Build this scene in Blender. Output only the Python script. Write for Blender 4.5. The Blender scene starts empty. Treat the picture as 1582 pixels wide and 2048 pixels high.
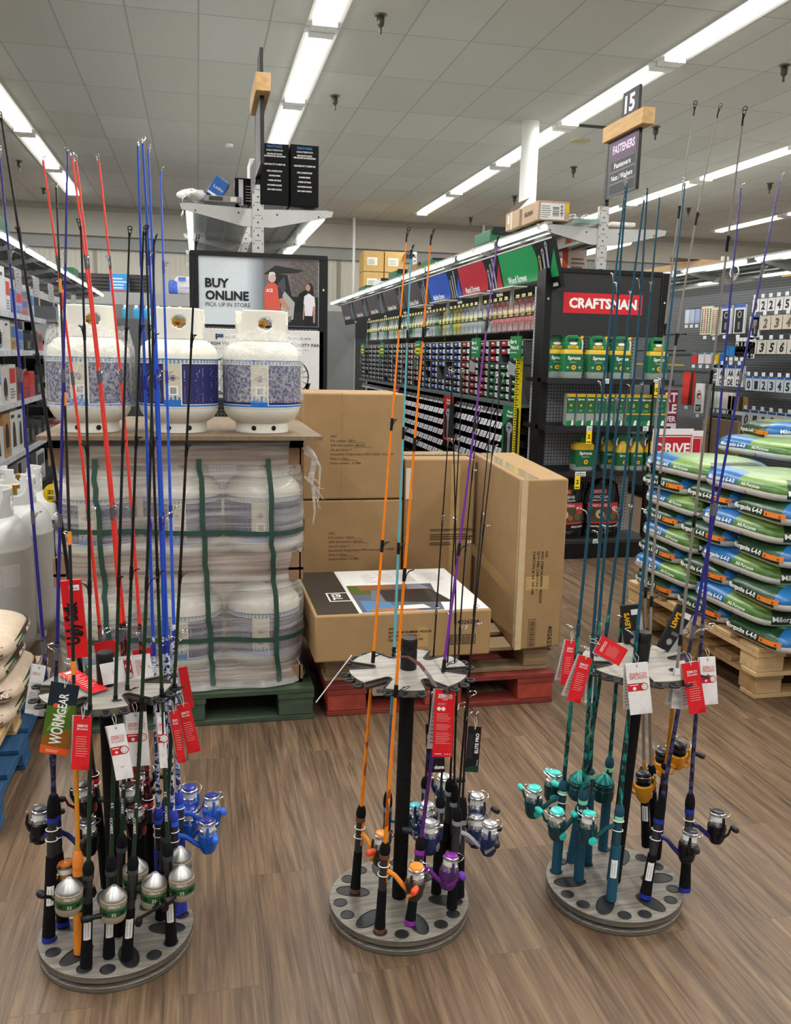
import bpy, bmesh, math, random
from mathutils import Vector, Matrix
V = Vector
SC = bpy.context.scene
COL = SC.collection
rnd = random.Random(7)

# ---------------------------------------------------------------- camera
CAM_F, PITCH, YAW, ROLL, EYE = 1770.0, .1746, .2206, .0221, 1.5
fw = V((math.sin(YAW)*math.cos(PITCH), math.cos(YAW)*math.cos(PITCH), -math.sin(PITCH)))
rt = V((math.cos(YAW), -math.sin(YAW), 0)); up = rt.cross(fw)
rt2 = math.cos(ROLL)*rt + math.sin(ROLL)*up; up2 = -math.sin(ROLL)*rt + math.cos(ROLL)*up
cam = bpy.data.cameras.new('camera'); cam_o = bpy.data.objects.new('camera', cam); COL.objects.link(cam_o)
cam.sensor_fit = 'HORIZONTAL'; cam.sensor_width = 36.0; cam.lens = 36.0*CAM_F/1582.0
cam.clip_start = .05; cam.clip_end = 200
cam_o.matrix_world = Matrix(((rt2.x, up2.x, -fw.x, 0), (rt2.y, up2.y, -fw.y, 0), (rt2.z, up2.z, -fw.z, EYE), (0, 0, 0, 1)))
SC.camera = cam_o

# ---------------------------------------------------------------- world, exposure, lamp strengths
SC.view_settings.view_transform = 'Standard'; SC.view_settings.look = 'None'
SC.view_settings.gamma = 1.0; SC.view_settings.use_curve_mapping = False
SC.view_settings.exposure = 0.0
W = bpy.data.worlds.new('world'); SC.world = W; W.use_nodes = True
W.node_tree.nodes['Background'].inputs[0].default_value = (.95, .97, 1.0, 1)
W.node_tree.nodes['Background'].inputs[1].default_value = .46  # even fill light added through the open sides, no source modelled
LAMP_W = 47.0          # watts of each ceiling fixture
TUBE_E = 9.0           # emission of bare tubes
SHELF_E = 3.6          # emission of the shelf canopy tubes
LAMP_COL = (1.0, .99, .965)

# ---------------------------------------------------------------- materials
MATS = {}
def lin(h):
    if not isinstance(h, str): return tuple(h)
    h = h.lstrip('#'); c = [int(h[i:i+2], 16)/255 for i in (0, 2, 4)]
    return tuple(x/12.92 if x <= .04045 else ((x+.055)/1.055)**2.4 for x in c)
def M(name, col='808080', rough=.55, metal=0., var=.06, scale=30., bump=0., bscale=None, emit=0., alpha=1., stretch=None, col2=None, trans=0., spec=.5, coat=0.):
    if name in MATS: return MATS[name]
    m = bpy.data.materials.new(name); MATS[name] = m; m.use_nodes = True
    nt = m.node_tree; b = nt.nodes['Principled BSDF']; L = nt.links
    c = lin(col)
    b.inputs['Roughness'].default_value = rough; b.inputs['Metallic'].default_value = metal
    b.inputs['Specular IOR Level'].default_value = spec
    if coat: b.inputs['Coat Weight'].default_value = coat; b.inputs['Coat Roughness'].default_value = .1
    if trans: b.inputs['Transmission Weight'].default_value = trans
    if alpha < 1: b.inputs['Alpha'].default_value = alpha
    tc = nt.nodes.new('ShaderNodeTexCoord'); mp = nt.nodes.new('ShaderNodeMapping'); L.new(tc.outputs['Object'], mp.inputs['Vector'])
    if stretch: mp.inputs['Scale'].default_value = stretch
    nz = nt.nodes.new('ShaderNodeTexNoise'); nz.inputs['Scale'].default_value = scale; nz.inputs['Detail'].default_value = 4
    L.new(mp.outputs[0], nz.inputs['Vector'])
    rp = nt.nodes.new('ShaderNodeValToRGB'); L.new(nz.outputs['Fac'], rp.inputs['Fac'])
    e = rp.color_ramp.elements; e[0].position = .3; e[1].position = .7
    if col2 is not None:
        e[0].color = (*c, 1); e[1].color = (*lin(col2), 1)
    else:
        e[0].color = (*[x*(1-var) for x in c], 1); e[1].color = (*[min(1, x*(1+var)) for x in c], 1)
    L.new(rp.outputs[0], b.inputs['Base Color'])
    if bump:
        nb = nt.nodes.new('ShaderNodeTexNoise'); nb.inputs['Scale'].default_value = bscale or scale; nb.inputs['Detail'].default_value = 5
        L.new(mp.outputs[0], nb.inputs['Vector'])
        bp = nt.nodes.new('ShaderNodeBump'); bp.inputs['Strength'].default_value = bump; bp.inputs['Distance'].default_value = .01
        L.new(nb.outputs['Fac'], bp.inputs['Height']); L.new(bp.outputs[0], b.inputs['Normal'])
    if emit:
        b.inputs['Emission Color'].default_value = (*c, 1); b.inputs['Emission Strength'].default_value = emit
    return m
def P(col, rough=.5):            # plain printed or painted colour
    return M('paint_%s_%d' % (col, int(rough*100)), col, rough, var=.03, scale=60, spec=.32)
def camo(name, cols, scale=60, stretch=None):
    if name in MATS: return MATS[name]
    m = M(name, cols[0], .35, scale=scale, stretch=stretch)
    rp = [n for n in m.node_tree.nodes if n.type == 'VALTORGB'][0].color_ramp
    rp.interpolation = 'CONSTANT'
    while len(rp.elements) < len(cols): rp.elements.new(.5)
    n = len(cols)
    for i, c in enumerate(cols):
        rp.elements[i].position = 0 if i == 0 else .36+.3*(i-1)/max(1, n-2) ; rp.elements[i].color = (*lin(c), 1)
    return m

# ---------------------------------------------------------------- mesh builder
_TX = {}
def text_mesh(s, bold):
    k = (s, bold)
    if k in _TX: return _TX[k]
    cu = bpy.data.curves.new('t', 'FONT'); cu.body = s; cu.size = 1; cu.offset = bold; cu.resolution_u = 2; cu.fill_mode = 'FRONT'
    ob = bpy.data.objects.new('t', cu); COL.objects.link(ob)
    dg = bpy.context.evaluated_depsgraph_get(); me = bpy.data.meshes.new_from_object(ob.evaluated_get(dg))
    vs = [(v.co.x, v.co.y) for v in me.vertices]; fs = [tuple(p.vertices) for p in me.polygons]
    bpy.data.objects.remove(ob); bpy.data.curves.remove(cu); bpy.data.meshes.remove(me)
    if vs:
        x0 = min(v[0] for v in vs); x1 = max(v[0] for v in vs); vs = [(v[0]-x0, v[1]) for v in vs]; w = x1-x0
    else: w = .3
    _TX[k] = (vs, fs, w); return _TX[k]
def flat(O, U, Vv):               # planar frame: u along U, v along V, d along the normal
    O, U, Vv = V(O), V(U).normalized(), V(Vv).normalized(); N = U.cross(Vv)
    return lambda u, v, d=0.: O+U*u+Vv*v+N*d
def drum(C, r, a0=-math.pi/2, sgn=1):     # upright cylinder frame: u = arc length from azimuth a0 (faces -Y), v = height
    C = V(C)
    return lambda u, v, d=0.: C+V((math.cos(a0+sgn*u/r)*(r+d), math.sin(a0+sgn*u/r)*(r+d), v))
class G:
    def __init__(s): s.v = []; s.f = []; s.mi = []; s.ms = []
    def slot(s, m):
        if m not in s.ms: s.ms.append(m)
        return s.ms.index(m)
    def add(s, vs, fs, m):
        o = len(s.v); k = s.slot(m); s.v += [V(x) for x in vs]
        for f in fs: s.f.append(tuple(o+i for i in f)); s.mi.append(k)
    def box(s, a, b, m, T=None):
        x0, y0, z0 = a; x1, y1, z1 = b
        vs = [V(p) for p in ((x0,y0,z0),(x1,y0,z0),(x1,y1,z0),(x0,y1,z0),(x0,y0,z1),(x1,y0,z1),(x1,y1,z1),(x0,y1,z1))]
        if T is not None: vs = [T @ p for p in vs]
        s.add(vs, [(0,3,2,1),(4,5,6,7),(0,1,5,4),(1,2,6,5),(2,3,7,6),(3,0,4,7)], m)
    def poly(s, pts, m): s.add(pts, [tuple(range(len(pts)))], m)
    def grid(s, fn, nu, nv, m, wrapu=False, wrapv=False):
        vs = [fn(i/(nu), j/(nv)) for j in range(nv+(0 if wrapv else 1)) for i in range(nu+(0 if wrapu else 1))]
        W_ = nu if wrapu else nu+1; H_ = nv if wrapv else nv+1; fs = []; ms = []
        for j in range(nv):
            for i in range(nu):
                q = (j*W_+i, j*W_+(i+1) % W_, ((j+1) % H_)*W_+(i+1) % W_, ((j+1) % H_)*W_+i)
                fs.append(q)
                if callable(m): ms.append(m((i+.5)/nu, (j+.5)/nv))
        if callable(m):
            o = len(s.v); s.v += [V(x) for x in vs]
            for f, mm in zip(fs, ms): s.f.append(tuple(o+i for i in f)); s.mi.append(s.slot(mm))
        else: s.add(vs, fs, m)
    def tube(s, pts, r, m, n=8, caps=True, closed=False, rfun=None):
        pts = [V(p) for p in pts]; N = len(pts); rs = r if isinstance(r, (list, tuple)) else [r]*N
        T = [(pts[(i+1) % N if closed else min(i+1, N-1)]-pts[(i-1) % N if closed else max(i-1, 0)]).normalized() for i in range(N)]
        a = V((0,0,1)) if abs(T[0].z) < .9 else V((1,0,0)); nrm = (a-T[0]*a.dot(T[0])).normalized()
        vs = []
        for i in range(N):
            nrm = (nrm-T[i]*nrm.dot(T[i])).normalized(); bn = T[i].cross(nrm)
            for k in range(n):
                t = 2*math.pi*k/n; vs.append(pts[i]+(nrm*math.cos(t)+bn*math.sin(t))*rs[i])
        fs = []
        for i in range(N if closed else N-1):
            for k in range(n):
                i2 = (i+1) % N; fs.append((i*n+k, i*n+(k+1) % n, i2*n+(k+1) % n, i2*n+k))
        if caps and not closed: fs += [tuple(range(n))[::-1], tuple((N-1)*n+k for k in range(n))]
        s.add(vs, fs, m)
    def lathe(s, prof, m, n=24, C=(0,0,0), A=None, R=None):      # prof: (radius, height); m may be a list per segment; A axis
        C = V(C); Q = Matrix.Identity(3) if A is None else V((0,0,1)).rotation_difference(V(A).normalized()).to_matrix()
        o = len(s.v)
        for r, z in prof:
            for k in range(n):
                t = 2*math.pi*k/n; s.v.append(C+Q @ V((r*math.cos(t), r*math.sin(t), z)))
        for i in range(len(prof)-1):
            mm = m[i] if isinstance(m, (list, tuple)) else m
            for k in range(n):
                s.f.append((o+i*n+k, o+i*n+(k+1) % n, o+(i+1)*n+(k+1) % n, o+(i+1)*n+k)); s.mi.append(s.slot(mm))
        for i, rev in ((0, 1), (len(prof)-1, 0)):
            if prof[i][0] > 1e-5:
                q = [o+i*n+k for k in range(n)]; mm = (m[0] if i == 0 else m[-1]) if isinstance(m, (list, tuple)) else m
                s.f.append(tuple(q[::-1] if rev else q)); s.mi.append(s.slot(mm))
    def prism(s, pts, z0, z1, m, T=None, mside=None):            # 2-D outline (counter-clockwise) extruded along z
        n = len(pts); vs = [V((x, y, z0)) for x, y in pts]+[V((x, y, z1)) for x, y in pts]
        if T is not None: vs = [T @ p for p in vs]
        o = len(s.v); s.v += vs; k = s.slot(m); k2 = s.slot(mside or m)
        s.f.append(tuple(o+i for i in range(n))[::-1]); s.mi.append(k); s.f.append(tuple(o+n+i for i in range(n))); s.mi.append(k)
        for i in range(n): s.f.append((o+i, o+(i+1) % n, o+n+(i+1) % n, o+n+i)); s.mi.append(k2)
    # art on a frame
    def rect(s, F, u0, v0, u1, v1, m, d=.0006, n=1):
        vs = []; fs = []
        for i in range(n+1):
            u = u0+(u1-u0)*i/n; vs += [F(u, v0, d), F(u, v1, d)]
        for i in range(n): fs.append((2*i, 2*i+2, 2*i+3, 2*i+1))
        s.add(vs, fs, m)
    def shape(s, F, pts, m, d=.0006): s.add([F(u, v, d) for u, v in pts], [tuple(range(len(pts)))], m)
    def disc(s, F, u, v, r, m, d=.0006, n=20, ry=None):
        s.shape(F, [(u+r*math.cos(2*math.pi*k/n), v+(ry or r)*math.sin(2*math.pi*k/n)) for k in range(n)], m, d)
    def ring(s, F, u, v, r0, r1, m, d=.0006, n=20):
        vs = []; fs = []
        for k in range(n):
            c, q = math.cos(2*math.pi*k/n), math.sin(2*math.pi*k/n); vs += [F(u+r0*c, v+r0*q, d), F(u+r1*c, v+r1*q, d)]
        for k in range(n): j = (k+1) % n; fs.append((2*k, 2*k+1, 2*j+1, 2*j))
        s.add(vs, fs, m)
    def txt(s, F, u, v, t, h, m, w=None, al='L', bold=.0, d=.0012, shear=0., rot=False):
        vs, fs, tw = text_mesh(t, bold); k = h/.73; kx = k if w is None else w/max(tw, .01); W_ = tw*kx
        o = 0 if al == 'L' else (-W_/2 if al == 'C' else -W_)
        if rot: s.add([F(u-y*k, v+o+x*kx, d) for x, y in vs], fs, m)
        else: s.add([F(u+o+x*kx+y*k*shear, v+y*k, d) for x, y in vs], fs, m)
        return W_
    def lines(s, F, u0, v0, u1, v1, n, m, d=.0008, fill=.5, rag=.3, r=None):   # fine print as thin bars
        r = r or rnd; st = (v1-v0)/n
        for i in range(n):
            e = u0+(u1-u0)*(1-rag*r.random()); s.rect(F, u0, v0+st*i, e, v0+st*(i+fill), m, d)
    def bars(s, F, u0, v0, u1, v1, n, m, d=.0008, vert=False):
        w = ((v1-v0) if vert else (u1-u0))/n
        for i in range(n):
            q = .3+.45*((i*7) % 5)/5
            if vert: s.rect(F, u0, v0+i*w, u1, v0+(i+q)*w, m, d)
            else: s.rect(F, u0+i*w, v0, u0+(i+q)*w, v1, m, d)
    def obj(s, name, parent=None, loc=None, bevel=0, sharp=38, seg=2):
        me = bpy.data.meshes.new(name); o = bpy.data.objects.new(name, me); COL.objects.link(o)
        off = V((0,0,0))
        if parent is not None: o.parent = parent; off = abs_loc(parent)
        elif loc is not None: off = V(loc)
        if loc is not None: o.location = V(loc)-(abs_loc(parent) if parent is not None else V((0,0,0))); off = V(loc)
        me.from_pydata([v-off for v in s.v], [], s.f)
        for m in s.ms: me.materials.append(m)
        me.polygons.foreach_set('material_index', s.mi)
        me.polygons.foreach_set('use_smooth', [True]*len(s.f)); me.update()
        me.set_sharp_from_angle(angle=math.radians(sharp))
        if bevel:
            b = o.modifiers.new('b', 'BEVEL'); b.width = bevel; b.segments = seg; b.limit_method = 'ANGLE'; b.angle_limit = math.radians(50)
        return o
def abs_loc(o):
    p = V((0,0,0))
    while o is not None: p += o.location; o = o.parent
    return p
def thing(name, label, cat, loc=(0,0,0), group=None):
    o = bpy.data.objects.new(name, None); COL.objects.link(o); o.location = loc; o.empty_display_size = .05
    return tag(o, label, cat, group)
def tag(o, label, cat, group=None):
    o['label'] = label; o['category'] = cat
    if group: o['group'] = group
    return o
def struct(o): o['kind'] = 'structure'; return o
def dup(root, loc, rotz=None, label=None, group=None):
    r = root.copy(); COL.objects.link(r); r.location = loc
    if rotz is not None: r.rotation_euler = (0, 0, rotz)
    if label: r['label'] = label
    if group: r['group'] = group
    for ch in list(root.children):
        c = ch.copy(); COL.objects.link(c); c.parent = r
        for g in list(ch.children): d = g.copy(); COL.objects.link(d); d.parent = c
    return r
ORD = ['first','second','third','fourth','fifth','sixth','seventh','eighth','ninth','tenth','eleventh','twelfth','thirteenth','fourteenth','fifteenth','sixteenth','seventeenth','eighteenth','nineteenth','twentieth','twenty-first','twenty-second','twenty-third','twenty-fourth','twenty-fifth','twenty-sixth','twenty-seventh','twenty-eighth','twenty-ninth','thirtieth','thirty-first','thirty-second','thirty-third','thirty-fourth','thirty-fifth','thirty-sixth','thirty-seventh','thirty-eighth','thirty-ninth','fortieth']
def ordn(i): return ORD[i] if i < len(ORD) else 'far'

BLK = M('black_plastic', '0d0d0e', .45, spec=.35); WHT = M('white_paint', 'f2f2ee', .4, var=.02); CHR = M('chrome', 'd8d8da', .18, 1.0)
RED = P('d8202a'); INK = P('111113'); LGR = P('c9cbcc'); MBLK = M('matte_black', '0b0b0c', .75, spec=.25, bump=.1, bscale=400)
FOAM = M('black_foam', '0f0f11', .9, spec=.2, bump=.25, bscale=500); GLS = M('galvanised', '9aa0a4', .35, .7, var=.08)
CARD = M('cardboard', '9c7d54', .8, var=.07, scale=9, bump=.06, bscale=60); PINE = M('pine_board', 'c9a878', .75, var=.14, scale=5, stretch=(1, 8, 8), bump=.1)
RODS = [
 ('L1', 'navy', (-0.361, 2.178, 0.046), (-0.382, 2.231, 0.697), (-0.445, 2.334, 1.948), 0.391, 'spin_navy', 0.294, -0.41),
 ('L2', 'navy', (-0.387, 2.123, 0.045), (-0.350, 2.178, 0.697), (-0.287, 2.284, 1.950), 0.417, 'spin_navy', 0.316, 2.05),
 ('L3', 'ugly', (-0.269, 2.333, 0.046), (-0.309, 2.300, 0.697), (-0.418, 2.235, 2.001), 0.391, 'spin_red', 0.372, -1.75),
 ('L4', 'worm', (-0.305, 2.058, 0.046), (-0.305, 2.150, 0.697), (-0.320, 2.318, 1.875), 0.295, 'spin_worm', 0.204, 2.05),
 ('L5', 'zeb', (-0.285, 2.010, 0.046), (-0.251, 1.998, 0.697), (-0.229, 1.980, 1.747), 0.317, 'cast', 0.267, -2.37),
 ('L6', 'zeb', (-0.235, 2.033, 0.046), (-0.200, 2.044, 0.697), (-0.139, 2.061, 1.748), 0.307, 'cast', 0.227, -1.35),
 ('L7', 'zeb', (-0.219, 2.115, 0.046), (-0.178, 2.104, 0.697), (-0.111, 2.085, 1.755), 0.318, 'cast', 0.243, -0.79),
 ('L8', 'zeb', (-0.192, 2.019, 0.045), (-0.140, 2.034, 0.697), (-0.088, 2.057, 1.735), 0.308, 'cast', 0.232, -0.03),
 ('L9', 'zeb', (-0.088, 2.055, 0.046), (-0.096, 2.064, 0.697), (-0.106, 2.080, 1.755), 0.314, 'cast', 0.243, -0.92),
 ('L10', 'zeb', (-0.118, 2.162, 0.046), (-0.069, 2.112, 0.697), (0.001, 2.033, 1.735), 0.332, 'cast', 0.244, -0.78),
 ('R1', 'red', (-0.232, 2.289, 0.046), (-0.254, 2.307, 0.697), (-0.350, 2.341, 1.939), 0.317, 'spin_red', 0.299, 0.89),
 ('R2', 'red', (-0.197, 2.310, 0.046), (-0.204, 2.315, 0.697), (-0.282, 2.322, 1.944), 0.319, 'spin_red', 0.319, 1.23),
 ('R3', 'red', (-0.167, 2.291, 0.046), (-0.195, 2.329, 0.697), (-0.282, 2.402, 1.953), 0.328, 'spin_red', 0.353, -1.76),
 ('R4', 'red', (-0.146, 2.268, 0.045), (-0.156, 2.299, 0.697), (-0.225, 2.359, 1.949), 0.333, 'spin_red', 0.308, -1.93),
 ('B1', 'blue', (-0.120, 2.241, 0.046), (-0.120, 2.197, 0.697), (-0.120, 2.113, 1.938), 0.323, 'spin_blue', 0.256, 0.43),
 ('B2', 'blue', (-0.105, 2.261, 0.046), (-0.094, 2.207, 0.697), (-0.109, 2.104, 1.941), 0.342, 'spin_blue', 0.294, 0.84),
 ('B3', 'blue', (-0.079, 2.172, 0.046), (-0.085, 2.191, 0.697), (-0.103, 2.229, 1.955), 0.336, 'spin_blue', 0.265, -0.01),
 ('B4', 'blue', (-0.065, 2.182, 0.045), (-0.071, 2.270, 0.697), (-0.084, 2.440, 1.947), 0.361, 'spin_blue', 0.306, 0.17),
 ('M1', 'orange', (0.399, 2.183, 0.046), (0.441, 2.201, 0.697), (0.514, 2.232, 1.801), 0.295, 'spin_orange', 0.219, -1.02),
 ('M2', 'turq', (0.501, 2.270, 0.045), (0.513, 2.267, 0.697), (0.533, 2.264, 1.765), 0.285, 'spin_turq', 0.198, 0.14),
 ('M3', 'orange', (0.432, 2.004, 0.046), (0.457, 1.990, 0.697), (0.508, 1.967, 1.764), 0.295, 'spin_orange', 0.22, -0.6),
 ('M4', 'purple', (0.515, 2.018, 0.046), (0.606, 2.099, 0.697), (0.753, 2.237, 1.804), 0.272, 'spin_purple', 0.195, -0.04),
 ('K1', 'black', (0.609, 2.276, 0.046), (0.619, 2.243, 0.697), (0.636, 2.204, 1.457), 0.324, 'spin_silver', 0.257, -1.76),
 ('K2', 'black', (0.667, 2.234, 0.046), (0.656, 2.164, 0.697), (0.596, 2.081, 1.462), 0.342, 'spin_silver', 0.265, 1.49),
 ('K3', 'black', (0.618, 2.138, 0.046), (0.637, 2.167, 0.697), (0.662, 2.200, 1.458), 0.324, 'spin_silver', 0.256, -2.15),
 ('K4', 'black', (0.689, 2.205, 0.046), (0.675, 2.193, 0.697), (0.702, 2.180, 1.365), 0.331, 'spin_silver', 0.233, 0.42),
 ('K5', 'black', (0.676, 2.111, 0.046), (0.721, 2.227, 0.697), (0.804, 2.359, 1.443), 0.309, 'spin_silver', 0.206, 0.77),
 ('K6', 'black', (0.642, 2.065, 0.046), (0.673, 2.088, 0.697), (0.737, 2.115, 1.449), 0.324, 'spin_silver', 0.261, -0.32),
 ('T1', 'teal', (0.986, 2.175, 0.045), (1.007, 2.174, 0.697), (1.065, 2.171, 1.944), 0.327, 'spin_teal', 0.274, 3.12),
 ('T2', 'teal', (1.034, 2.126, 0.046), (1.003, 2.066, 0.697), (0.962, 1.956, 1.899), 0.336, 'spin_teal', 0.26, -2.9),
 ('T3', 'teal', (1.094, 2.200, 0.046), (1.061, 2.157, 0.697), (1.071, 2.079, 1.888), 0.351, 'cast_teal', 0.333, -2.58),
 ('T4', 'teal', (1.050, 2.216, 0.046), (1.104, 2.201, 0.697), (1.127, 2.174, 1.934), 0.383, 'spin_teal', 0.274, 2.75),
 ('T5', 'teal', (1.171, 2.259, 0.046), (1.187, 2.270, 0.697), (1.224, 2.289, 1.936), 0.339, 'cast_teal', 0.275, -2.27),
 ('T6', 'teal', (1.081, 2.017, 0.046), (1.134, 2.081, 0.697), (1.248, 2.204, 1.959), 0.311, 'spin_teal', 0.254, 3.1),
 ('G1', 'gray', (1.312, 2.251, 0.046), (1.251, 2.246, 0.697), (1.278, 2.236, 2.156), 0.297, 'spin_gold', 0.299, -2.08),
 ('G2', 'gray', (1.352, 2.266, 0.046), (1.253, 2.214, 0.697), (1.266, 2.100, 2.118), 0.313, 'spin_gold', 0.279, 0.69),
 ('G3', 'gray', (1.310, 2.190, 0.046), (1.230, 2.026, 0.697), (1.081, 1.701, 1.995), 0.389, 'spin_gold', 0.369, 0.67),
 ('N1', 'navy', (1.304, 2.018, 0.046), (1.341, 2.097, 0.697), (1.442, 2.251, 1.968), 0.319, 'spin_navy', 0.233, -0.04),
 ('N2', 'navy', (1.179, 2.010, 0.046), (1.282, 2.065, 0.697), (1.506, 2.174, 1.984), 0.331, 'spin_navy', 0.223, -0.53),
]
TAGS = [
 ('t1', 'lines', (-0.3895, 2.2000, 0.7373), (-0.4141, 2.1960, 0.6139), (0.0302, 0.0000, -0.0076), 'w'),
 ('t1b', 'splash', (-0.3817, 2.2400, 0.7161), (-0.4031, 2.2360, 0.5912), (0.0230, 0.0000, -0.0050), 'w'),
 ('worm', 'worm', (-0.3028, 2.0100, 0.7565), (-0.3348, 2.0060, 0.5913), (0.0604, 0.0000, -0.0152), None),
 ('t3', 'red', (-0.2630, 1.9700, 0.6929), (-0.2737, 1.9660, 0.5666), (0.0380, 0.0000, -0.0050), 'w'),
 ('t4', 'z33', (-0.1944, 1.9700, 0.6666), (-0.1774, 1.9660, 0.5364), (0.0384, 0.0000, 0.0047), 'w'),
 ('t5', 'z33', (-0.1571, 2.0600, 0.6565), (-0.1514, 2.0560, 0.5226), (0.0499, 0.0000, 0.0007), 'w'),
 ('t6', 'z33', (-0.1000, 2.0600, 0.6526), (-0.0950, 2.0560, 0.5128), (0.0184, 0.0000, -0.0000), 'w'),
 ('t7', 'red', (-0.0710, 2.0900, 0.6420), (-0.0535, 2.0860, 0.5079), (0.0198, 0.0000, 0.0022), 'w'),
 ('t8', 'red', (-0.0494, 2.1400, 0.6382), (-0.0238, 2.1360, 0.5097), (0.0318, 0.0000, 0.0060), 'w'),
 ('t9', 'redplain', (-0.0497, 2.1800, 0.7201), (-0.0333, 2.1760, 0.6119), (0.0217, 0.0000, 0.0030), 'w'),
 ('t11', 'z33', (-0.1199, 2.1200, 0.7494), (-0.2367, 2.1160, 0.7336), (0.0077, 0.0000, -0.0528), 'w'),
 ('ugly', 'ugly', (-0.3178, 2.2600, 0.9321), (-0.3073, 2.2560, 0.7312), (0.0494, 0.0000, 0.0035), None),
 ('r13', 'redplain', (-0.2711, 2.3000, 0.7315), (-0.2186, 2.2960, 0.7396), (-0.0053, 0.0000, 0.0455), 'w'),
 ('r14', 'redplain', (-0.1773, 2.3000, 0.7143), (-0.1290, 2.2960, 0.7213), (-0.0034, 0.0000, 0.0298), 'w'),
 ('m14', 'redtext', (0.5881, 2.0100, 0.6863), (0.5836, 2.0060, 0.5094), (0.0517, 0.0000, -0.0060), 'w'),
 ('m15', 'elite', (0.6787, 2.0400, 0.5691), (0.6728, 2.0360, 0.4467), (0.0349, 0.0000, -0.0053), None),
 ('m16', 'okuma', (0.5933, 2.1200, 0.5478), (0.6005, 2.1160, 0.4123), (0.0491, 0.0000, -0.0020), None),
 ('m18', 'splash2', (0.4719, 2.2400, 0.6533), (0.4751, 2.2360, 0.5888), (0.0498, 0.0000, -0.0007), 'w'),
 ('r20', 'red', (0.9747, 2.1400, 0.7515), (0.9629, 2.1360, 0.6269), (0.0291, 0.0000, -0.0052), 'w'),
 ('r21', 'red', (0.9737, 2.0400, 0.7408), (0.9445, 2.0360, 0.6194), (0.0385, 0.0000, -0.0122), 'w'),
 ('r22', 'lines', (1.0092, 2.0800, 0.6930), (1.0064, 2.0760, 0.5964), (0.0231, 0.0000, -0.0029), 'w'),
 ('r23', 'red', (0.9953, 2.0200, 0.7816), (1.0676, 2.0160, 0.7400), (0.0232, 0.0000, 0.0432), 'w'),
 ('r24', 'splash', (1.0529, 1.9200, 0.7612), (1.0747, 1.9160, 0.6272), (0.0605, 0.0000, 0.0023), 'w'),
 ('r25', 'red', (1.2131, 1.9400, 0.7466), (1.2457, 1.9360, 0.6084), (0.0469, 0.0000, 0.0044), 'w'),
 ('r26', 'splash', (1.2940, 1.9900, 0.7395), (1.3125, 1.9860, 0.6082), (0.0451, 0.0000, 0.0002), 'w'),
 ('r27', 'lines', (1.2166, 1.9800, 0.7145), (1.2105, 1.9760, 0.6066), (0.0376, 0.0000, -0.0061), 'w'),
 ('lew1', 'lews', (1.1981, 2.2400, 0.8134), (1.2217, 2.2360, 0.6792), (0.0585, 0.0000, 0.0038), None),
 ('lew2', 'lews', (1.3287, 2.1600, 0.8222), (1.2719, 2.1560, 0.7007), (0.0523, 0.0000, -0.0251), None),
]
FLAT_TAG = [(-0.3521, 2.2232, 0.7040), (-0.3148, 2.2553, 0.7040), (-0.2202, 2.1026, 0.7040), (-0.2570, 2.0748, 0.7040)]
ARC_TAG = [(0.4321, 2.0300, 0.7594), (0.4620, 2.0300, 0.7732), (0.4936, 2.0300, 0.7715), (0.5234, 2.0300, 0.7518), (0.5499, 2.0300, 0.7190), (0.5689, 2.0300, 0.6890)]
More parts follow.
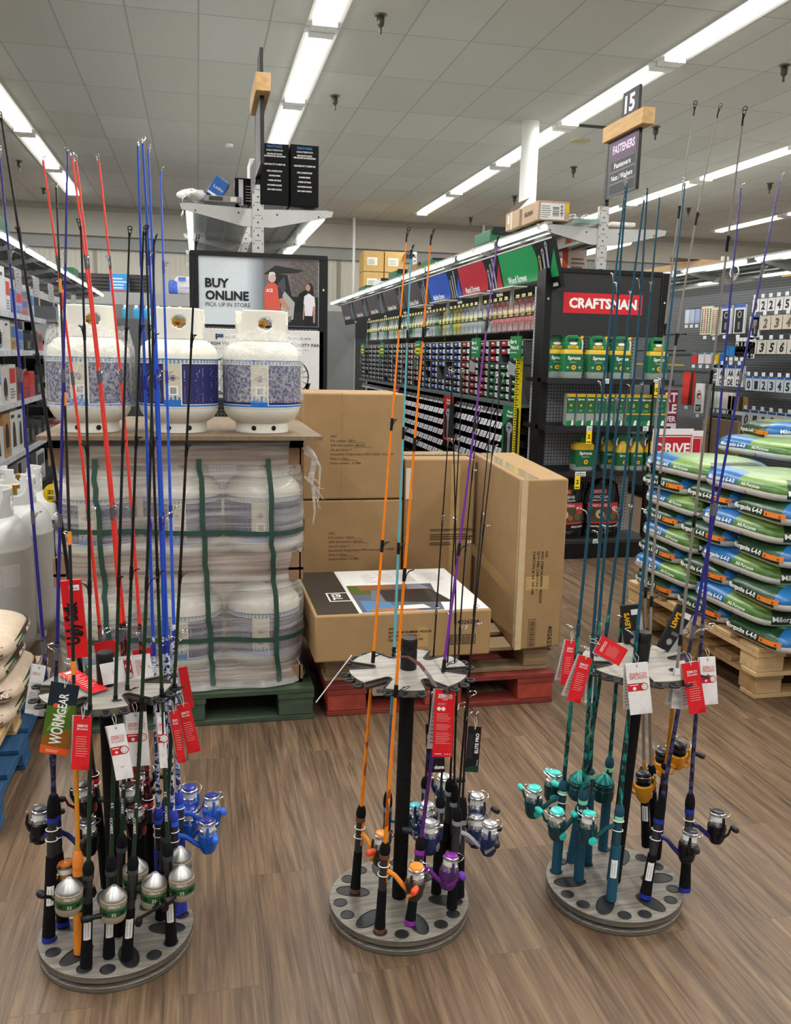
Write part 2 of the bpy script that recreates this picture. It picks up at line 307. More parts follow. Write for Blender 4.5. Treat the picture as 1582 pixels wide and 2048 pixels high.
# ================================================================ room
def floor_mat():
    m = bpy.data.materials.new('wood_plank_floor'); m.use_nodes = True; nt = m.node_tree; L = nt.links; b = nt.nodes['Principled BSDF']
    N = nt.nodes.new
    tc = N('ShaderNodeTexCoord'); mp = N('ShaderNodeMapping'); mp.inputs['Rotation'].default_value = (0, 0, math.pi/2); L.new(tc.outputs['Object'], mp.inputs[0])
    br = N('ShaderNodeTexBrick'); L.new(mp.outputs[0], br.inputs['Vector'])
    br.inputs['Scale'].default_value = 1; br.inputs['Brick Width'].default_value = 1.25; br.inputs['Row Height'].default_value = .19
    br.inputs['Mortar Size'].default_value = .0008; br.inputs['Mortar Smooth'].default_value = .3; br.offset = .37; br.offset_frequency = 2
    br.inputs['Color1'].default_value = (0, 0, 0, 1); br.inputs['Color2'].default_value = (1, 1, 1, 1); br.inputs['Mortar'].default_value = (.5, .5, .5, 1)
    # grain: noise stretched along the plank, shifted plank by plank
    sh = N('ShaderNodeVectorMath'); sh.operation = 'MULTIPLY'; L.new(br.outputs['Color'], sh.inputs[0]); sh.inputs[1].default_value = (7, 13, 3)
    ad = N('ShaderNodeVectorMath'); L.new(tc.outputs['Object'], ad.inputs[0]); L.new(sh.outputs[0], ad.inputs[1])
    m1 = N('ShaderNodeMapping'); m1.inputs['Scale'].default_value = (52, 2.2, 1); L.new(ad.outputs[0], m1.inputs[0])
    n1 = N('ShaderNodeTexNoise'); n1.inputs['Scale'].default_value = 1; n1.inputs['Detail'].default_value = 8; n1.inputs['Roughness'].default_value = .62; n1.inputs['Distortion'].default_value = .9; L.new(m1.outputs[0], n1.inputs['Vector'])
    m2 = N('ShaderNodeMapping'); m2.inputs['Scale'].default_value = (9, 1.1, 1); L.new(ad.outputs[0], m2.inputs[0])
    n2 = N('ShaderNodeTexNoise'); n2.inputs['Scale'].default_value = 1; n2.inputs['Detail'].default_value = 3; n2.inputs['Distortion'].default_value = 1.6; L.new(m2.outputs[0], n2.inputs['Vector'])
    r1 = N('ShaderNodeValToRGB'); L.new(n1.outputs['Fac'], r1.inputs[0]); e = r1.color_ramp.elements
    e[0].position = .3; e[0].color = (*lin('4a3b2e'), 1); e[1].position = .74; e[1].color = (*lin('8e775d'), 1)
    k = e.new(.5); k.color = (*lin('6f5b48'), 1)
    r2 = N('ShaderNodeValToRGB'); L.new(n2.outputs['Fac'], r2.inputs[0]); e = r2.color_ramp.elements
    e[0].position = .33; e[0].color = (.74, .72, .70, 1); e[1].position = .68; e[1].color = (1.1, 1.08, 1.05, 1)
    mx = N('ShaderNodeMix'); mx.data_type = 'RGBA'; mx.blend_type = 'MULTIPLY'; mx.inputs[0].default_value = .8; L.new(r1.outputs[0], mx.inputs[6]); L.new(r2.outputs[0], mx.inputs[7])
    tone = N('ShaderNodeMapRange'); L.new(br.outputs['Color'], tone.inputs[0]); tone.inputs[3].default_value = .86; tone.inputs[4].default_value = 1.10
    mx2 = N('ShaderNodeMix'); mx2.data_type = 'RGBA'; mx2.blend_type = 'MULTIPLY'; mx2.inputs[0].default_value = 1; L.new(mx.outputs[2], mx2.inputs[6]); L.new(tone.outputs[0], mx2.inputs[7])
    mo = N('ShaderNodeMix'); mo.data_type = 'RGBA'; L.new(br.outputs['Fac'], mo.inputs[0]); L.new(mx2.outputs[2], mo.inputs[6]); mo.inputs[7].default_value = (*lin('4c4034'), 1)
    L.new(mo.outputs[2], b.inputs['Base Color']); b.inputs['Roughness'].default_value = .42; b.inputs['Specular IOR Level'].default_value = .35
    bp = N('ShaderNodeBump'); bp.inputs['Strength'].default_value = .18; bp.inputs['Distance'].default_value = .004; L.new(n1.outputs['Fac'], bp.inputs['Height']); L.new(bp.outputs[0], b.inputs['Normal'])
    return m
def ceil_mat():
    m = bpy.data.materials.new('ceiling_tile'); m.use_nodes = True; nt = m.node_tree; L = nt.links; b = nt.nodes['Principled BSDF']; N = nt.nodes.new
    tc = N('ShaderNodeTexCoord'); br = N('ShaderNodeTexBrick'); L.new(tc.outputs['Object'], br.inputs['Vector']); br.offset = 0
    br.inputs['Scale'].default_value = 1; br.inputs['Brick Width'].default_value = .6025; br.inputs['Row Height'].default_value = 1.235
    br.inputs['Mortar Size'].default_value = .009; br.inputs['Mortar Smooth'].default_value = .1
    br.inputs['Color1'].default_value = (*lin('d6d3ca'), 1); br.inputs['Color2'].default_value = (*lin('dfddd6'), 1); br.inputs['Mortar'].default_value = (*lin('bdbab2'), 1)
    nz = N('ShaderNodeTexNoise'); nz.inputs['Scale'].default_value = 140; L.new(tc.outputs['Object'], nz.inputs['Vector'])
    mx = N('ShaderNodeMix'); mx.data_type = 'RGBA'; mx.blend_type = 'MULTIPLY'; mx.inputs[0].default_value = .25; L.new(br.outputs['Color'], mx.inputs[6]); L.new(nz.outputs['Fac'], mx.inputs[7])
    L.new(mx.outputs[2], b.inputs['Base Color']); b.inputs['Roughness'].default_value = .9; b.inputs['Specular IOR Level'].default_value = .1
    return m
CZ = 4.32
g = G(); g.box((-9, -6, -.1), (16, 20, 0), floor_mat()); fo = g.obj('floor', loc=(.125, 3.17, 0)); struct(fo)
g = G(); g.box((-9, -6, CZ), (16, 19.3, CZ+.1), ceil_mat()); struct(g.obj('ceiling', loc=(2.465, 8.305, CZ)))
wcol = M('beige_wall', 'b9b5a8', .8, scale=3, var=.03); rib = bpy.data.materials.new('ribbed_wall')
def ribmat():
    m = M('ribbed_panel', 'cfcbbd', .6, var=.02); nt = m.node_tree; b = nt.nodes['Principled BSDF']
    tc = nt.nodes.new('ShaderNodeTexCoord'); wv = nt.nodes.new('ShaderNodeTexWave'); wv.bands_direction = 'X'; wv.inputs['Scale'].default_value = 3.2
    nt.links.new(tc.outputs['Object'], wv.inputs['Vector']); bp = nt.nodes.new('ShaderNodeBump'); bp.inputs['Strength'].default_value = .6; bp.inputs['Distance'].default_value = .02
    nt.links.new(wv.outputs['Fac'], bp.inputs['Height']); nt.links.new(bp.outputs[0], b.inputs['Normal']); return m
bpy.data.materials.remove(rib); rib = ribmat()
g = G(); g.box((-9, 19.5, 0), (16, 19.7, 3.62), rib)
for x in (-2.0, 3.0, 8.0): g.box((x-.03, 19.47, 0), (x+.03, 19.5, 3.6), P('9a978c'))
struct(g.obj('wall_back', loc=(3, 19.5, 0)))
g = G(); g.box((-9, 19.3, 3.74), (16, 19.7, CZ+.1), wcol); struct(g.obj('wall_soffit', loc=(3, 19.5, 3.74)))
g = G(); g.box((-9, 19.25, CZ-.1), (16, 19.3, CZ), M('crown', 'aaa596', .7)); struct(g.obj('trim_1', loc=(3, 19.3, CZ-.1)))
g = G(); g.box((-9, 19.4, 3.5), (16, 19.5, 3.74), M('grey_band', '9fa09d', .7)); struct(g.obj('trim_2', loc=(3, 19.4, 3.5)))

# column, ceiling speaker, sprinklers, detector
g = G(); g.lathe([(.105, 0), (.105, CZ)], WHT, 28, (3.98, 10.75, 0)); tag(g.obj('support_column', loc=(3.98, 10.75, 0)), 'round white support column reaching the ceiling behind the fasteners shelf', 'column')
g = G(); g.lathe([(.13, 0), (.125, -.012), (.0, -.02)], M('yellowed_plastic', 'b9ab84', .6), 28, (4.92, 11.42, CZ)); tag(g.obj('ceiling_speaker', loc=(4.92, 11.42, CZ)), 'round yellowed speaker cover in the ceiling beside the white column', 'speaker')
def sprinkler(x, y, lab):
    t = thing('fire_sprinkler', lab, 'sprinkler', (x, y, CZ), 'ceiling sprinklers')
    a = G(); a.lathe([(.055, 0), (.05, -.012), (.028, -.016)], M('bronze', '6d675d', .4, .6), 16, (x, y, CZ)); a.obj('escutcheon', t)
    a = G(); a.lathe([(.028, -.016), (.034, -.04), (.03, -.085), (.016, -.1)], M('dark_metal', '55524c', .4, .7), 12, (x, y, CZ)); a.lathe([(.010, -.1), (.012, -.15), (.0, -.155)], M('dark_metal'), 8, (x, y, CZ)); a.obj('sprinkler_head', t)
for x, y, l in [(1.55, 7.9, 'fire sprinkler nearest the camera, in the upper middle of the ceiling'), (1.53, 10.35, 'fire sprinkler right of the middle light strip, farther back'),
    (5.53, 8.08, 'fire sprinkler at the right edge of the picture'), (5.5, 10.5, 'fire sprinkler just right of the hanging fasteners sign'), (5.5, 12.95, 'fire sprinkler between the white column and the fasteners sign'),
    (5.5, 15.5, 'fire sprinkler left of the white column'), (5.5, 18.1, 'small far fire sprinkler above the green bins'), (8.95, 15.6, 'small fire sprinkler above the brown flattened carton'), (8.9, 13.1, 'fire sprinkler near the right light strip'),
    (-2.62, 15.2, 'nearer fire sprinkler left of the left light strip'), (-2.64, 17.6, 'farther fire sprinkler at the left near the back wall')]: sprinkler(x, y, l)
g = G(); g.lathe([(.06, 0), (.055, -.03), (0, -.035)], WHT, 20, (.47, 13.1, CZ)); tag(g.obj('smoke_detector', loc=(.47, 13.1, CZ)), 'small white smoke detector on the ceiling above the shelf of the signboard', 'smoke detector')
for i, (x, z1) in enumerate(((3.24, 3.3), (6.07, 3.2))):
    g = G(); g.tube([(x, 19.0, 2.4), (x, 19.0, CZ)], .03, WHT, 10); tag(g.obj('conduit_pipe', loc=(x, 19.0, 2.4)), ('thin white pipe before the back wall above the stacked yellow cartons', 'thin white pipe before the back wall beside the green bins')[i], 'pipe')

g = G(); g.box((4.58, 10.66, CZ-.004), (5.16, 10.78, CZ+.001), P('0a0a0a')); struct(g.obj('dark_gap_strip', loc=(4.9, 10.7, CZ)))  # black strip painted for the dark of a missing-tile gap
# ceiling light strips
TUBE = M('fluorescent_tube', 'fffdf6', .3, emit=TUBE_E); REFL = M('reflector_white', 'f4f4f0', .35, var=.01); 
def fixture_protos():
    t = thing('ceiling_light', 'x', 'ceiling light', (0, 0, CZ))
    g = G(); pr = [(-.15, 0), (-.15, -.012), (-.146, -.012), (-.085, -.004), (.085, -.004), (.146, -.012), (.15, -.012), (.15, 0)]
    n = len(pr); vs = [V((x, -1.2, CZ+z)) for x, z in pr]+[V((x, 1.2, CZ+z)) for x, z in pr]
    g.add(vs, [(i, (i+1) % n, n+(i+1) % n, n+i) for i in range(n)]+[tuple(range(n)), tuple(range(n, 2*n))[::-1]], REFL); g.obj('reflector_housing', t)
    for sx in (-.045, .045):
        g = G(); g.tube([(sx, -1.06, CZ-.03), (sx, 1.06, CZ-.03)], .017, TUBE, 10); tu = g.obj('fluorescent_tube', t)
    for y in (-1.13, 1.13): g = G(); g.box((-.11, y-.07, CZ-.05), (.11, y+.07, CZ-.004), REFL); g.obj('lamp_holder', t)
    ld = bpy.data.lights.new('lamp_glow', 'AREA'); ld.shape = 'RECTANGLE'; ld.size = .1; ld.size_y = 2.08; ld.energy = LAMP_W; ld.color = LAMP_COL
    lo = bpy.data.objects.new('lamp_glow', ld); COL.objects.link(lo); lo.parent = t; lo.location = (0, 0, -.055)
    return t
ROWS = [(1.115, 'middle'), (-2.18, 'left'), (4.42, 'right'), (7.72, 'far right'), (11.02, 'farthest right'), (-5.5, 'far left')]
proto = fixture_protos(); first = True
for x, nm in ROWS:
    for k in range(-5, 5):
        y = 8.32+2.43*k-.015+1.215
        if y > 18.2: continue
        if abs(x) > 5 and y < 2: continue
        lab = 'fluorescent light fixture, %s from the back wall in the %s ceiling strip' % (ordn(4-k), nm)
        if first: proto.location = (x, y, CZ); proto['label'] = lab; proto['group'] = 'fluorescent ceiling lights'; first = False
        else: dup(proto, (x, y, CZ), None, lab, 'fluorescent ceiling lights')
# ================================================================ rod racks
GREYWOOD = M('grey_wood_laminate', '615c55', .5, col2='918b80', scale=7, stretch=(1.2, 16, 1.2), bump=.05)
GREYW2 = M('grey_laminate_top', '7f7a72', .5, col2='a8a399', scale=6, stretch=(1.5, 12, 1.5)); EDGE = M('laminate_edge', '4c4840', .5, col2='6e695e', scale=14, stretch=(1, 1, 9))
RUBBER = M('black_rubber', '1b1c1f', .5, var=.1)
RZ = .697
def rack(name, label, base, top, rot, rot2):
    bx, by = base; tx, ty = top
    t = thing(name, label, 'fishing rod rack', (bx, by, 0), 'fishing rod racks')
    g = G(); g.lathe([(.184, .0), (.188, .002), (.188, .013), (.1865, .0145)], [EDGE, EDGE, GREYWOOD], 64, (bx, by, 0)); g.obj('lower_disc', t)
    g = G(); g.lathe([(.17, .0146), (.17, .0265)], RUBBER, 40, (bx, by, 0)); g.obj('turntable', t)
    g = G(); g.lathe([(.1875, .0266), (.190, .028), (.190, .0428), (.1888, .044)], [EDGE, EDGE, GREYWOOD], 64, (bx, by, 0)); g.obj('base_disc', t)
    for k in range(6):                                              # oval rubber trays and round cups
        a = math.radians(60*k+rot); c, s = math.cos(a), math.sin(a)
        cx, cy = bx+.128*c, by+.128*s
        el = lambda q, r, z: V((cx+q*(.047*r)*math.cos(0)*0, cy, z))
        def ell(f, z, n=28): return [V((cx+(.046*f)*math.cos(2*math.pi*i/n)*c-(.0225*f)*math.sin(2*math.pi*i/n)*s, cy+(.046*f)*math.cos(2*math.pi*i/n)*s+(.0225*f)*math.sin(2*math.pi*i/n)*c, z)) for i in range(n)]
        g = G(); g.tube(ell(1, .0444), .0017, RUBBER, 6, closed=True); g.poly(ell(1, .0445), RUBBER); g.obj('oval_tray', t)
        for da in (20, 40):
            b = math.radians(60*k+rot+da); cx2, cy2 = bx+.162*math.cos(b), by+.162*math.sin(b)
            g = G(); ci = [V((cx2+.0172*math.cos(i*math.pi/10), cy2+.0172*math.sin(i*math.pi/10), .0444)) for i in range(20)]
            g.tube(ci, .0016, RUBBER, 6, closed=True); g.poly([p+V((0,0,.0002)) for p in ci], RUBBER); g.obj('round_cup', t)
    d = V((tx-bx, ty-by, 0))/(RZ-.044)
    pt = lambda z: V((bx, by, z))+d*(z-.044)
    g = G(); g.tube([pt(.044), pt(.24), pt(.25), pt(.44), pt(.45), pt(RZ)], .0195, MBLK, 20)
    for z in (.2, .22, .35, .40): g.tube([pt(z), pt(z+.004)], .0199, BLK, 20)
    g.obj('post', t)
    g = G(); ax = (d+V((0,0,1))).normalized(); g.lathe([(.02, 0), (.0215, .001), (.0215, .05), (.0205, .052), (.0215, .054), (.0215, .078), (.019, .083), (.0, .084)], BLK, 24, pt(RZ), ax); g.obj('post_cap', t)
    # slotted top disc
    out = []; R0 = .155
    for k in range(6):
        a = math.radians(60*k+rot2); hw = math.radians(10.5)
        for i in range(7):
            b = a-math.radians(60)+hw+(math.radians(60)-2*hw)*i/6; out.append((tx+R0*math.cos(b), ty+R0*math.sin(b)))
        c, s = math.cos(a), math.sin(a)
        for i in range(7):
            q = -math.pi/2-math.pi*i/6
            u = .098+.011*math.cos(q)*-1*-1; v = .011*math.sin(q)
            out.append((tx+u*c-v*s, ty+u*s+v*c))
    g = G(); g.prism(out, RZ-.018, RZ, GREYW2, mside=EDGE); g.obj('top_disc', t)
    for k in range(6):
        a = math.radians(60*k+rot2); c, s = math.cos(a), math.sin(a); hw = math.radians(10.5)
        pts = [(R0*math.cos(hw), -R0*math.sin(hw))]+[(.098-.011*math.cos(-math.pi/2+math.pi*i/6), .011*math.sin(-math.pi/2+math.pi*i/6)) for i in range(7)]+[(R0*math.cos(hw), R0*math.sin(hw))]
        g = G(); g.tube([V((tx+u*c-v*s, ty+u*s+v*c, RZ+.0005)) for u, v in pts], .0028, RUBBER, 8); g.tube([V((tx+u*c-v*s, ty+u*s+v*c, RZ-.014)) for u, v in pts], .003, RUBBER, 8)
        g.obj('slot_edging', t)
        for da in (16, 30, 44):
            b = a+math.radians(da); r = .168; cc = V((tx+r*math.cos(b), ty+r*math.sin(b), RZ-.008))
            g = G(); n = V((math.cos(b), math.sin(b), 0)); tt = V((-math.sin(b), math.cos(b), 0))
            g.tube([cc+(n*math.cos(math.radians(q))+tt*math.sin(math.radians(q)))*.0098 for q in range(0, 360, 30)], .0034, RUBBER, 8, closed=True)
            g.box((-.006, -.007, -.006), (.006, .007, .005), RUBBER, Matrix.Translation(cc-n*.0135) @ Matrix.Rotation(b, 4, 'Z')); g.obj('rod_clip', t)
    return t
rack('fishing_rod_rack', 'round rotating grey-topped rod rack at the left, crowded with rods and fishing reels', (-.225, 2.148), (-.23, 2.148), -13, 5)
rack('fishing_rod_rack', 'round rotating grey-topped rod rack in the middle, half empty, with two orange rods', (.514, 2.143), (.524, 2.143), -20, -16)
rack('fishing_rod_rack', 'round rotating grey-topped rod rack at the right, with teal and navy rods', (1.132, 2.105), (1.163, 2.10), -6, 3)

# ================================================================ fishing rods
NAVYC = camo('navy_camo', ['14143c', '0d0d18', '3b3f78', '12122c'], 70); BLUEC = camo('blue_camo', ['1c2f8a', 'c8d4e4', '1b2a5e', '6f95cf'], 75)
TEALC = camo('teal_camo', ['0e5a5e', '06262a', '0f7a70', '3fae90'], 80, (1, 1, .45)); REDC = camo('red_camo', ['6a1518', '140c0c', 'a52222', '2a1212'], 80)
ORC = camo('orange_marble', ['ef7d12', 'f08c1c', 'a94f10', 'f2921e'], 45, (1, 1, .35)); YELC = camo('yellow_orange_fade', ['c8701c', 'd9871f', 'c79a22', 'cf7a1d'], 18, (.1, .1, 1))
WRAPG = P('55555c', .4)
ST = {  # upper blank, lower blank, wraps, fore grip, rear grip, accent ring, guide wire, blank radius
 'navy': (M('navy_blank', '1f1c74', .25), NAVYC, WRAPG, FOAM, FOAM, P('20309a'), CHR, .0052),
 'ugly': (M('black_blank', '131315', .25), M('black_blank'), BLK, FOAM, FOAM, RED, BLK, .0062),
 'worm': (M('black_blank'), YELC, P('e88a2c', .4), M('orange_foam', 'e8832a', .7), M('orange_cork', 'de8118', .6, var=.15, scale=14, stretch=(4, 4, .4)), P('e88a2c', .4), CHR, .005),
 'zeb': (M('black_blank'), M('dark_green_blank', '14301f', .3), BLK, FOAM, FOAM, P('3a3c3e'), BLK, .0047),
 'red': (M('red_blank', 'e23a2a', .25), REDC, WRAPG, FOAM, FOAM, P('b51f20'), CHR, .0052),
 'blue': (M('blue_blank', '1d50c2', .25), BLUEC, M('indigo_wrap', '1c2b92', .35), M('indigo_foam', '2b37a6', .8), M('indigo_grip', '27329a', .7), P('2f66d8'), CHR, .0052),
 'orange': (M('orange_blank', 'f68512', .25), ORC, BLK, FOAM, FOAM, P('6a4632'), BLK, .0046),
 'turq': (M('turquoise_blank', '5db4c2', .25), M('blue_marble', '2c4f86', .3, col2='4a7fb0', scale=40), BLK, FOAM, FOAM, P('3d9fb5'), BLK, .0044),
 'purple': (M('purple_blank', '6b2a8f', .25), M('purple_marble', '5a1f80', .3, col2='3a1454', scale=40), BLK, FOAM, FOAM, P('8c2f9a'), BLK, .0046),
 'black': (M('black_blank'), M('black_blank'), BLK, FOAM, FOAM, P('8d9094', .3), CHR, .0030),
 'teal': (M('teal_blank', '0f4a5e', .25), TEALC, M('dark_teal', '0c3b4c', .35), M('teal_foam', '0f4456', .8), M('teal_grip', '0f4f66', .65), P('8fd8ae'), CHR, .0054),
 'gray': (M('grey_blank', '8b8782', .3), M('grey_blank'), BLK, FOAM, FOAM, P('c98a1c'), BLK, .0046),
}
RK = {  # spool cap, spool metal, rotor/body, arm, knob, bail
 'spin_navy': ('2a2b33', 'c9ccd2', '101016', '18185a', '1a1a20'), 'spin_red': ('30191a', 'b9b9bd', '1b1113', '8a1a1c', '17120f'), 'spin_worm': ('e8832a', 'caa070', '2a1c10', '1c1a18', 'f07a1a'),
 'spin_blue': ('232a86', 'd5dbe6', '2463c8', '1f55b8', '2a66d6'), 'spin_orange': ('f0933a', 'd8d8d8', '3a3028', 'ee8f2e', 'e8502a'), 'spin_turq': ('4cc0cf', 'c9d4d8', '234a78', '2f7fa0', '4cc0cf'),
 'spin_purple': ('8c2aa0', 'd0cdd2', '54306a', '74208a', '6a3aa8'), 'spin_silver': ('d2d2d4', 'd9d9db', '1d2c55', 'c2c4c7', '1a1a1c'), 'spin_teal': ('3fd0c4', 'd5ded8', '0d3f4a', '0f4c56', '35c8b8'), 'spin_gold': ('1a1a1c', '222226', 'e09a1c', 'd68f18', '202022'),
}
def frame_at(path, z):
    for i in range(len(path)-1):
        if path[i].z <= z <= path[i+1].z or i == len(path)-2:
            f = (z-path[i].z)/max(1e-6, path[i+1].z-path[i].z); return path[i].lerp(path[i+1], f), (path[i+1]-path[i]).normalized()
def spin_reel(rod, C, T, az, kind):
    cap, met, body, arm, knob = RK[kind]
    D = V((math.cos(az), math.sin(az), 0)); D = (D-T*D.dot(T)).normalized(); S = T.cross(D)
    K = 1.14; p = lambda d, t, s=0.: C+D*(.012+(d-.012)*1.06)+T*(t*K)+S*(s*K)
    mb = M('reel_'+body, body, .3, .15); ma = M('reel_'+arm, arm, .3, .15)
    if kind == 'spin_silver': ma = M('reel_satin', 'c2c4c7', .3, .8)
    if kind == 'spin_teal': mb = camo('reel_teal_camo', ['0a3338', '0d3f4a', '0a2c30', '35b890'], 120)
    if kind == 'spin_blue': mb = M('reel_blue_gloss', '2463c8', .25)
    r = G(); r.tube([p(.009, -.03), p(.011, .028)], .0035, ma, 6); r.tube([p(.011, 0), p(.03, -.006), p(.05, -.022), p(.07, -.034)], [.0065, .006, .0065, .008], ma, 8)
    ro = r.obj('reel', rod)
    b = G(); b.lathe([(a*K, c*K) for a, c in [(0, -.05), (.013, -.047), (.019, -.036), (.02, -.024), (.0225, -.014), (.0225, -.002), (.018, .003)]], mb, 20, p(.082, 0), T)
    for s in (1, -1):                                              # rotor arms carrying the bail
        b.tube([p(.082, -.014, s*.021), p(.082, .004, s*.0285), p(.082, .024, s*.0275)], [.005, .0045, .0035], mb, 7)
    b.lathe([(a*K, c*K) for a, c in [(.0, -.0105), (.0105, -.009), (.0105, .009), (0, .0105)]], P(knob) if kind in ('spin_teal', 'spin_navy', 'spin_blue') else ma, 14, p(.076, -.03, .012), S); b.obj('reel_body', ro)
    sp = G(); mm = M('spool_'+met, met, .22, .9); ln = M('white_line', 'e6e6e4', .35) if kind not in ('spin_gold',) else M('dark_line', '26262a', .4)
    sp.lathe([(a*K, c*K) for a, c in [(.0165, 0), (.0192, .0015), (.0192, .009), (.0165, .0105)]], mm, 22, p(.082, .0), T); sp.lathe([(a*K, c*K) for a, c in [(.0168, .0105), (.0168, .0225)]], ln, 22, p(.082, 0), T)
    sp.lathe([(a*K, c*K) for a, c in [(.0185, .0225), (.0192, .024), (.0185, .0275), (.0165, .029)]], mm, 22, p(.082, 0), T)
    sp.lathe([(a*K, c*K) for a, c in [(.0165, .0285), (.015, .0325), (.011, .034), (0, .0343)]], M('cap_'+cap, cap, .3, .8 if kind == 'spin_silver' else 0.), 22, p(.082, 0), T)
    sp.box((-.011, -.0022, .034), (.011, .0022, .0372), M('cap_'+cap), Matrix.Translation(p(.082, 0)) @ V((0,0,1)).rotation_difference(T).to_matrix().to_4x4()); sp.obj('spool', ro)
    w = G(); w.tube([p(.082+.031*math.sin(math.pi*i/12)*1.0, .024+.006*math.sin(math.pi*i/12), .0275*math.cos(math.pi*i/12)) for i in range(13)], .0011, CHR, 6); w.lathe([(a*K, c*K) for a, c in [(0, -.004), (.004, -.003), (.004, .003), (0, .004)]], CHR, 8, p(.082, .025, .0285), S); w.obj('bail', ro)
    h = G(); h.tube([p(.076, -.03, -.012), p(.076, -.03, -.027), p(.094, -.012, -.034), p(.1, .006, -.036)], [.0042, .004, .0034, .003], ma if kind != 'spin_navy' else mb, 7)
    h.lathe([(a*K, c*K) for a, c in [(.0045, 0), (.0068, .004), (.0075, .018), (.006, .024), (0, .0255)]], M('knob_'+knob, knob, .5), 12, p(.1, .006, -.036), -S); h.obj('crank_handle', ro)
    if kind in ('spin_navy', 'spin_blue', 'spin_teal', 'spin_orange', 'spin_red', 'spin_purple'):
        for q in (-.012, .014): z = G(); z.tube([C+T*q+(D*math.cos(i*math.pi/7)+S*math.sin(i*math.pi/7))*.0142 for i in range(14)], .0013, WHT, 5, closed=True); z.obj('cable_tie', rod)
def cast_reel(rod, C, T, az, teal=False):
    D = V((math.cos(az), math.sin(az), 0)); D = (D-T*D.dot(T)).normalized(); S = T.cross(D)
    p = lambda d, t, s=0.: C+D*d+T*t+S*s
    RS = .95
    sil = M('brushed_cone', 'c4c4c2', .4, 1.0); bei = M('smoky_beige', '8f8470', .3); grn = M('reel_green', '1e4f26', .35); bas = M('smoky_base', '9a917c', .3)
    if teal: sil = M('teal_cone', '2a8f88', .3, .3); bei = grn = bas = camo('reel_teal_camo', ['0a3338', '0d3f4a', '0a2c30', '35b890'], 120)
    r = G(); r.tube([p(.009, -.035), p(.010, .03)], .004, BLK, 6); r.tube([p(.01, -.006), p(.03, -.01)], [.008, .012], BLK, 8); ro = r.obj('reel', rod)
    a = .053; g = G(); g.lathe([(a_*RS, c_*RS) for a_, c_ in [(.028, -.05), (.031, -.045), (.0325, -.03), (.0325, -.012), (.0305, -.010), (.0325, -.008), (.0325, .004), (.0305, .006), (.031, .010)]], [bas, bas, grn, grn, bei, bei, bei, bei], 32, p(a, 0), T)
    Fr = drum((0,0,0), .0325)
    if not teal:
        R3 = V((0,0,1)).rotation_difference(T).to_matrix(); ang = math.atan2(-p(a, 0).y, -p(a, 0).x)
        fr = lambda u, v, d=0.: p(a, 0)+R3 @ V(((.0325*RS+d)*math.cos(ang+u/.0325), (.0325*RS+d)*math.sin(ang+u/.0325), v))
        g.txt(fr, 0, -.005, 'ZEBCO', .006, P('e8e4d8'), al='C', bold=.02, d=.0004); g.txt(fr, 0, -.026, '33', .0085, P('c9d2c0'), al='C', bold=.02, d=.0004)
        for u in (-.022, .022): g.rect(fr, u-.006, -.024, u+.006, -.017, P('0c2412'), .0004, 3)
    g.obj('reel_body', ro)
    g = G(); g.lathe([(a_*RS, c_*RS) for a_, c_ in [(.0305, .010), (.0295, .014), (.009, .034), (.006, .0365), (.0045, .0365)]], sil, 36, p(a, 0), T); g.lathe([(a_*RS, c_*RS) for a_, c_ in [(.0045, .0362), (0, .0358)]], BLK, 10, p(a, 0), T); g.obj('nose_cone', ro)
    g = G(); q = -1; g.tube([p(a+.01, -.03, q*.028), p(a+.01, -.03, q*.045)], .006, BLK, 10); g.tube([p(a+.03, -.018, q*.047), p(a+.01, -.03, q*.047), p(a-.028, -.055, q*.047)], .0042, BLK, 8)
    for d_, t_ in ((.03, -.018), (-.028, -.055)): g.lathe([(.005, 0), (.008, .006), (.0095, .016), (.008, .022), (0, .023)], BLK if not teal else M('mint_knob', '35c8b8', .5), 12, p(a+d_, t_, q*.047), S*q)
    g.obj('crank_handle', ro)
    z = G(); z.tube([p(-.012, -.02), p(-.02, -.04), p(-.016, -.05)], [.006, .005, .003], BLK, 7); z.obj('trigger_hook', rod)
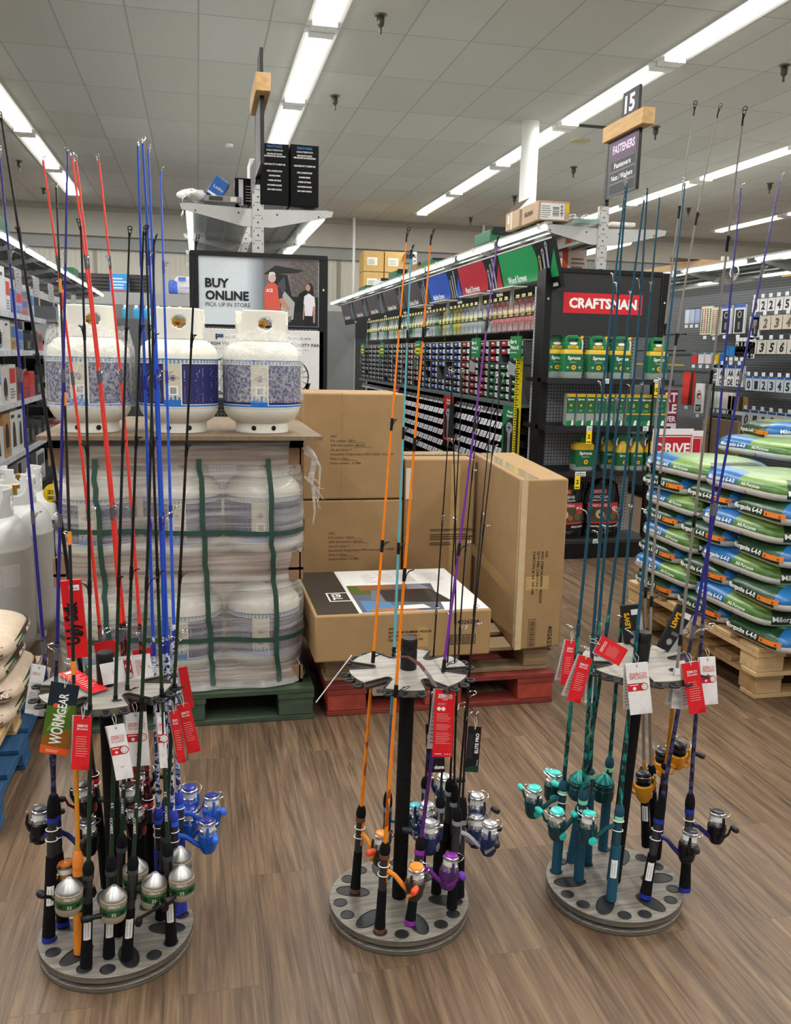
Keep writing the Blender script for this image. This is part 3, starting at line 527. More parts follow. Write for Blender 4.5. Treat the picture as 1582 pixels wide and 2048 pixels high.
def fishing_rod(key, st, P0, Pc, Pt, gz, rk, rz, az, label):
    upm, lom, wr, fg, rg, ac, gd, br = ST[st]; P0, Pc, Pt = V(P0), V(Pc), V(Pt)
    t = thing('fishing_rod', label, 'fishing rod', P0, 'fishing rods on the racks')
    def q(z):
        a, b, c = P0.z, Pc.z, Pt.z
        return P0*((z-b)*(z-c)/((a-b)*(a-c)))+Pc*((z-a)*(z-c)/((b-a)*(b-c)))+Pt*((z-a)*(z-b)/((c-a)*(c-b)))
    path = [q(P0.z+(Pt.z-P0.z)*i/40) for i in range(41)]
    H = Pt.z; br *= 1.15; rad = lambda z: br*(1-.60*max(0, (z-.3))/(H-.3))
    seg = lambda z0, z1, n=14: [q(z0+(z1-z0)*i/n) for i in range(n+1)]
    jz = .80 if st not in ('orange', 'purple', 'turq', 'black', 'gray') else .52
    if st in ('zeb', 'worm'): jz = .93 if st == 'zeb' else .66
    if key == 'G3': jz = .70; lom = P('c4811a', .35)
    b = G(); s = seg(gz-.005, jz, 12); b.tube(s, [rad(p.z) for p in s], lom, 9)
    if st == 'zeb' and key in ('L6', 'L7', 'L8', 'L9'):
        for zz, w_, tx in ((gz+.06, .042, 'ZEBCO'), (gz+.125, .014, '33')):
            c0 = q(zz); view = V((-c0.x, -c0.y, 0)).normalized(); side = view.cross(V((0,0,1))).normalized()
            F = flat(c0+view*(br+.0008), -side*-1 if False else V((0,0,1)).cross(view), V((0,0,1))); b.txt(F, .002, 0, tx, .0055, P('dfe6da'), w=w_, bold=.02, rot=True)
    if key == 'G3':
        c0 = q(.60); view = V((-c0.x, -c0.y, 0)).normalized(); F = flat(c0+view*(br+.0006), V((0,0,1)).cross(view), V((0,0,1))); b.txt(F, .003, 0, 'NBN', .006, BLK, w=.04, bold=.03, rot=True)
    b.obj('lower_blank', t)
    b = G(); s = seg(jz, H, 26); b.tube(s, [rad(p.z)*(.93) for p in s], upm, 8); b.obj('upper_blank', t)
    # grips
    L = gz-P0.z; g = G(); c, T = frame_at(path, P0.z+.01)
    rl = max(.09, rz-.055-P0.z)
    w = .0142 if st in ('teal', 'blue', 'navy', 'worm') else .0130
    s = seg(P0.z, P0.z+rl, 6); g.tube(s, [w*1.12, w*1.1, w, w*.95, w*.95, w*.92, w*.9] if st not in ('teal', 'blue', 'worm') else [w]*7, rg, 14)
    if st in ('navy', 'orange', 'purple', 'red'): s = seg(P0.z+.0, P0.z+.012, 2); g.tube(s, w*1.16, ac, 14)
    g.obj('rear_grip', t)
    g = G(); z0 = P0.z+rl; z1 = max(z0+.06, min(rz+.045, gz-.03)); s = seg(z0, z1, 4); g.tube(s, [.0105, .0112, .0102, .0106, .0112], M('seat_'+('smoke' if st != 'teal' else 'teal'), '2a2b2d' if st != 'teal' else '1a4654', .4), 12)
    s = seg(z1-.012, z1, 1); g.tube(s, .0132, ac, 14); g.obj('reel_seat', t)
    g = G(); s = seg(z1, gz, 5); g.tube(s, [.0122, .0136, .0136, .0128, .0112, .0085], fg, 14); g.obj('fore_grip', t)
    if st == 'zeb' or key in ('N2', 'T6', 'L2', 'G1'):              # bar-code sticker on the handle
        zz = P0.z+rl*.45; c0 = q(zz); a0 = math.atan2(-c0.y, -c0.x); r = w*1.0+.0009
        F = lambda u, v, d=0.: q(zz+v)+V((math.cos(a0+u/r)*(r+d), math.sin(a0+u/r)*(r+d), 0))
        g = G(); g.rect(F, -.009, 0, .009, .05, P('ecece8'), 0, 6); g.bars(F, -.005, .006, .003, .044, 16, INK, .0003, True); g.obj('barcode_sticker', t)
    # guides
    D = V((math.cos(az), math.sin(az), 0))
    for k, (f, r) in enumerate(((0, .0045), (.125, .004), (.27, .005), (.45, .0075), (.62, .0115))):
        z = H-f*(H-.046) if k else H
        c, T = frame_at(path, min(z, H-.002)); Dk = (D-T*D.dot(T)).normalized(); S = T.cross(Dk)
        g = G()
        if k == 0:
            cc = c+T*.012+Dk*.005; g.tube([cc+(Dk*.55+T*.83)*r*math.cos(i*math.pi/6)+S*r*math.sin(i*math.pi/6) for i in range(12)], .0011, gd, 5, closed=True)
            for sg in (1, -1): g.tube([c-T*.012, cc+S*sg*r], .0009, gd, 5)
            g.tube([c-T*.02, c+T*.003], .0021, wr if st != 'zeb' else BLK, 8)
        else:
            cc = c+Dk*(rad(z)+r*1.7)+T*.012; g.tube([cc+(Dk*.9+T*.42)*r*math.cos(i*math.pi/7)+S*r*math.sin(i*math.pi/7) for i in range(14)], .0010, gd, 5, closed=True)
            for sg in (1, -1): g.tube([c+Dk*rad(z)-T*.012, c+Dk*(rad(z)+.002), cc+S*sg*r*.75-Dk*r*.5], .0009, gd, 5)
            s = seg(z-.016, z+.016, 2); g.tube(s, rad(z)*1.12+.0003, wr, 9)
        g.obj('line_guide', t)
    c, T = frame_at(path, rz)
    if rk.startswith('cast'): cast_reel(t, c, T, az, 'teal' in rk)
    else: spin_reel(t, c, T, az, rk)
    return t
ROD_LABEL = {
 'L1': 'navy rod on the left rack with its tip at the left edge of the photo',
 'L2': 'navy camouflage rod at the left rack, outermost left, behind the printed worm tag',
 'L3': 'thick black rod leaning far left, carrying the tall red sleeve tag',
 'L4': 'black rod with orange wraps and an orange handle on the left rack',
 'L5': 'dark green rod with cone-nosed reel beside the orange handle of the left rack',
 'L6': 'dark green rod with cone-nosed reel, at the very front of the left rack',
 'L7': 'dark green rod of the left rack, its cone-nosed reel set back behind its neighbours',
 'L8': 'dark green rod with cone-nosed reel crossing before a square-hung white tag',
 'L9': 'dark green rod with cone-nosed reel at the front right of the left rack',
 'L10': 'dark green rod of the left rack, its tip in front of the signboard edge',
 'R1': 'red rod leaning farthest left of the red rods on the left rack',
 'R2': 'red rod second from the left of the red rods, crossing close behind its neighbour',
 'R3': 'red rod third from the left of the red rods on the left rack',
 'R4': 'red rod rightmost of the red rods on the left rack',
 'B1': 'bright blue rod leftmost of the blue rods on the left rack, with camouflage lower shaft',
 'B2': 'bright blue rod with the tallest tip of the blue rods on the left rack',
 'B3': 'bright blue rod third from the left of the blue rods on the left rack',
 'B4': 'bright blue rod rightmost of the blue rods, with a shorter tip, on the left rack',
 'M1': 'orange rod with orange spinning reel at the left side of the middle rack',
 'M2': 'turquoise rod behind the post of the middle rack',
 'M3': 'orange rod with orange spinning reel at the front of the middle rack',
 'M4': 'purple rod with purple spinning reel leaning right in the middle rack',
 'K1': 'leftmost thin black rod standing in the middle rack, silver reel in front',
 'K2': 'thin black rod of the middle rack with its silver reel turned away',
 'K3': 'thin black rod with silver reel standing in the right oval tray behind the purple reel',
 'K4': 'thin black rod with the shortest tip of the thin black rods in the middle rack',
 'K5': 'thin black rod leaning right, its silver reel second of three beside the middle rack',
 'K6': 'thin black rod with the nearest silver reel sticking out right of the middle rack',
 'T1': 'teal rod outermost left on the right rack',
 'T2': 'teal rod standing in the left oval tray of the right rack, beside the outermost one',
 'T3': 'teal rod with round camouflage reel behind the two leftmost teal rods',
 'T4': 'teal rod at the back of the right rack, turquoise-capped reel pointing left',
 'T5': 'teal rod at the back of the right rack with a round camouflage reel',
 'T6': 'teal rod standing in the front oval tray of the right rack before the black post',
 'G1': 'leftmost grey rod, its golden reel close to the post of the right rack',
 'G2': 'grey rod in the middle of the grey rods on the right rack',
 'G3': 'grey rod with a golden-orange lower shaft, rightmost of the grey rods',
 'N1': 'navy rod outermost right on the right rack, its reel reaching past the rim',
 'N2': 'navy rod with its tip farthest right, standing in the front right oval tray',
}
for r in RODS: fishing_rod(*r, ROD_LABEL[r[0]])
# ================================================================ hang tags
def tag_art(g, F, w, h, st):
    R_, Wt, K = P('e0252b', .4), P('f1f0ee', .45), P('cf2a34', .4)
    if st == 'red':
        g.txt(F, 0, h*.80, 'ZEBCO', h*.045, Wt, w=w*.62, al='C', bold=.03); g.txt(F, 0, h*.745, 'SPLASH', h*.035, Wt, w=w*.6, al='C', bold=.02); g.lines(F, -w*.32, h*.26, w*.36, h*.66, 9, P('f0b0ac'), fill=.22)
        for i in range(6): g.shape(F, [(w*(.05+.07*i), h*.01), (w*(.09+.07*i), h*.01), (w*(.16+.06*i), h*(.1+.02*(i % 3)))], P('c01a22'), .0007)
    if st == 'redtext':
        g.txt(F, 0, h*.89, 'ZEBCO', h*.042, Wt, w=w*.72, al='C', bold=.04); g.rect(F, -w*.36, h*.87, w*.36, h*.877, Wt); g.txt(F, 0, h*.845, 'SPLASH', h*.016, Wt, al='C', bold=.02)
        g.lines(F, -w*.36, h*.77, w*.1, h*.81, 3, P('f0a8a6'), fill=.3)
        for x in (-.28, -.06): g.disc(F, w*x, h*.715, w*.1, Wt)
        for i, (a, b_) in enumerate(((.2, .38), (.4, .5), (.53, .66))): g.lines(F, -w*.38, h*a, w*.4, h*b_, 7, P('ef9a98'), fill=.3)
        g.rect(F, -w*.38, h*.04, -w*.05, h*.05, Wt)
        for x in (.14, .26, .38): g.disc(F, w*x, h*.045, w*.03, Wt)
    if st in ('z33', 'splash'):
        g.txt(F, 0, h*.76, 'ZEBCO', h*.058, K, w=w*.78, al='C'); g.rect(F, -w*.39, h*.742, w*.39, h*.747, K); g.txt(F, 0, h*.69, '33 CLASSIC' if st == 'z33' else 'SPLASH', h*.04 if st == 'z33' else h*.05, K, w=w*.76, al='C')
        g.rect(F, -w*.5, h*.46, w*.25, h*.61, K); g.disc(F, w*.25, h*.535, h*.075, K, .0006, 20); g.disc(F, w*.25, h*.535, h*.06, Wt, .0009); g.ring(F, w*.25, h*.535, h*.028, h*.04, P('b9b6b6'), .0012)
        g.disc(F, -w*.2, h*.51, w*.08, Wt, .0009); g.rect(F, -w*.42, h*.57, -w*.02, h*.585, Wt, .0009)
        if st == 'z33': g.txt(F, 0, h*.22, '$0.10*', h*.03, K, al='C', w=w*.2)
        for i in range(6): g.shape(F, [(w*(-.1+.1*i), h*.01), (w*(-.07+.1*i), h*.01), (w*min(.49, .06+.09*i), h*(.12+.025*(i % 3)))], P('c4c3c4'), .0007)
    if st == 'lines':
        for i, (a, b_) in enumerate(((.1, .22), (.3, .46), (.54, .66))): g.lines(F, -w*.42, h*a, w*.38, h*b_, 4, P('8f8d90'), fill=.25)
        g.txt(F, -w*.4, h*.8, 'ZEBCO', h*.05, K, w=w*.6)
    if st == 'splash2': g.txt(F, 0, h*.12, 'SPLASH', h*.16, P('4a4648'), al='C', w=w*.6, bold=.02)
    if st == 'worm':
        g.shape(F, [(-w/2, 0), (w/2, 0), (w/2, h*.09), (-w/2, h*.11)], P('e8581c'), .0006); g.shape(F, [(-w/2, h*.11), (w/2, h*.09), (w/2, h*.4), (-w/2, h*.24)], P('8a5a1c'), .0006)
        g.shape(F, [(-w/2, h*.24), (w/2, h*.4), (w/2, h*.72), (-w/2, h*.66)], P('4a6a1e'), .0006); g.shape(F, [(-w/2, h*.66), (w/2, h*.72), (w/2, h), (-w/2, h)], P('1a2630'), .0006)
        g.shape(F, [(-w*.4, h*.3), (w*.1, h*.42), (w*.3, h*.7), (-w*.1, h*.6)], P('6e8f2a'), .0008)
        g.txt(F, w*.18, h*.14, 'WORM', h*.16, P('f4f4f0'), w=h*.42, bold=.02, rot=True, d=.0015); g.txt(F, w*.18, h*.565, 'GEAR', h*.12, P('f4f4f0'), w=h*.3, bold=.02, rot=True, d=.0015)
        g.disc(F, -w*.2, h*.68, w*.09, P('e8581c'), .0012); g.lines(F, -w*.3, h*.03, w*.2, h*.07, 2, P('f2d8b8'), .0012, .4)
    if st == 'ugly':
        g.rect(F, -w*.1, h*.87, w*.38, h*.94, Wt, .0008); g.txt(F, -w*.06, h*.885, '4.8 ft', h*.025, INK, w=w*.36); g.txt(F, w*.16, h*.18, 'Ugly Stik', h*.15, INK, w=h*.55, bold=.05, rot=True)
    if st == 'elite':
        g.txt(F, w*.36, h*.42, 'ELITE PRO', h*.075, P('e8e8ea'), w=h*.44, bold=.04, rot=True); g.lines(F, -w*.42, h*.3, w*.05, h*.85, 16, P('4c5052'), fill=.25); g.shape(F, [(-w*.5, 0), (w*.5, 0), (w*.4, h*.16), (-w*.5, h*.1)], P('0f3a2c'), .0007); g.txt(F, w*.4, h*.15, 'Okuma', h*.03, P('e8e8ea'), w=h*.13, rot=True)
    if st == 'okuma':
        g.rect(F, -w*.5, h*.28, w*.5, h*.42, P('1a2a5e')); g.txt(F, -w*.1, h*.08, 'okuma', h*.075, P('f0f0f0'), w=w*.56, bold=.05); g.ring(F, -w*.2, h*.74, w*.2, w*.26, P('9aa4b8'))
    if st == 'lews':
        g.txt(F, -w*.16, h*.5, "LEW'S", h*.12, P('e8b01c'), w=h*.34, bold=.04, rot=True, shear=0); g.rect(F, -w*.05, h*.78, w*.38, h*.9, P('e8e6e4')); g.disc(F, -w*.1, h*.2, w*.17, P('7a7a78')); g.disc(F, -w*.1, h*.2, w*.13, P('a09f98'), .0009); g.lines(F, -w*.2, h*.36, w*.35, h*.44, 3, P('b8b6b0'), fill=.3)
        g.shape(F, [(w*.5, 0), (w*.5, h), (w*.3, h*.5), (w*.12, 0)], P('a9a8a6'), .0005)
BASEC = {'red': 'e0252b', 'redplain': 'c41d24', 'redtext': 'da1f27', 'z33': 'f1f0ee', 'splash': 'f1f0ee', 'splash2': 'ece8e8', 'lines': 'e4e2e2', 'worm': '2c4418', 'ugly': 'd81e22', 'elite': '121416', 'okuma': '16161a', 'lews': '232224'}
def hang_tag(key, st, T, B_, U, back, label):
    T, B_, U = V(T), V(B_), V(U); w = U.length; h = (T-B_).length; Vd = (T-B_).normalized(); N = U.normalized().cross(Vd)
    t = thing('hang_tag', label, 'tag', T, 'hang tags on the fishing rods')
    F = flat(B_, U, Vd); c = P(BASEC[st], .4); th = .0009 if st not in ('lews', 'ugly') else .012
    g = G(); M4 = Matrix.Translation(B_) @ Matrix((U.normalized(), Vd, N)).transposed().to_4x4()
    g.box((-w/2, 0, -th), (w/2, h, 0), c, M4)
    if st not in ('lews', 'ugly', 'redplain', 'splash2'): g.disc(F, 0, h*.945, .0022, P('6a6668'), .0008, 12)
    tag_art(g, F, w, h, st); g.obj('front_card', t)
    if back:                                                        # second leaf of the folded card
        g = G(); q = Matrix.Translation(T-N*.0015) @ Matrix((U.normalized(), (Vd*1+N*.22).normalized(), N)).transposed().to_4x4()
        g.box((-w/2-.004, -h, -.0009), (w/2-.004, 0, 0), P('dcdadb', .45), q)
        F2 = lambda u, v, d=0.: q @ V((u, v, d)); g.lines(F2, -w*.5, -h*.9, -w*.2, -h*.3, 9, P('8f8d90'), fill=.25); g.obj('back_card', t)
    if st not in ('redplain', 'splash2', 'ugly', 'lews'):
        g = G(); c0 = T-Vd*h*.055+N*.001; g.tube([c0, T+Vd*.008+N*.004-U*.05, T+Vd*.02-U*.12, T+Vd*.026+U*.02, T+Vd*.016+U*.1+N*.003, c0+N*.002], .0007, P('d8d8d4'), 5); g.obj('string', t)
    return t
TAG_LABEL = {
 't1': 'white folded tag with small print hanging at the far left of the left rack', 't1b': 'narrow white tag half hidden behind the far left white tag of the left rack', 'worm': 'green and orange printed worm tag slanting on the left rack',
 't3': 'red tag below the printed worm tag on the left rack', 't4': 'white tag with red logo hanging lowest at the front of the left rack', 't5': 'white tag with red logo hanging behind a green rod of the left rack',
 't6': 'thin white tag seen almost edge-on among the blue rods', 't7': 'narrow red tag, left one of the two red tags right of the blue rods', 't8': 'red tag farthest right on the left rack, hanging askew', 't9': 'dark red tag at the rim right behind the rods of the left rack',
 't11': 'white tag lying on its long edge across the top of the left rack', 'ugly': 'tall red sleeve tag on the thick black rod behind the left rack', 'r13': 'red tag left of the post cap, behind the left rack top', 'r14': 'small red tag right of the post cap, behind the left rack top',
 'm14': 'upright red tag with fine white print hanging right of the middle post', 'm15': 'black tag with white side lettering at the right of the middle rack', 'm16': 'black and navy tag hidden behind the upright red tag of the middle rack', 'm18': 'small white tag peeping out under the middle rack top',
 'r20': 'red tag outermost left on the right rack', 'r21': 'red tag second from the left on the right rack, tilting', 'r22': 'narrow white printed tag behind the tilting red tag', 'r23': 'red tag resting diagonally above the right rack top', 'r24': 'white tag with red logo at the front of the right rack',
 'r25': 'red tag at the right of the right rack, between two white tags', 'r26': 'white tag with red logo outermost right on the right rack', 'r27': 'white printed tag just left of the right-hand red tag of the right rack', 'lew1': 'black card with yellow lettering beside the post of the right rack', 'lew2': 'black and grey boxed card with yellow lettering leaning on the grey rods'}
for r in TAGS: hang_tag(*r, TAG_LABEL[r[0]])
g = G(); q = [V(p) for p in FLAT_TAG]; g.poly([q[0], q[3], q[2], q[1]], P('e0252b', .4)); g.poly([p-V((0,0,.001)) for p in q], P('dcdadb', .45))
u = q[3]-q[0]; vv = q[1]-q[0]; le = (q[3]-q[0]); F = lambda a, b, d=0.: q[0]+le*a+(q[1]-q[0])*b+V((0,0,d+.0005))
le = q[2]-q[1]
for i in range(9): g.rect(F, .2+.07*i, .2, .225+.07*i, .62+.2*(i % 2), P('f0b0ac'))
g.rect(F, .06, .25, .14, .75, P('f1f0ee'))
tag(g.obj('hang_tag', loc=q[0]), 'red tag lying flat on the top of the left rack', 'tag', 'hang tags on the fishing rods')
g = G(); A = [V(p) for p in ARC_TAG]
def arc(u, v):
    x = u*(len(A)-1); i = min(int(x), len(A)-2); f = x-i; p = A[i].lerp(A[i+1], f); return p+V((.004*v, .03*(v-.5), .006-.03*v*(.35+.5*u)))
rm = P('9c1f2a', .35); wm = P('d9d2d2', .4); gm = M('translucent_red', 'b8a4a2', .4)
g.grid(arc, 20, 1, lambda u, v: gm if u < .3 else (rm if u < .68 else wm)); F = lambda a, b, d=0.: arc(a, 1-b)+V((0, -.001, .0006))
g.txt(F, .36, .3, 'ZEBCO', .4, P('5f1018'), w=.26); g.txt(F, .8, .1, 'SPLASH', .2, P('7a4a4a'), w=.15)
tag(g.obj('hang_tag', loc=A[0]), 'red and white tag arching over the top of the middle rack', 'tag', 'hang tags on the fishing rods')

g = G(); a, b_ = V((.374, 2.15, .738)), V((.283, 2.15, .617)); vw = V((.12, .99, 0)); g.add([a-vw*.004, b_-vw*.004, b_+vw*.004, a+vw*.004, a-vw*.004+V((.0012, 0, 0)), b_-vw*.004+V((.0012, 0, 0)), b_+vw*.004+V((.0012, 0, 0)), a+vw*.004+V((.0012, 0, 0))], [(0, 1, 2, 3), (7, 6, 5, 4), (0, 4, 5, 1), (1, 5, 6, 2), (2, 6, 7, 3), (3, 7, 4, 0)], P('ded6d4', .4))
tag(g.obj('hang_tag', loc=a), 'white tag seen edge-on sticking out left of the middle rack top', 'tag', 'hang tags on the fishing rods')
# ================================================================ pallets, cartons, wrapped load, cylinders, bags
def pallet(label, x0, x1, y0, y1, z0, h, mat, block=.13, endcol=None, nb=6):
    t = thing('wooden_pallet', label, 'pallet', ((x0+x1)/2, (y0+y1)/2, z0))
    th = h*.16; W_ = x1-x0; D = y1-y0
    for i in range(nb):
        w = D/nb*.72; c = y0+w/2+(D-w)*i/(nb-1); g = G(); g.box((x0, c-w/2, z0+h-th), (x1, c+w/2, z0+h), mat); g.obj('deck_board', t, bevel=.003)
    for i in range(3):
        c = x0+block/2+(W_-block)*i/2
        g = G(); g.box((c-block/2, y0+.001, z0+h-2*th), (c+block/2, y1-.001, z0+h-th-.0005), mat); g.obj('stringer_board', t)
        for j in range(3):
            cy = y0+.07+(D-.14)*j/2; g = G(); g.box((c-block/2+.004, cy-.066, z0+th+.0005), (c+block/2-.004, cy+.066, z0+h-2*th-.0005), endcol or mat)
            g.obj('block', t, bevel=.004)
    for j in range(3):
        cy = y0+.06+(D-.12)*j/2; g = G(); g.box((x0, cy-.055, z0), (x1, cy+.055, z0+th), mat); g.obj('bottom_board', t, bevel=.003)
    return t
GRN_W = M('green_painted_wood', '394a37', .75, var=.25, scale=12, stretch=(1, 5, 5), bump=.12); RED_W = M('red_painted_wood', '7c2c22', .75, var=.28, scale=10, stretch=(1, 5, 5), bump=.12)
BLU_W = M('blue_painted_wood', '28567f', .75, var=.25, scale=10, stretch=(4, 1, 4), bump=.12); OLDW = M('weathered_board', '8f7858', .8, var=.22, scale=8, stretch=(1, 6, 6), bump=.12)
pallet('green painted wooden pallet under the shrink-wrapped tank load', -.58, .45, 3.47, 4.50, 0, .14, GRN_W, .15)
pallet('red painted wooden pallet under the brown cartons in the middle', .505, 1.515, 3.48, 4.72, 0, .14, RED_W, .17, M('red_block', '9a3a2a', .75, var=.25, scale=14, bump=.1))
pallet('plain weathered pallet lying on the red pallet under the cartons', .50, 1.50, 3.52, 4.70, .141, .115, OLDW, .12)
pallet('blue painted pallet at the left edge, lowest under the beige bags', -1.66, -.63, 2.72, 3.78, 0, .125, BLU_W, .14)
pallet('plain wooden pallet on the blue pallet at the left edge', -1.68, -.66, 2.76, 3.78, .126, .105, PINE, .13)
pallet('lower plain pallet on the floor under the fertilizer bags', 2.44, 3.55, 3.36, 4.50, 0, .135, PINE, .14)
pallet('upper plain pallet directly under the fertilizer bags', 2.38, 3.5, 3.28, 4.50, .136, .135, M('pine_light', 'cdae7e', .75, var=.12, scale=5, stretch=(1, 8, 8), bump=.1), .14)

TAPE = M('clear_tape', 'b99a68', .15, coat=.5); TAPEW = M('glossy_tape', 'cbb48c', .12, coat=.6)
def carton(label, pts, z0, z1, art=None, group='brown cartons on the red pallet', mat=None):
    x = sum(p[0] for p in pts)/4; y = sum(p[1] for p in pts)/4
    t = thing('cardboard_carton', label, 'carton', (x, y, z0), group)
    g = G(); g.prism(pts, z0, z1, mat or CARD); g.obj('carton_body', t, bevel=.008, seg=2)
    if art:
        g = G(); art(g); 
        if g.f: g.obj('printing', t)
    return t
rectp = lambda x0, x1, y0, y1: [(x0, y0), (x1, y0), (x1, y1), (x0, y1)]
BRN = P('3a2c1e', .7)
def small_print(F, g, po, dest, seed):
    ls = ['AHC', 'P.O. number: '+po, 'AHC item number: 4001361', 'Qty per carton: 1', dest, 'Made in: China', 'Carton number:  of 3886']
    for i, s in enumerate(ls): g.txt(F, 0, -.022*i, s, .011, BRN, d=.001)
    for (u, i) in ((.095, 1), (.12, 2), (.055, 5)): g.rect(F, u, -.022*i-.004, u+.08, -.022*i-.0028, BRN, .001)
def art1(g):
    F = flat((.63, 4.2995, 1.10), (1, 0, 0), (0, 0, 1)); small_print(F, g, '22014', 'Destination: Virginia Import RDC Suffolk, VA 23434', 1)
    F0 = flat((.495, 4.2995, .82), (1, 0, 0), (0, 0, 1)); g.rect(F0, .19, 0, .192, .5, M('carton_line', 'a07a48', .8), .0007)  # thin upright brown line on the carton front
def art2(g):
    F = flat((.625, 4.2995, .615), (1, 0, 0), (0, 0, 1)); small_print(F, g, '202016', 'Destination: Seattle Import RDC Spanaway, WA 98387', 2)
carton('large brown carton on top of the stack at the left back of the red pallet', rectp(.492, 1.0, 4.3, 4.72), .792, 1.315, art1)
carton('large brown carton under another one at the left back of the red pallet', rectp(.492, 1.0, 4.3, 4.72), .257, .786, art2)
def art3(g):
    F = flat((1.02, 4.349, .28), (1, 0, 0), (0, 0, 1))
    g.rect(F, .245, .0, .295, .68, TAPE, .0008); g.rect(F, .006, .5, .04, .66, P('d9d0c2'), .001)
    g.lines(F, .14, .33, .38, .345, 2, BRN, .001, .4, .1); g.lines(F, .14, .285, .38, .32, 3, BRN, .001, .4, .2); g.lines(F, .14, .255, .27, .275, 2, BRN, .001, .4, .2)
    Ft = flat((1.02, 4.35, .988), (1, 0, 0), (0, 1, 0)); g.rect(Ft, .0, .15, .38, .21, TAPEW, .0008)
carton('tall brown carton standing at the back of the red pallet, right of the stacked ones', rectp(1.02, 1.395, 4.35, 4.72), .257, .985, art3)
tall = [(1.315, 3.46), (1.535, 3.485), (1.66, 4.50), (1.425, 4.48)]
def art4(g):
    a, b, c, d = [V((p[0], p[1], 0)) for p in tall]; U = (b-a).normalized(); F = flat(a+V((0, 0, .222)), U, (0, 0, 1))
    g.txt(F, .115, .45, 'AHC', .012, BRN, rot=False) if False else None
    R = lambda u, v, s, h, w: g.txt(lambda x, y, dd=0.: F(u+x, v+y, dd), 0, 0, s, h, BRN, w=w, d=.0012)
    def side(u, v, s, h, w, bold=.02):                               # lettering turned a quarter clockwise
        vs, fs, tw = text_mesh(s, bold); k = h/.73; kx = w/tw; g.add([F(u+y*k, v-x*kx, .0012) for x, y in vs], fs, BRN)
    side(.128, .47, 'AHC', .012, .03); side(.108, .47, 'AHC ITEM NUMBER: 4026234', .012, .23); side(.088, .47, 'QTY PER CARTON: 1', .012, .17); side(.068, .47, 'CARTON #: 64  OF 540', .012, .19)
    side(.158, .135, '4026234', .022, .115)
    g.rect(F, .062, .0385, .098, .17, BRN, .0010); g.rect(F, .0635, .041, .0965, .1675, CARD, .0014); g.bars(F, .067, .044, .093, .164, 26, BRN, .0018, True)
    g.rect(F, .0, .037, .03, .775, TAPEW, .0008); g.rect(F, .04, .3, .15, .36, TAPE, .0006)
    F2 = flat(d+V((0, 0, .222)), (a-d).normalized(), (0, 0, 1)); w = (a-d).length; g.rect(F2, w-.035, .037, w, .775, TAPEW, .0008); g.rect(F2, 0, .24, w, .30, TAPE, .0006)
    top = flat((a+d)/2+V((0, 0, 1.002)), (b-a).normalized(), (d-a).normalized()); n = .5; g.rect(top, .02, -n, .085, n, TAPEW, .0008)
carton('tall narrow brown carton with shiny tape, standing at the right of the red pallet', tall, .257, 1.002, art4)
def art5(g):
    F = flat((.445, 3.43, .2575), (1, 0, 0), (0, 0, 1)); T_ = flat((.445, 3.43, .457), (1, 0, 0), (0, 1, 0)); D = .74
    for i, s in enumerate(('AHC', 'AHC ITEM NUMBER: 4026234', 'QTY PER CARTON: 1', 'CARTON #: 118 OF 540')): g.txt(F, .305, .128-.0165*i, s, .0105, INK, bold=.015)
    g.txt(F, .60, .141, '4026234', .018, INK, w=.095, bold=.01)
    g.rect(F, .555, .052, .682, .094, INK, .0008); g.rect(F, .558, .055, .679, .091, CARD, .0011); g.bars(F, .562, .057, .676, .089, 30, INK, .0014)
    g.rect(F, .43, .05, .475, .135, TAPE, .0007)
    g.rect(T_, .012, .014, .742, D-.012, P('ecebe9', .35), .0006); g.rect(T_, .012, .014, .185, D-.012, P('37322d', .4), .001)
    g.rect(T_, .185, .014, .198, D-.012, P('dedddb', .4), .001)
    g.rect(T_, .09, .20, .19, .34, P('f0efed', .4), .0013); g.rect(T_, .097, .21, .183, .33, P('37322d', .4), .0016); g.txt(T_, .15, .225, 'TGI', .04, P('f0efed', .4), w=.09, bold=.03, d=.002, rot=True)
    pic = [(.2, .02), (.55, .02), (.6, .45), (.2, .45)]; g.shape(T_, pic, P('57606e', .4), .001)
    g.shape(T_, [(.2, .3), (.3, .3), (.3, .45), (.2, .45)], P('51602f', .4), .0013); g.shape(T_, [(.22, .03), (.36, .03), (.34, .17), (.22, .2)], P('4f7fa8', .4), .0013); g.shape(T_, [(.24, .02), (.45, .02), (.42, .07), (.24, .06)], P('b06a2e', .4), .0016)
    g.shape(T_, [(.33, .17), (.62, .13), (.57, .36), (.33, .36)], P('2f2a28', .4), .0016); g.shape(T_, [(.27, .2), (.33, .17), (.33, .36), (.3, .36)], P('6b707c', .4), .0014); g.shape(T_, [(.36, .05), (.5, .05), (.48, .11), (.37, .1)], P('e8e6e2', .4), .0018)
    g.shape(T_, [(.25, .36), (.42, .38), (.42, .43), (.25, .44)], P('8f5a34', .4), .0015); g.shape(T_, [(.47, .36), (.58, .36), (.54, .44), (.48, .44)], P('8a8a92', .4), .0015)
    for i, (a, b_, n) in enumerate(((.3, .36, 2), (.38, .45, 4), (.47, .55, 4), (.6, .69, 4))): g.lines(T_, a, .50, b_, .66, n*2, P('b2b0ae', .4), .0011, .22)
carton('low wide carton with white and black printed top, front of the red pallet', rectp(.445, 1.195, 3.43, 4.17), .2575, .457, art5, mat=M('cardboard_light', 'a38358', .8, var=.06, scale=9, bump=.05, bscale=60))

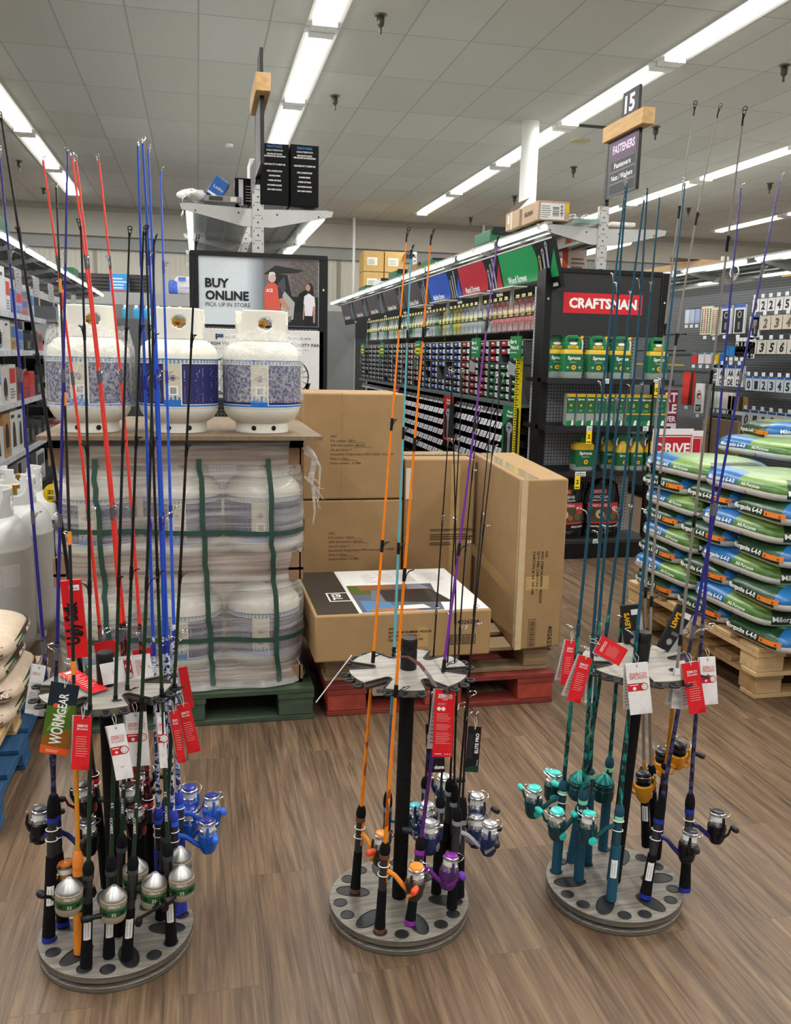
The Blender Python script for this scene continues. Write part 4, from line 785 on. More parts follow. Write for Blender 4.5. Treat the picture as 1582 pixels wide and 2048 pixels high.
# ---- propane tanks
TWH = M('tank_white', 'e4e2d6', .3, var=.02, coat=.3); BEI = M('label_beige', 'c9c5b0', .35, var=.02); BLU = M('label_blue', '1f6fc0', .35, var=.03); NVY = M('label_navy', '25265f', .35, var=.05)
BRASS = M('brass', 'a8803c', .35, .9)
def collar(g, C, r, z0, z1, m, holes, n=96, nv=20, gap=None):
    vs = []; fs = []
    for j in range(nv+1):
        for i in range(n): a = 2*math.pi*i/n; vs.append(V((C[0]+r*math.cos(a), C[1]+r*math.sin(a), C[2]+z0+(z1-z0)*j/nv)))
    for j in range(nv):
        for i in range(n):
            a = 2*math.pi*(i+.5)/n; z = (j+.5)/nv; ok = True
            for ha, hz, hw, hh in holes:
                da = (a-ha+math.pi) % (2*math.pi)-math.pi
                if (da/hw)**2+((z-hz)/hh)**2 < 1: ok = False
            if ok: fs.append((j*n+i, j*n+(i+1) % n, (j+1)*n+(i+1) % n, (j+1)*n+i))
    g.add(vs, fs, m)
def propane_tank(label, x, y, z, wrap=0, detail=True, group='white propane tanks on the wrapped load', rot=0.):
    t = thing('propane_tank', label, 'propane tank', (x, y, z), group); r = .155; c = (x, y, z)
    g = G(); g.lathe([(0, .03), (.1, .034), (.135, .055), (.152, .085), (r, .105), (r, .30), (.15, .325), (.125, .352), (.08, .372), (0, .38)], TWH, 40, c); g.obj('tank_body', t)
    g = G(); g.lathe([(.107, 0), (.107, .035), (.1, .046), (.095, .046), (.095, 0)], TWH, 36, c)
    if detail:
        for a in (-1.95, -1.2): F = drum(c, .1075, a); g.disc(F, 0, .02, .010, INK, .0006, 12)
    g.obj('foot_ring', t)
    if not detail: return t
    g = G(); collar(g, c, .105, .362, .482, TWH, [(-1.50+rot, .56, .26, .2), (-2.75+rot, .98, .3, .4), (-.3+rot, .98, .3, .4), (1.57, .5, .6, .3)])
    o = g.obj('collar', t); s = o.modifiers.new('s', 'SOLIDIFY'); s.thickness = .004
    g = G(); g.lathe([(.018, .37), (.022, .39), (.016, .40), (.016, .425), (.03, .428), (.03, .445), (0, .447)], BRASS, 14, c); g.tube([(x, y, z+.41), (x-.02, y-.05, z+.41)], .016, BRASS, 10); g.obj('valve', t)
    g = G(); F = drum(c, r+.0005, -math.pi/2)
    L = r*math.pi*.93
    g.rect(F, -L, .105, L, .285, BEI, .0004, 48); g.rect(F, -L, .105, L, .132, BLU, .0007, 48); g.rect(F, -L, .132, L, .1335, P('e9e9e2'), .0009, 48) if False else None
    for i in range(60):
        u = -L+2*L*i/60; g.rect(F, u, .132, u+L/60, .142+.006*(i % 2), BLU, .0007); g.rect(F, u, .27, u+L/70, .285, P('5c86b8'), .0007)
    g.rect(F, -L, .284, L, .288, P('2f63a6'), .0008, 48); g.rect(F, -L, .102, L, .105, P('dfe9ef'), .0008, 48)
    a0 = .015
    def lab(u0):
        g.rect(F, u0-.004, .112, u0+.2, .272, P('e8e6dc'), .0010, 10); g.rect(F, u0, .115, u0+.2, .269, NVY, .0013, 10)
        r_ = random.Random(3)
        for k, (ua, ub, va, vb, n, m) in enumerate(((.008, .07, .255, .262, 1, P('c2283a')), (.008, .072, .215, .25, 6, P('cfd0dc')), (.008, .072, .205, .21, 1, P('cfd0dc')), (.008, .06, .19, .197, 1, P('c2283a')), (.008, .076, .122, .186, 12, P('8e90b0')),
                (.082, .14, .22, .255, 6, P('b7b9cc')), (.082, .15, .21, .215, 1, P('c2283a')), (.082, .15, .178, .204, 4, P('8e90b0')), (.082, .15, .165, .172, 1, P('c2283a')), (.082, .146, .122, .16, 8, P('b7b9cc')), (.156, .195, .125, .255, 22, P('8487ab')))):
            g.lines(F, u0+ua, va, u0+ub, vb, n, m, .0016, .42, .3, r_)
        g.rect(F, u0-.05, .15, u0-.015, .185, P('efeee8'), .001, 3); g.bars(F, u0-.045, .155, u0-.02, .18, 12, INK, .0013)
        g.shape(F, [(u0-.058, .215), (u0-.034, .228), (u0-.008, .215), (u0-.034, .203)], P('a8402e'), .001); g.shape(F, [(u0-.046, .2155), (u0-.034, .222), (u0-.022, .2155), (u0-.034, .209)], P('30519a'), .0013)
    lab(a0); lab(a0-.27)
    g.obj('wrap_label', t)
    if wrap:
        g = G(); zb = .125 if wrap == 2 else .095
        rr = random.Random(int(x*100)+5)
        def bw(u, v):
            a = 2*math.pi*u; z_ = zb+(.40-zb)*v; q = r+.010+.006*math.sin(5*a+2*v)+.004*math.sin(11*a)
            if v > .72: q -= (v-.72)*.07
            return (x+q*math.cos(a), y+q*math.sin(a), z+z_+.012*math.sin(3*a)*v)
        g.grid(bw, 60, 14, BUBBLE, wrapu=True); g.obj('bubble_wrap', t)
    return t
def bubble_mat():
    m = bpy.data.materials.new('bubble_wrap_film'); m.use_nodes = True; nt = m.node_tree; L = nt.links; N = nt.nodes.new; out = nt.nodes['Material Output']; b = nt.nodes['Principled BSDF']
    b.inputs['Base Color'].default_value = (.86, .87, .86, 1); b.inputs['Roughness'].default_value = .2
    tr = N('ShaderNodeBsdfTransparent'); mx = N('ShaderNodeMixShader'); tc = N('ShaderNodeTexCoord'); vo = N('ShaderNodeTexVoronoi'); vo.inputs['Scale'].default_value = 80; L.new(tc.outputs['Object'], vo.inputs['Vector'])
    rp = N('ShaderNodeValToRGB'); L.new(vo.outputs['Distance'], rp.inputs[0]); e = rp.color_ramp.elements; e[0].position = .15; e[0].color = (.06, .06, .06, 1); e[1].position = .75; e[1].color = (.36, .36, .36, 1)
    L.new(rp.outputs[0], mx.inputs[0]); L.new(tr.outputs[0], mx.inputs[1]); L.new(b.outputs[0], mx.inputs[2]); L.new(mx.outputs[0], out.inputs[0])
    bp = N('ShaderNodeBump'); bp.inputs['Strength'].default_value = .5; bp.inputs['Distance'].default_value = .004; L.new(vo.outputs['Distance'], bp.inputs['Height']); L.new(bp.outputs[0], b.inputs['Normal']); return m
BUBBLE = bubble_mat()
propane_tank('white propane tank in bubble wrap, leftmost of three on the wrapped load', -.415, 3.68, 1.183, 1, rot=.25)
propane_tank('white propane tank without bubble wrap, middle of three on the wrapped load', -.075, 3.68, 1.183, 0)
propane_tank('white propane tank in bubble wrap, rightmost of three on the wrapped load', .255, 3.68, 1.183, 2)
g = G(); g.box((-.585, 3.45, 1.166), (.475, 4.5, 1.182), M('brown_sheet', '78664f', .7, var=.18, scale=4, stretch=(9, 1, 1)))
tag(g.obj('cover_sheet', loc=(-.05, 3.97, 1.166)), 'brown board sheet on the wrapped load carrying the three propane tanks', 'board')
for lay, (z, nm) in enumerate(((.16, 'lower'), (.64, 'upper'))):
    for i, x in enumerate((-.405, -.07, .255)): propane_tank('white propane tank inside the shrink wrap, %s layer, %s' % (nm, ('left', 'middle', 'right')[i]), x, 3.68, z, 0, True, 'propane tanks inside the shrink wrap')
TRAY = M('brown_tray', '8a6c50', .8, var=.15, scale=5)
for z0, z1, nm in ((.142, .158, 'bottom'), (.56-.0, .636, 'middle'), (1.13, 1.164, 'top')):
    g = G(); zz = {'bottom': (.142, .155, .215), 'middle': (.626, .637, .70), 'top': (1.128, 1.164, 1.164)}[nm]; g.box((-.56, 3.54, zz[0]), (.41, 4.42, zz[1]), TRAY)
    zlo = {'bottom': .142, 'middle': .585, 'top': 1.06}[nm]
    for a, b_ in (((-.56, 3.540, zlo), (.41, 3.546, zz[2])), ((-.55, 3.54, zlo), (-.544, 4.42, zz[2])), ((.394, 3.54, zlo), (.40, 4.42, zz[2])), ((-.56, 4.42, zlo), (.41, 4.426, zz[2]))): g.box(a, b_, TRAY)
    tag(g.obj('cardboard_tray', loc=(-.07, 3.97, z0)), 'brown cardboard tray inside the shrink wrap at the %s of the load' % nm, 'tray')
def film_mat():
    m = bpy.data.materials.new('stretch_film'); m.use_nodes = True; nt = m.node_tree; L = nt.links; N = nt.nodes.new; out = nt.nodes['Material Output']; b = nt.nodes['Principled BSDF']
    b.inputs['Base Color'].default_value = (.74, .72, .68, 1); b.inputs['Roughness'].default_value = .2; b.inputs['Specular IOR Level'].default_value = .8
    tr = N('ShaderNodeBsdfTransparent'); tr.inputs[0].default_value = (.96, .95, .93, 1); mx = N('ShaderNodeMixShader'); tc = N('ShaderNodeTexCoord'); mp = N('ShaderNodeMapping'); L.new(tc.outputs['Object'], mp.inputs[0]); mp.inputs['Scale'].default_value = (1.8, 1.8, 40); mp.inputs['Rotation'].default_value = (0, .08, 0)
    nz = N('ShaderNodeTexNoise'); nz.inputs['Scale'].default_value = 1; nz.inputs['Detail'].default_value = 6; nz.inputs['Distortion'].default_value = .6; L.new(mp.outputs[0], nz.inputs['Vector'])
    rp = N('ShaderNodeValToRGB'); L.new(nz.outputs['Fac'], rp.inputs[0]); e = rp.color_ramp.elements; e[0].position = .40; e[0].color = (.2, .2, .2, 1); e[1].position = .76; e[1].color = (.68, .68, .68, 1)
    L.new(rp.outputs[0], mx.inputs[0]); L.new(tr.outputs[0], mx.inputs[1]); L.new(b.outputs[0], mx.inputs[2]); L.new(mx.outputs[0], out.inputs[0])
    bp = N('ShaderNodeBump'); bp.inputs['Strength'].default_value = .5; bp.inputs['Distance'].default_value = .01; L.new(nz.outputs['Fac'], bp.inputs['Height']); L.new(bp.outputs[0], b.inputs['Normal']); return m
FILM = film_mat()
t = thing('shrink_wrap', 'clear shrink wrap with green straps around the two layers of propane tanks', 'shrink wrap', (-.07, 3.97, .141))
g = G(); rr = random.Random(4); ph = [rr.random()*6 for _ in range(8)]
def film(u, v):
    z = .15+1.02*v; a = 2*math.pi*u; c, s = math.cos(a), math.sin(a); n = 7
    k = (abs(c)**n+abs(s)**n)**(-1/n); waist = 0
    for zc in (.18, .605, 1.07): waist += math.exp(-((z-zc)/.07)**2)
    x = -.07+(.50+.012*(zc < 0)-.018*waist)*k*c; fx = (x+.405)/.33
    bulge = .018*(math.cos(2*math.pi*fx)-1)*(1-waist*.8) if s < -.3 else 0
    y = 3.96+(.475-.02*waist)*k*s-bulge*.9; w = .003*math.sin(31*a+ph[0]+3*z)+.0018*math.sin(50*z+ph[1]+4*math.sin(3*a))
    if v < .06: w += .03*(1-v/.06)
    return (x+w*c, y+w*s, z)
g.grid(film, 120, 60, FILM, wrapu=True); g.obj('film', t)
g = G(); rr = random.Random(9)
for i in range(7):
    x0, z0 = .40+.01*rr.random(), 1.12-.03*i*rr.random(); g.tube([(x0, 3.5, z0+.03), (x0+.03+.02*rr.random(), 3.48, z0), (x0+.05*rr.random()+.02, 3.47, z0-.06-.1*rr.random()), (x0+.05*rr.random()+.03, 3.47, z0-.1-.14*rr.random())], [.004, .007, .005, .001], FILM, 5)
g.obj('loose_film_end', t)
STRAP = M('green_strap', '27463a', .5)
for z in (.80, .36):
    g = G(); pts = [V(film(i/90, (z-.15)/1.02)) for i in range(90)]; vs = []; fs = []
    for p in pts:
        d = V((p.x+.07, p.y-3.96, 0)).normalized()*.009; sag = .012*math.sin((p.x+.07)*3.2); vs += [p+d+V((0, 0, -.010-sag)), p+d+V((0, 0, .010-sag))]
    for i in range(90): j = (i+1) % 90; fs.append((2*i, 2*j, 2*j+1, 2*i+1))
    g.add(vs, fs, STRAP); g.obj('strap', t)
for x in (-.39, .0, .265):
    g = G(); vs = []; n = 24
    for i in range(n+1):
        z = .17+.92*i/n; u = .75+(x+.07)/2.2; best = min((abs(V(film(k/400, (z-.15)/1.02)).x-x-.04*(1-i/n)), k) for k in range(240, 361)); p = V(film(best[1]/400, (z-.15)/1.02)); vs += [p+V((-.010, -.012, 0)), p+V((.010, -.012, 0))]
    g.add(vs, [(2*i, 2*i+1, 2*i+3, 2*i+2) for i in range(n)], STRAP); g.obj('strap', t)

# ---- big white gas cylinders at the left
for i, (x, y, lab) in enumerate(((-.975, 4.42, 'big white gas cylinder nearest the camera at the left edge'), (-.935, 4.80, 'big white gas cylinder second from the camera at the left edge'), (-.97, 5.20, 'big white gas cylinder with a navy label, farthest of the three at the left'))):
    t = thing('gas_cylinder', lab, 'gas cylinder', (x, y, 0), 'big gas cylinders at the left edge')
    g = G(); w = M('cylinder_white', 'd4d6d4', .35, var=.03, coat=.2); g.lathe([(0, .03), (.1, .032), (.15, .05), (.178, .09), (.185, .13), (.185, .56), (.1865, .563), (.1865, .572), (.185, .575), (.182, .60), (.165, .66), (.125, .71), (.06, .735), (0, .74)], w, 40, (x, y, 0)); g.obj('cylinder_body', t)
    g = G(); g.lathe([(.13, 0), (.13, .04), (.12, .05), (.115, 0)], w, 32, (x, y, 0)); g.obj('foot_ring', t)
    g = G(); collar(g, (x, y, 0), .11, .70, .85, w, [(-1.2, .95, .5, .5), (1.9, .95, .5, .5), (-.1, .55, .2, .25), (-2.4, .55, .2, .25)]); o = g.obj('collar', t); s = o.modifiers.new('s', 'SOLIDIFY'); s.thickness = .005
    g = G(); g.lathe([(.02, .73), (.02, .79), (.035, .79), (.035, .81), (0, .812)], BRASS, 12, (x, y, 0)); 
    if i == 0: g.box((x+.03, y-.05, .74), (x+.07, y-.04, .79), P('e6e03c'))
    g.obj('valve', t)
    F = drum((x, y, 0), .1855, -math.pi/2); g = G()
    if i == 0: g.rect(F, .07, .40, .17, .51, P('d2d2d0'), .0006, 6); g.lines(F, .08, .41, .165, .50, 7, P('77787a'), .001, .3)
    if i == 2: g.rect(F, .06, .35, .25, .56, NVY, .0006, 10); g.rect(F, .06, .34, .25, .352, P('c8602c'), .001, 10); g.lines(F, .13, .37, .23, .54, 8, P('5a6aa8'), .001, .4)
    if g.f: g.obj('label', t)
g = G(); F = flat((-.76, 4.93, .74), (1, .1, 0), (0, 0, 1)); g.lathe([(0, -.002), (.052, -.002), (.052, .002), (0, .002)], P('e8c41c'), 28, (-.76, 4.93, .74), (.1, -1, 0)); g.txt(flat((-.76, 4.927, .74), (1, .1, 0), (0, 0, 1)), -.03, .0, '250', .02, INK, w=.06, bold=.02, d=.002); g.lines(flat((-.76, 4.927, .74), (1, .1, 0), (0, 0, 1)), -.03, -.03, .03, -.01, 2, INK, .002, .5)
tag(g.obj('price_disc', loc=(-.76, 4.93, .74)), 'round yellow tag hanging beside the farthest white gas cylinder', 'price tag')

# ---- bags
def sgn(x): return -1. if x < 0 else 1.
def bag_proto(name, label, cat, A, B_, T, matf, art, loc, group, n=5.5, e=.34):
    t = thing(name, label, cat, loc, group); x, y, z = loc; h = T/2
    rr = random.Random(len(label)); pz = [rr.random()*6 for _ in range(6)]
    def surf(u, v):
        th = 2*math.pi*u; ph = -math.pi/2+math.pi*v; c, s = math.cos(th), math.sin(th); k = (abs(c)**n+abs(s)**n)**(-1/n)
        g_ = max(0, math.cos(ph))**e; sp = math.sin(ph); zz = h*sgn(sp)*abs(sp)**.85
        X, Y = A*k*c*g_, B_*k*s*g_
        zz += .007*math.sin(9*X+pz[0])*math.cos(11*Y+pz[1])*(sp > 0)*g_-(.012*(abs(X/A)**4)+.010*abs(Y/B_)**4)*(1 if sp > -.6 else 0)
        return (x+X, y+Y, z+h+zz)
    g = G(); g.grid(surf, 72, 20, matf, wrapu=True)
    def side(sg):                                                   # long side frame
        def f(u, v, d=0.):
            s_ = min(.98, abs(v)/h); sp = s_**(1/.85); gg = max(.02, 1-sp*sp)**(e/2); xx = max(-.98, min(.98, u/(A*gg))); yy = B_*gg*(1-abs(xx)**n)**(1/n)
            zz = v-(.012*abs(u/A)**4+.010*abs(yy/B_)**4); return V((x+u*(1 if sg < 0 else -1), y+sg*(yy+d+.0035), z+h+zz))
        return f
    def end(sg):
        def f(u, v, d=0.):
            s_ = min(.98, abs(v)/h); sp = s_**(1/.85); gg = max(.02, 1-sp*sp)**(e/2); yy = max(-.98, min(.98, u/(B_*gg))); xx = A*gg*(1-abs(yy)**n)**(1/n)
            zz = v-(.012*abs(xx/A)**4+.010*abs(u/B_)**4); return V((x+sg*(xx+d+.0035), y+(u if sg > 0 else -u), z+h+zz))
        return f
    art(g, side, end, A, B_, h); g.obj('sack', t); return t
DGR = M('bag_dark_green', '143a20', .3, var=.12, scale=12, bump=.25, bscale=25); LGN = M('bag_light_green', '4a7230', .3, col2='7d9c52', scale=6, bump=.25, bscale=25); BBL = M('bag_blue', '1b649f', .3, var=.12, scale=9, bump=.25, bscale=25)
BWH = M('bag_white', 'd6d6d2', .35, var=.05, bump=.25, bscale=25); MGN = M('bag_mid_green', '2c5526', .3, col2='56802f', scale=9, bump=.25, bscale=25); TWT = P('eef0ee', .3)
def milo(u, v):
    th = (u*360) % 360; lat = -90+180*v
    end = th < 42 or th > 318 or 138 < th < 222
    if lat < (-14 if end else -2): return BWH
    if end: return DGR if lat < 62 else LGN
    left = (222 <= th < 268) or (42 <= th < 88)
    if lat < 40: return BBL if left else MGN
    return BBL if left and lat < 72 else LGN
def milo_art(g, side, end, A, B_, h):
    for sg in (-1, 1):
        F = end(sg); g.txt(F, -B_*.78, -h*.05, 'Milorganite 6-4-0', h*.40, TWT, w=B_*1.08, bold=.025); g.rect(F, B_*.36, -h*.08, B_*.86, h*.30, P('d8762a'), .0008, 4); g.lines(F, B_*.42, h*.02, B_*.8, h*.22, 1, P('7a3a14'), .0014, .7)
        F = side(sg); g.txt(F, -A*.72, h*.12, 'Milorganite 6-4-0', h*.36, TWT, w=A*.68, bold=.02); g.txt(F, A*.12, h*.14, 'All-Purpose', h*.28, TWT, w=A*.42, bold=.01)
        for u in (-.5, .2): g.rect(F, A*u, -h*.62, A*(u+.025), -h*.3, P('c8553a'), .0008)
BT = .092
bp = bag_proto('fertilizer_bag', 'x', 'fertilizer bag', .305, .218, .108, milo, milo_art, (2.68, 3.37, .272), 'fertilizer bags stacked on the pallet')
used = [False]
def put_bag(x, y, z, rz, lab):
    if not used[0]: bp.location = (x, y, z); bp.rotation_euler = (0, 0, rz); bp['label'] = lab; used[0] = True; return bp
    return dup(bp, (x, y, z), rz, lab, 'fertilizer bags stacked on the pallet')
rr = random.Random(11); PI = math.pi
for k in range(8):
    z = .272+BT*k; j = lambda s=.012: (rr.random()-.5)*2*s
    nm = ordn(k)+' layer up'
    if k % 2 == 0:
        for i, y in enumerate((3.365, 3.80, 4.24)): put_bag(2.675+j(), y+j(), z, PI+j(.05), 'green-ended fertilizer bag in the %s, %s along the left side' % (nm, ('nearest the camera', 'middle', 'farthest back')[i]))
        put_bag(3.29+j(), 3.365+j(), z, j(.04), 'fertilizer bag in the %s at the right edge of the photo' % nm)
    else:
        for i, y in enumerate((3.535, 4.15)): put_bag(2.585+j(), y+j(), z, -PI/2+j(.05), 'blue-sided fertilizer bag in the %s, %s' % (nm, ('nearer', 'farther back')[i]))
        put_bag(3.03+j(), 3.54+j(), z, PI/2+j(.04), 'fertilizer bag in the %s, second from the left in front' % nm); put_bag(3.48+j(), 3.54+j(), z, PI/2+j(.04), 'fertilizer bag in the %s, third from the left in front' % nm)
put_bag(3.06, 4.2, .272+BT*8, -PI/2+.1, 'fertilizer bag lying on top, at the back of the stack'); put_bag(3.28, 4.3, .272+BT*9-.01, -.25+PI, 'blue topmost fertilizer bag at the right edge of the photo')
CREAM = M('bag_cream', 'cdb9a2', .5, var=.1, bump=.3, bscale=22); STRIPE = M('bag_mesh', '8d8178', .6, var=.3, scale=60)
def cream(u, v): return STRIPE if v < .36 else CREAM
def cream_art(g, side, end, A, B_, h):
    F = end(1); g.rect(F, -B_*.55, -h*.2, B_*.1, h*.45, P('24401f'), .0008, 4); g.rect(F, B_*.1, -h*.2, B_*.8, h*.45, P('5a3020'), .0008, 4); g.txt(F, B_*.16, -h*.05, 'BROWN', h*.34, TWT, w=B_*.55, bold=.02, d=.0018); g.txt(F, -B_*.5, -h*.05, 'color', h*.26, TWT, w=B_*.45, d=.0018)
    F = side(-1); g.rect(F, -A*.2, -h*.2, A*.5, h*.45, P('24401f'), .0008, 6); g.rect(F, A*.5, -h*.2, A*.9, h*.45, P('5a3020'), .0008, 4); g.txt(F, A*.53, -h*.02, 'BROWN', h*.34, TWT, w=A*.34, bold=.02, d=.002); g.txt(F, A*.2, -h*.02, 'color', h*.26, TWT, w=A*.26, d=.002)
cb = bag_proto('mulch_bag', 'x', 'bag', .33, .24, .088, cream, cream_art, (-.98, 3.25, .232), 'beige mulch bags at the left edge')
for k in range(4):
    lab = ('lowest', 'second lowest', 'second highest', 'topmost')[k]+' of the beige mulch bags stacked at the left edge'
    loc = (-.955+.03*(k % 2)-.01*k, 3.22+.03*(k % 2), .232+.075*k); rz = .06*(k % 2)-.04
    if k == 0: cb.location = loc; cb['label'] = lab
    else: dup(cb, loc, rz, lab, 'beige mulch bags at the left edge')
# ================================================================ shelving runs, canopies and their lights
SHG = M('shelf_grey', 'a9adb0', .4, .3, var=.04); DKM = M('dark_shelf_metal', '4b4f52', .45, .4, var=.06); STEEL = M('bright_canopy_steel', 'c2cac8', .16, .6, var=.05); UPR = M('upright_grey', 'b4b5b3', .45, var=.03); BKM = M('black_shelf_metal', '0d0d0f', .4, var=.05, spec=.35)
def pegmat(name, col, hole):
    m = M(name, col, .6, var=.03); nt = m.node_tree; L = nt.links; N = nt.nodes.new; b = nt.nodes['Principled BSDF']; src = b.inputs['Base Color'].links[0].from_socket
    tc = N('ShaderNodeTexCoord'); sp = N('ShaderNodeSeparateXYZ'); L.new(tc.outputs['Object'], sp.inputs[0])
    def cell(sock):
        a = N('ShaderNodeMath'); a.operation = 'DIVIDE'; L.new(sock, a.inputs[0]); a.inputs[1].default_value = .0254
        f = N('ShaderNodeMath'); f.operation = 'FRACT'; L.new(a.outputs[0], f.inputs[0]); c = N('ShaderNodeMath'); c.operation = 'SUBTRACT'; L.new(f.outputs[0], c.inputs[0]); c.inputs[1].default_value = .5
        p = N('ShaderNodeMath'); p.operation = 'POWER'; L.new(c.outputs[0], p.inputs[0]); p.inputs[1].default_value = 2; return p
    ad = N('ShaderNodeMath'); ad.operation = 'ADD'; xy = N('ShaderNodeMath'); L.new(sp.outputs[0], xy.inputs[0]); L.new(sp.outputs[1], xy.inputs[1])
    L.new(cell(xy.outputs[0]).outputs[0], ad.inputs[0]); L.new(cell(sp.outputs[2]).outputs[0], ad.inputs[1])
    lt = N('ShaderNodeMath'); lt.operation = 'LESS_THAN'; L.new(ad.outputs[0], lt.inputs[0]); lt.inputs[1].default_value = .045
    mx = N('ShaderNodeMix'); mx.data_type = 'RGBA'; L.new(lt.outputs[0], mx.inputs[0]); L.new(src, mx.inputs[6]); mx.inputs[7].default_value = (*lin(hole), 1); L.new(mx.outputs[2], b.inputs['Base Color']); return m
PEG = pegmat('grey_pegboard', 'b4b7bb', '1c1c1e'); PEGD = pegmat('dark_pegboard', '7b7e82', '1c1c1e')
def upright(t, x, y, z1, z0=0.):
    g = G(); g.box((x-.038, y-.015, z0), (x+.038, y+.015, z1), UPR)
    F = flat((x, y-.0155, 0), (1, 0, 0), (0, 0, 1))
    z = max(1.7, z0+.03)
    while z < z1-.04:
        g.disc(F, 0, z, .006, INK, .0006, 10); 
        for u in (-.028, .028): g.rect(F, u-.003, z+.02, u+.003, z+.035, P('6c6d6e'), .0006)
        g.rect(F, -.02, z+.045, .02, z+.049, P('6c6d6e'), .0006); z += .082
    g.obj('upright', t)
def bracket(t, x, y, s, z=2.33, L=.46):
    g = G(); pts = [(0, z), (s*.06, z), (s*L, z+.09), (s*(L+.01), z+.125), (s*(L-.05), z+.13), (0, z+.115)]
    if s < 0: pts = pts[::-1]
    T = Matrix.Translation((x, y, 0)) @ Matrix(((1, 0, 0, 0), (0, 0, -1, 0), (0, 1, 0, 0), (0, 0, 0, 1))); g.prism(pts, -.008, .008, UPR, T)
    F = flat((x, y-.0085, 0), (1, 0, 0), (0, 0, 1))
    for q in (.09, L-.09): g.disc(F, s*q, z+.085, .006, INK, .0006, 10)
    g.obj('canopy_bracket', t)
SHTUBE = M('shelf_tube', 'fdfdf2', .3, emit=SHELF_E)
def shelf_lights(x, s, y0, y1, where, z=2.425, zl=0.):
    n = max(1, int(round((y1-y0)/1.22))); first = None
    for i in range(n):
        ya = y0+(y1-y0)*i/n+.03; yb = y0+(y1-y0)*(i+1)/n-.03; lab = 'tube light under the %s canopy, %s from its near end' % (where, ordn(i))
        if first is None:
            t = thing('shelf_light', lab, 'shelf light', (x, ya, z), 'tube lights under the shelf canopies')
            g = G(); g.tube([(x, ya+.07, z), (x, yb-.07, z)], .02, SHTUBE, 10); g.obj('tube', t)
            g = G(); g.box((x-.025, ya, z+.02), (x+.025, yb, z+.034), M('housing_grey', '9a9c98', .5)); g.obj('light_housing', t); first = t
        else: dup(first, (x, ya, z), None, lab, 'tube lights under the shelf canopies')
def gondola(label, xc, y0, y1, canopy=STEEL, sides=(-1, 1), base=DKM, y_can=None, peg=None):
    t = thing('shelving_run', label, 'shelving', (xc, (y0+y1)/2, 0), 'shelving runs')
    n = int(round((y1-y0)/1.22)); st = (y1-y0)/n
    ys = [y0+st*i for i in range(n+1)]
    for i, y in enumerate(ys): upright(t, xc, y_can if (i == 0 and y_can) else y, 2.60, 2.0 if (i == 0 and y_can) else 0)
    if y_can: ys[0] = y_can
    g = G(); g.box((xc-.02, y0+.02, .15), (xc+.02, y1-.02, 2.15), peg or M('dark_back', '2c2d30', .6)); g.obj('back_panel', t)
    g = G(); g.box((xc-.47, y0, 0), (xc+.47, y1, .14), base); g.obj('base_deck', t)
    for s in sides:
        for i in range(n+1): bracket(t, xc+s*.038, ys[i], s)
        for i in range(n):
            a, b_ = ys[i]+.012, ys[i+1]-.012; g = G()
            q = lambda y, f, dz=0.: V((xc+s*(.04+.43*f), y, 2.40+.045*f+dz))
            g.add([q(a, 0), q(b_, 0), q(b_, 1), q(a, 1), q(a, 0, .02), q(b_, 0, .02), q(b_, 1, .02), q(a, 1, .02)], [(0, 1, 2, 3), (4, 7, 6, 5), (0, 4, 5, 1), (1, 5, 6, 2), (2, 6, 7, 3), (3, 7, 4, 0)], canopy)
            for f in (.33, .66): g.add([q(a, f, -.015), q(b_, f, -.015), q(b_, f+.03, -.015), q(a, f+.03, -.015), q(a, f, 0), q(b_, f, 0), q(b_, f+.03, 0), q(a, f+.03, 0)], [(0, 1, 2, 3), (0, 4, 5, 1), (2, 6, 7, 3), (0, 3, 7, 4), (1, 5, 6, 2)], canopy)
            g.obj('canopy_panel', t)
    return t
MID = gondola('shelving run behind the white and blue signboard', .41, 6.56, 14.0, y_can=6.24)
shelf_lights(-.04, -1, 6.27, 14.0, 'signboard run left'); shelf_lights(.86, 1, 6.27, 14.0, 'signboard run right')
FAS = gondola('long shelving run full of screws and fasteners', 2.90, 6.56, 16.6, base=BKM, y_can=6.24)
shelf_lights(2.44, -1, 6.1, 16.8, 'fasteners run left'); shelf_lights(3.36, 1, 6.62, 13.0, 'fasteners run right')
LFT = gondola('shelving run with household goods along the left aisle', -2.06, 5.4, 16.4, canopy=DKM)
shelf_lights(-1.57, 1, 5.6, 16.4, 'left aisle run', 2.41)
RGT = gondola('pegboard shelving run with number signs at the right edge', 5.42, 6.1, 15.0, peg=PEGD)
shelf_lights(4.95, -1, 6.2, 15.0, 'right-edge run near'); shelf_lights(5.88, 1, 6.2, 15.0, 'right-edge run far')
FR2 = gondola('shelving run beyond the number signs at the far right', 7.9, 8.0, 15.4); shelf_lights(7.43, -1, 8.0, 15.4, 'farthest right run')

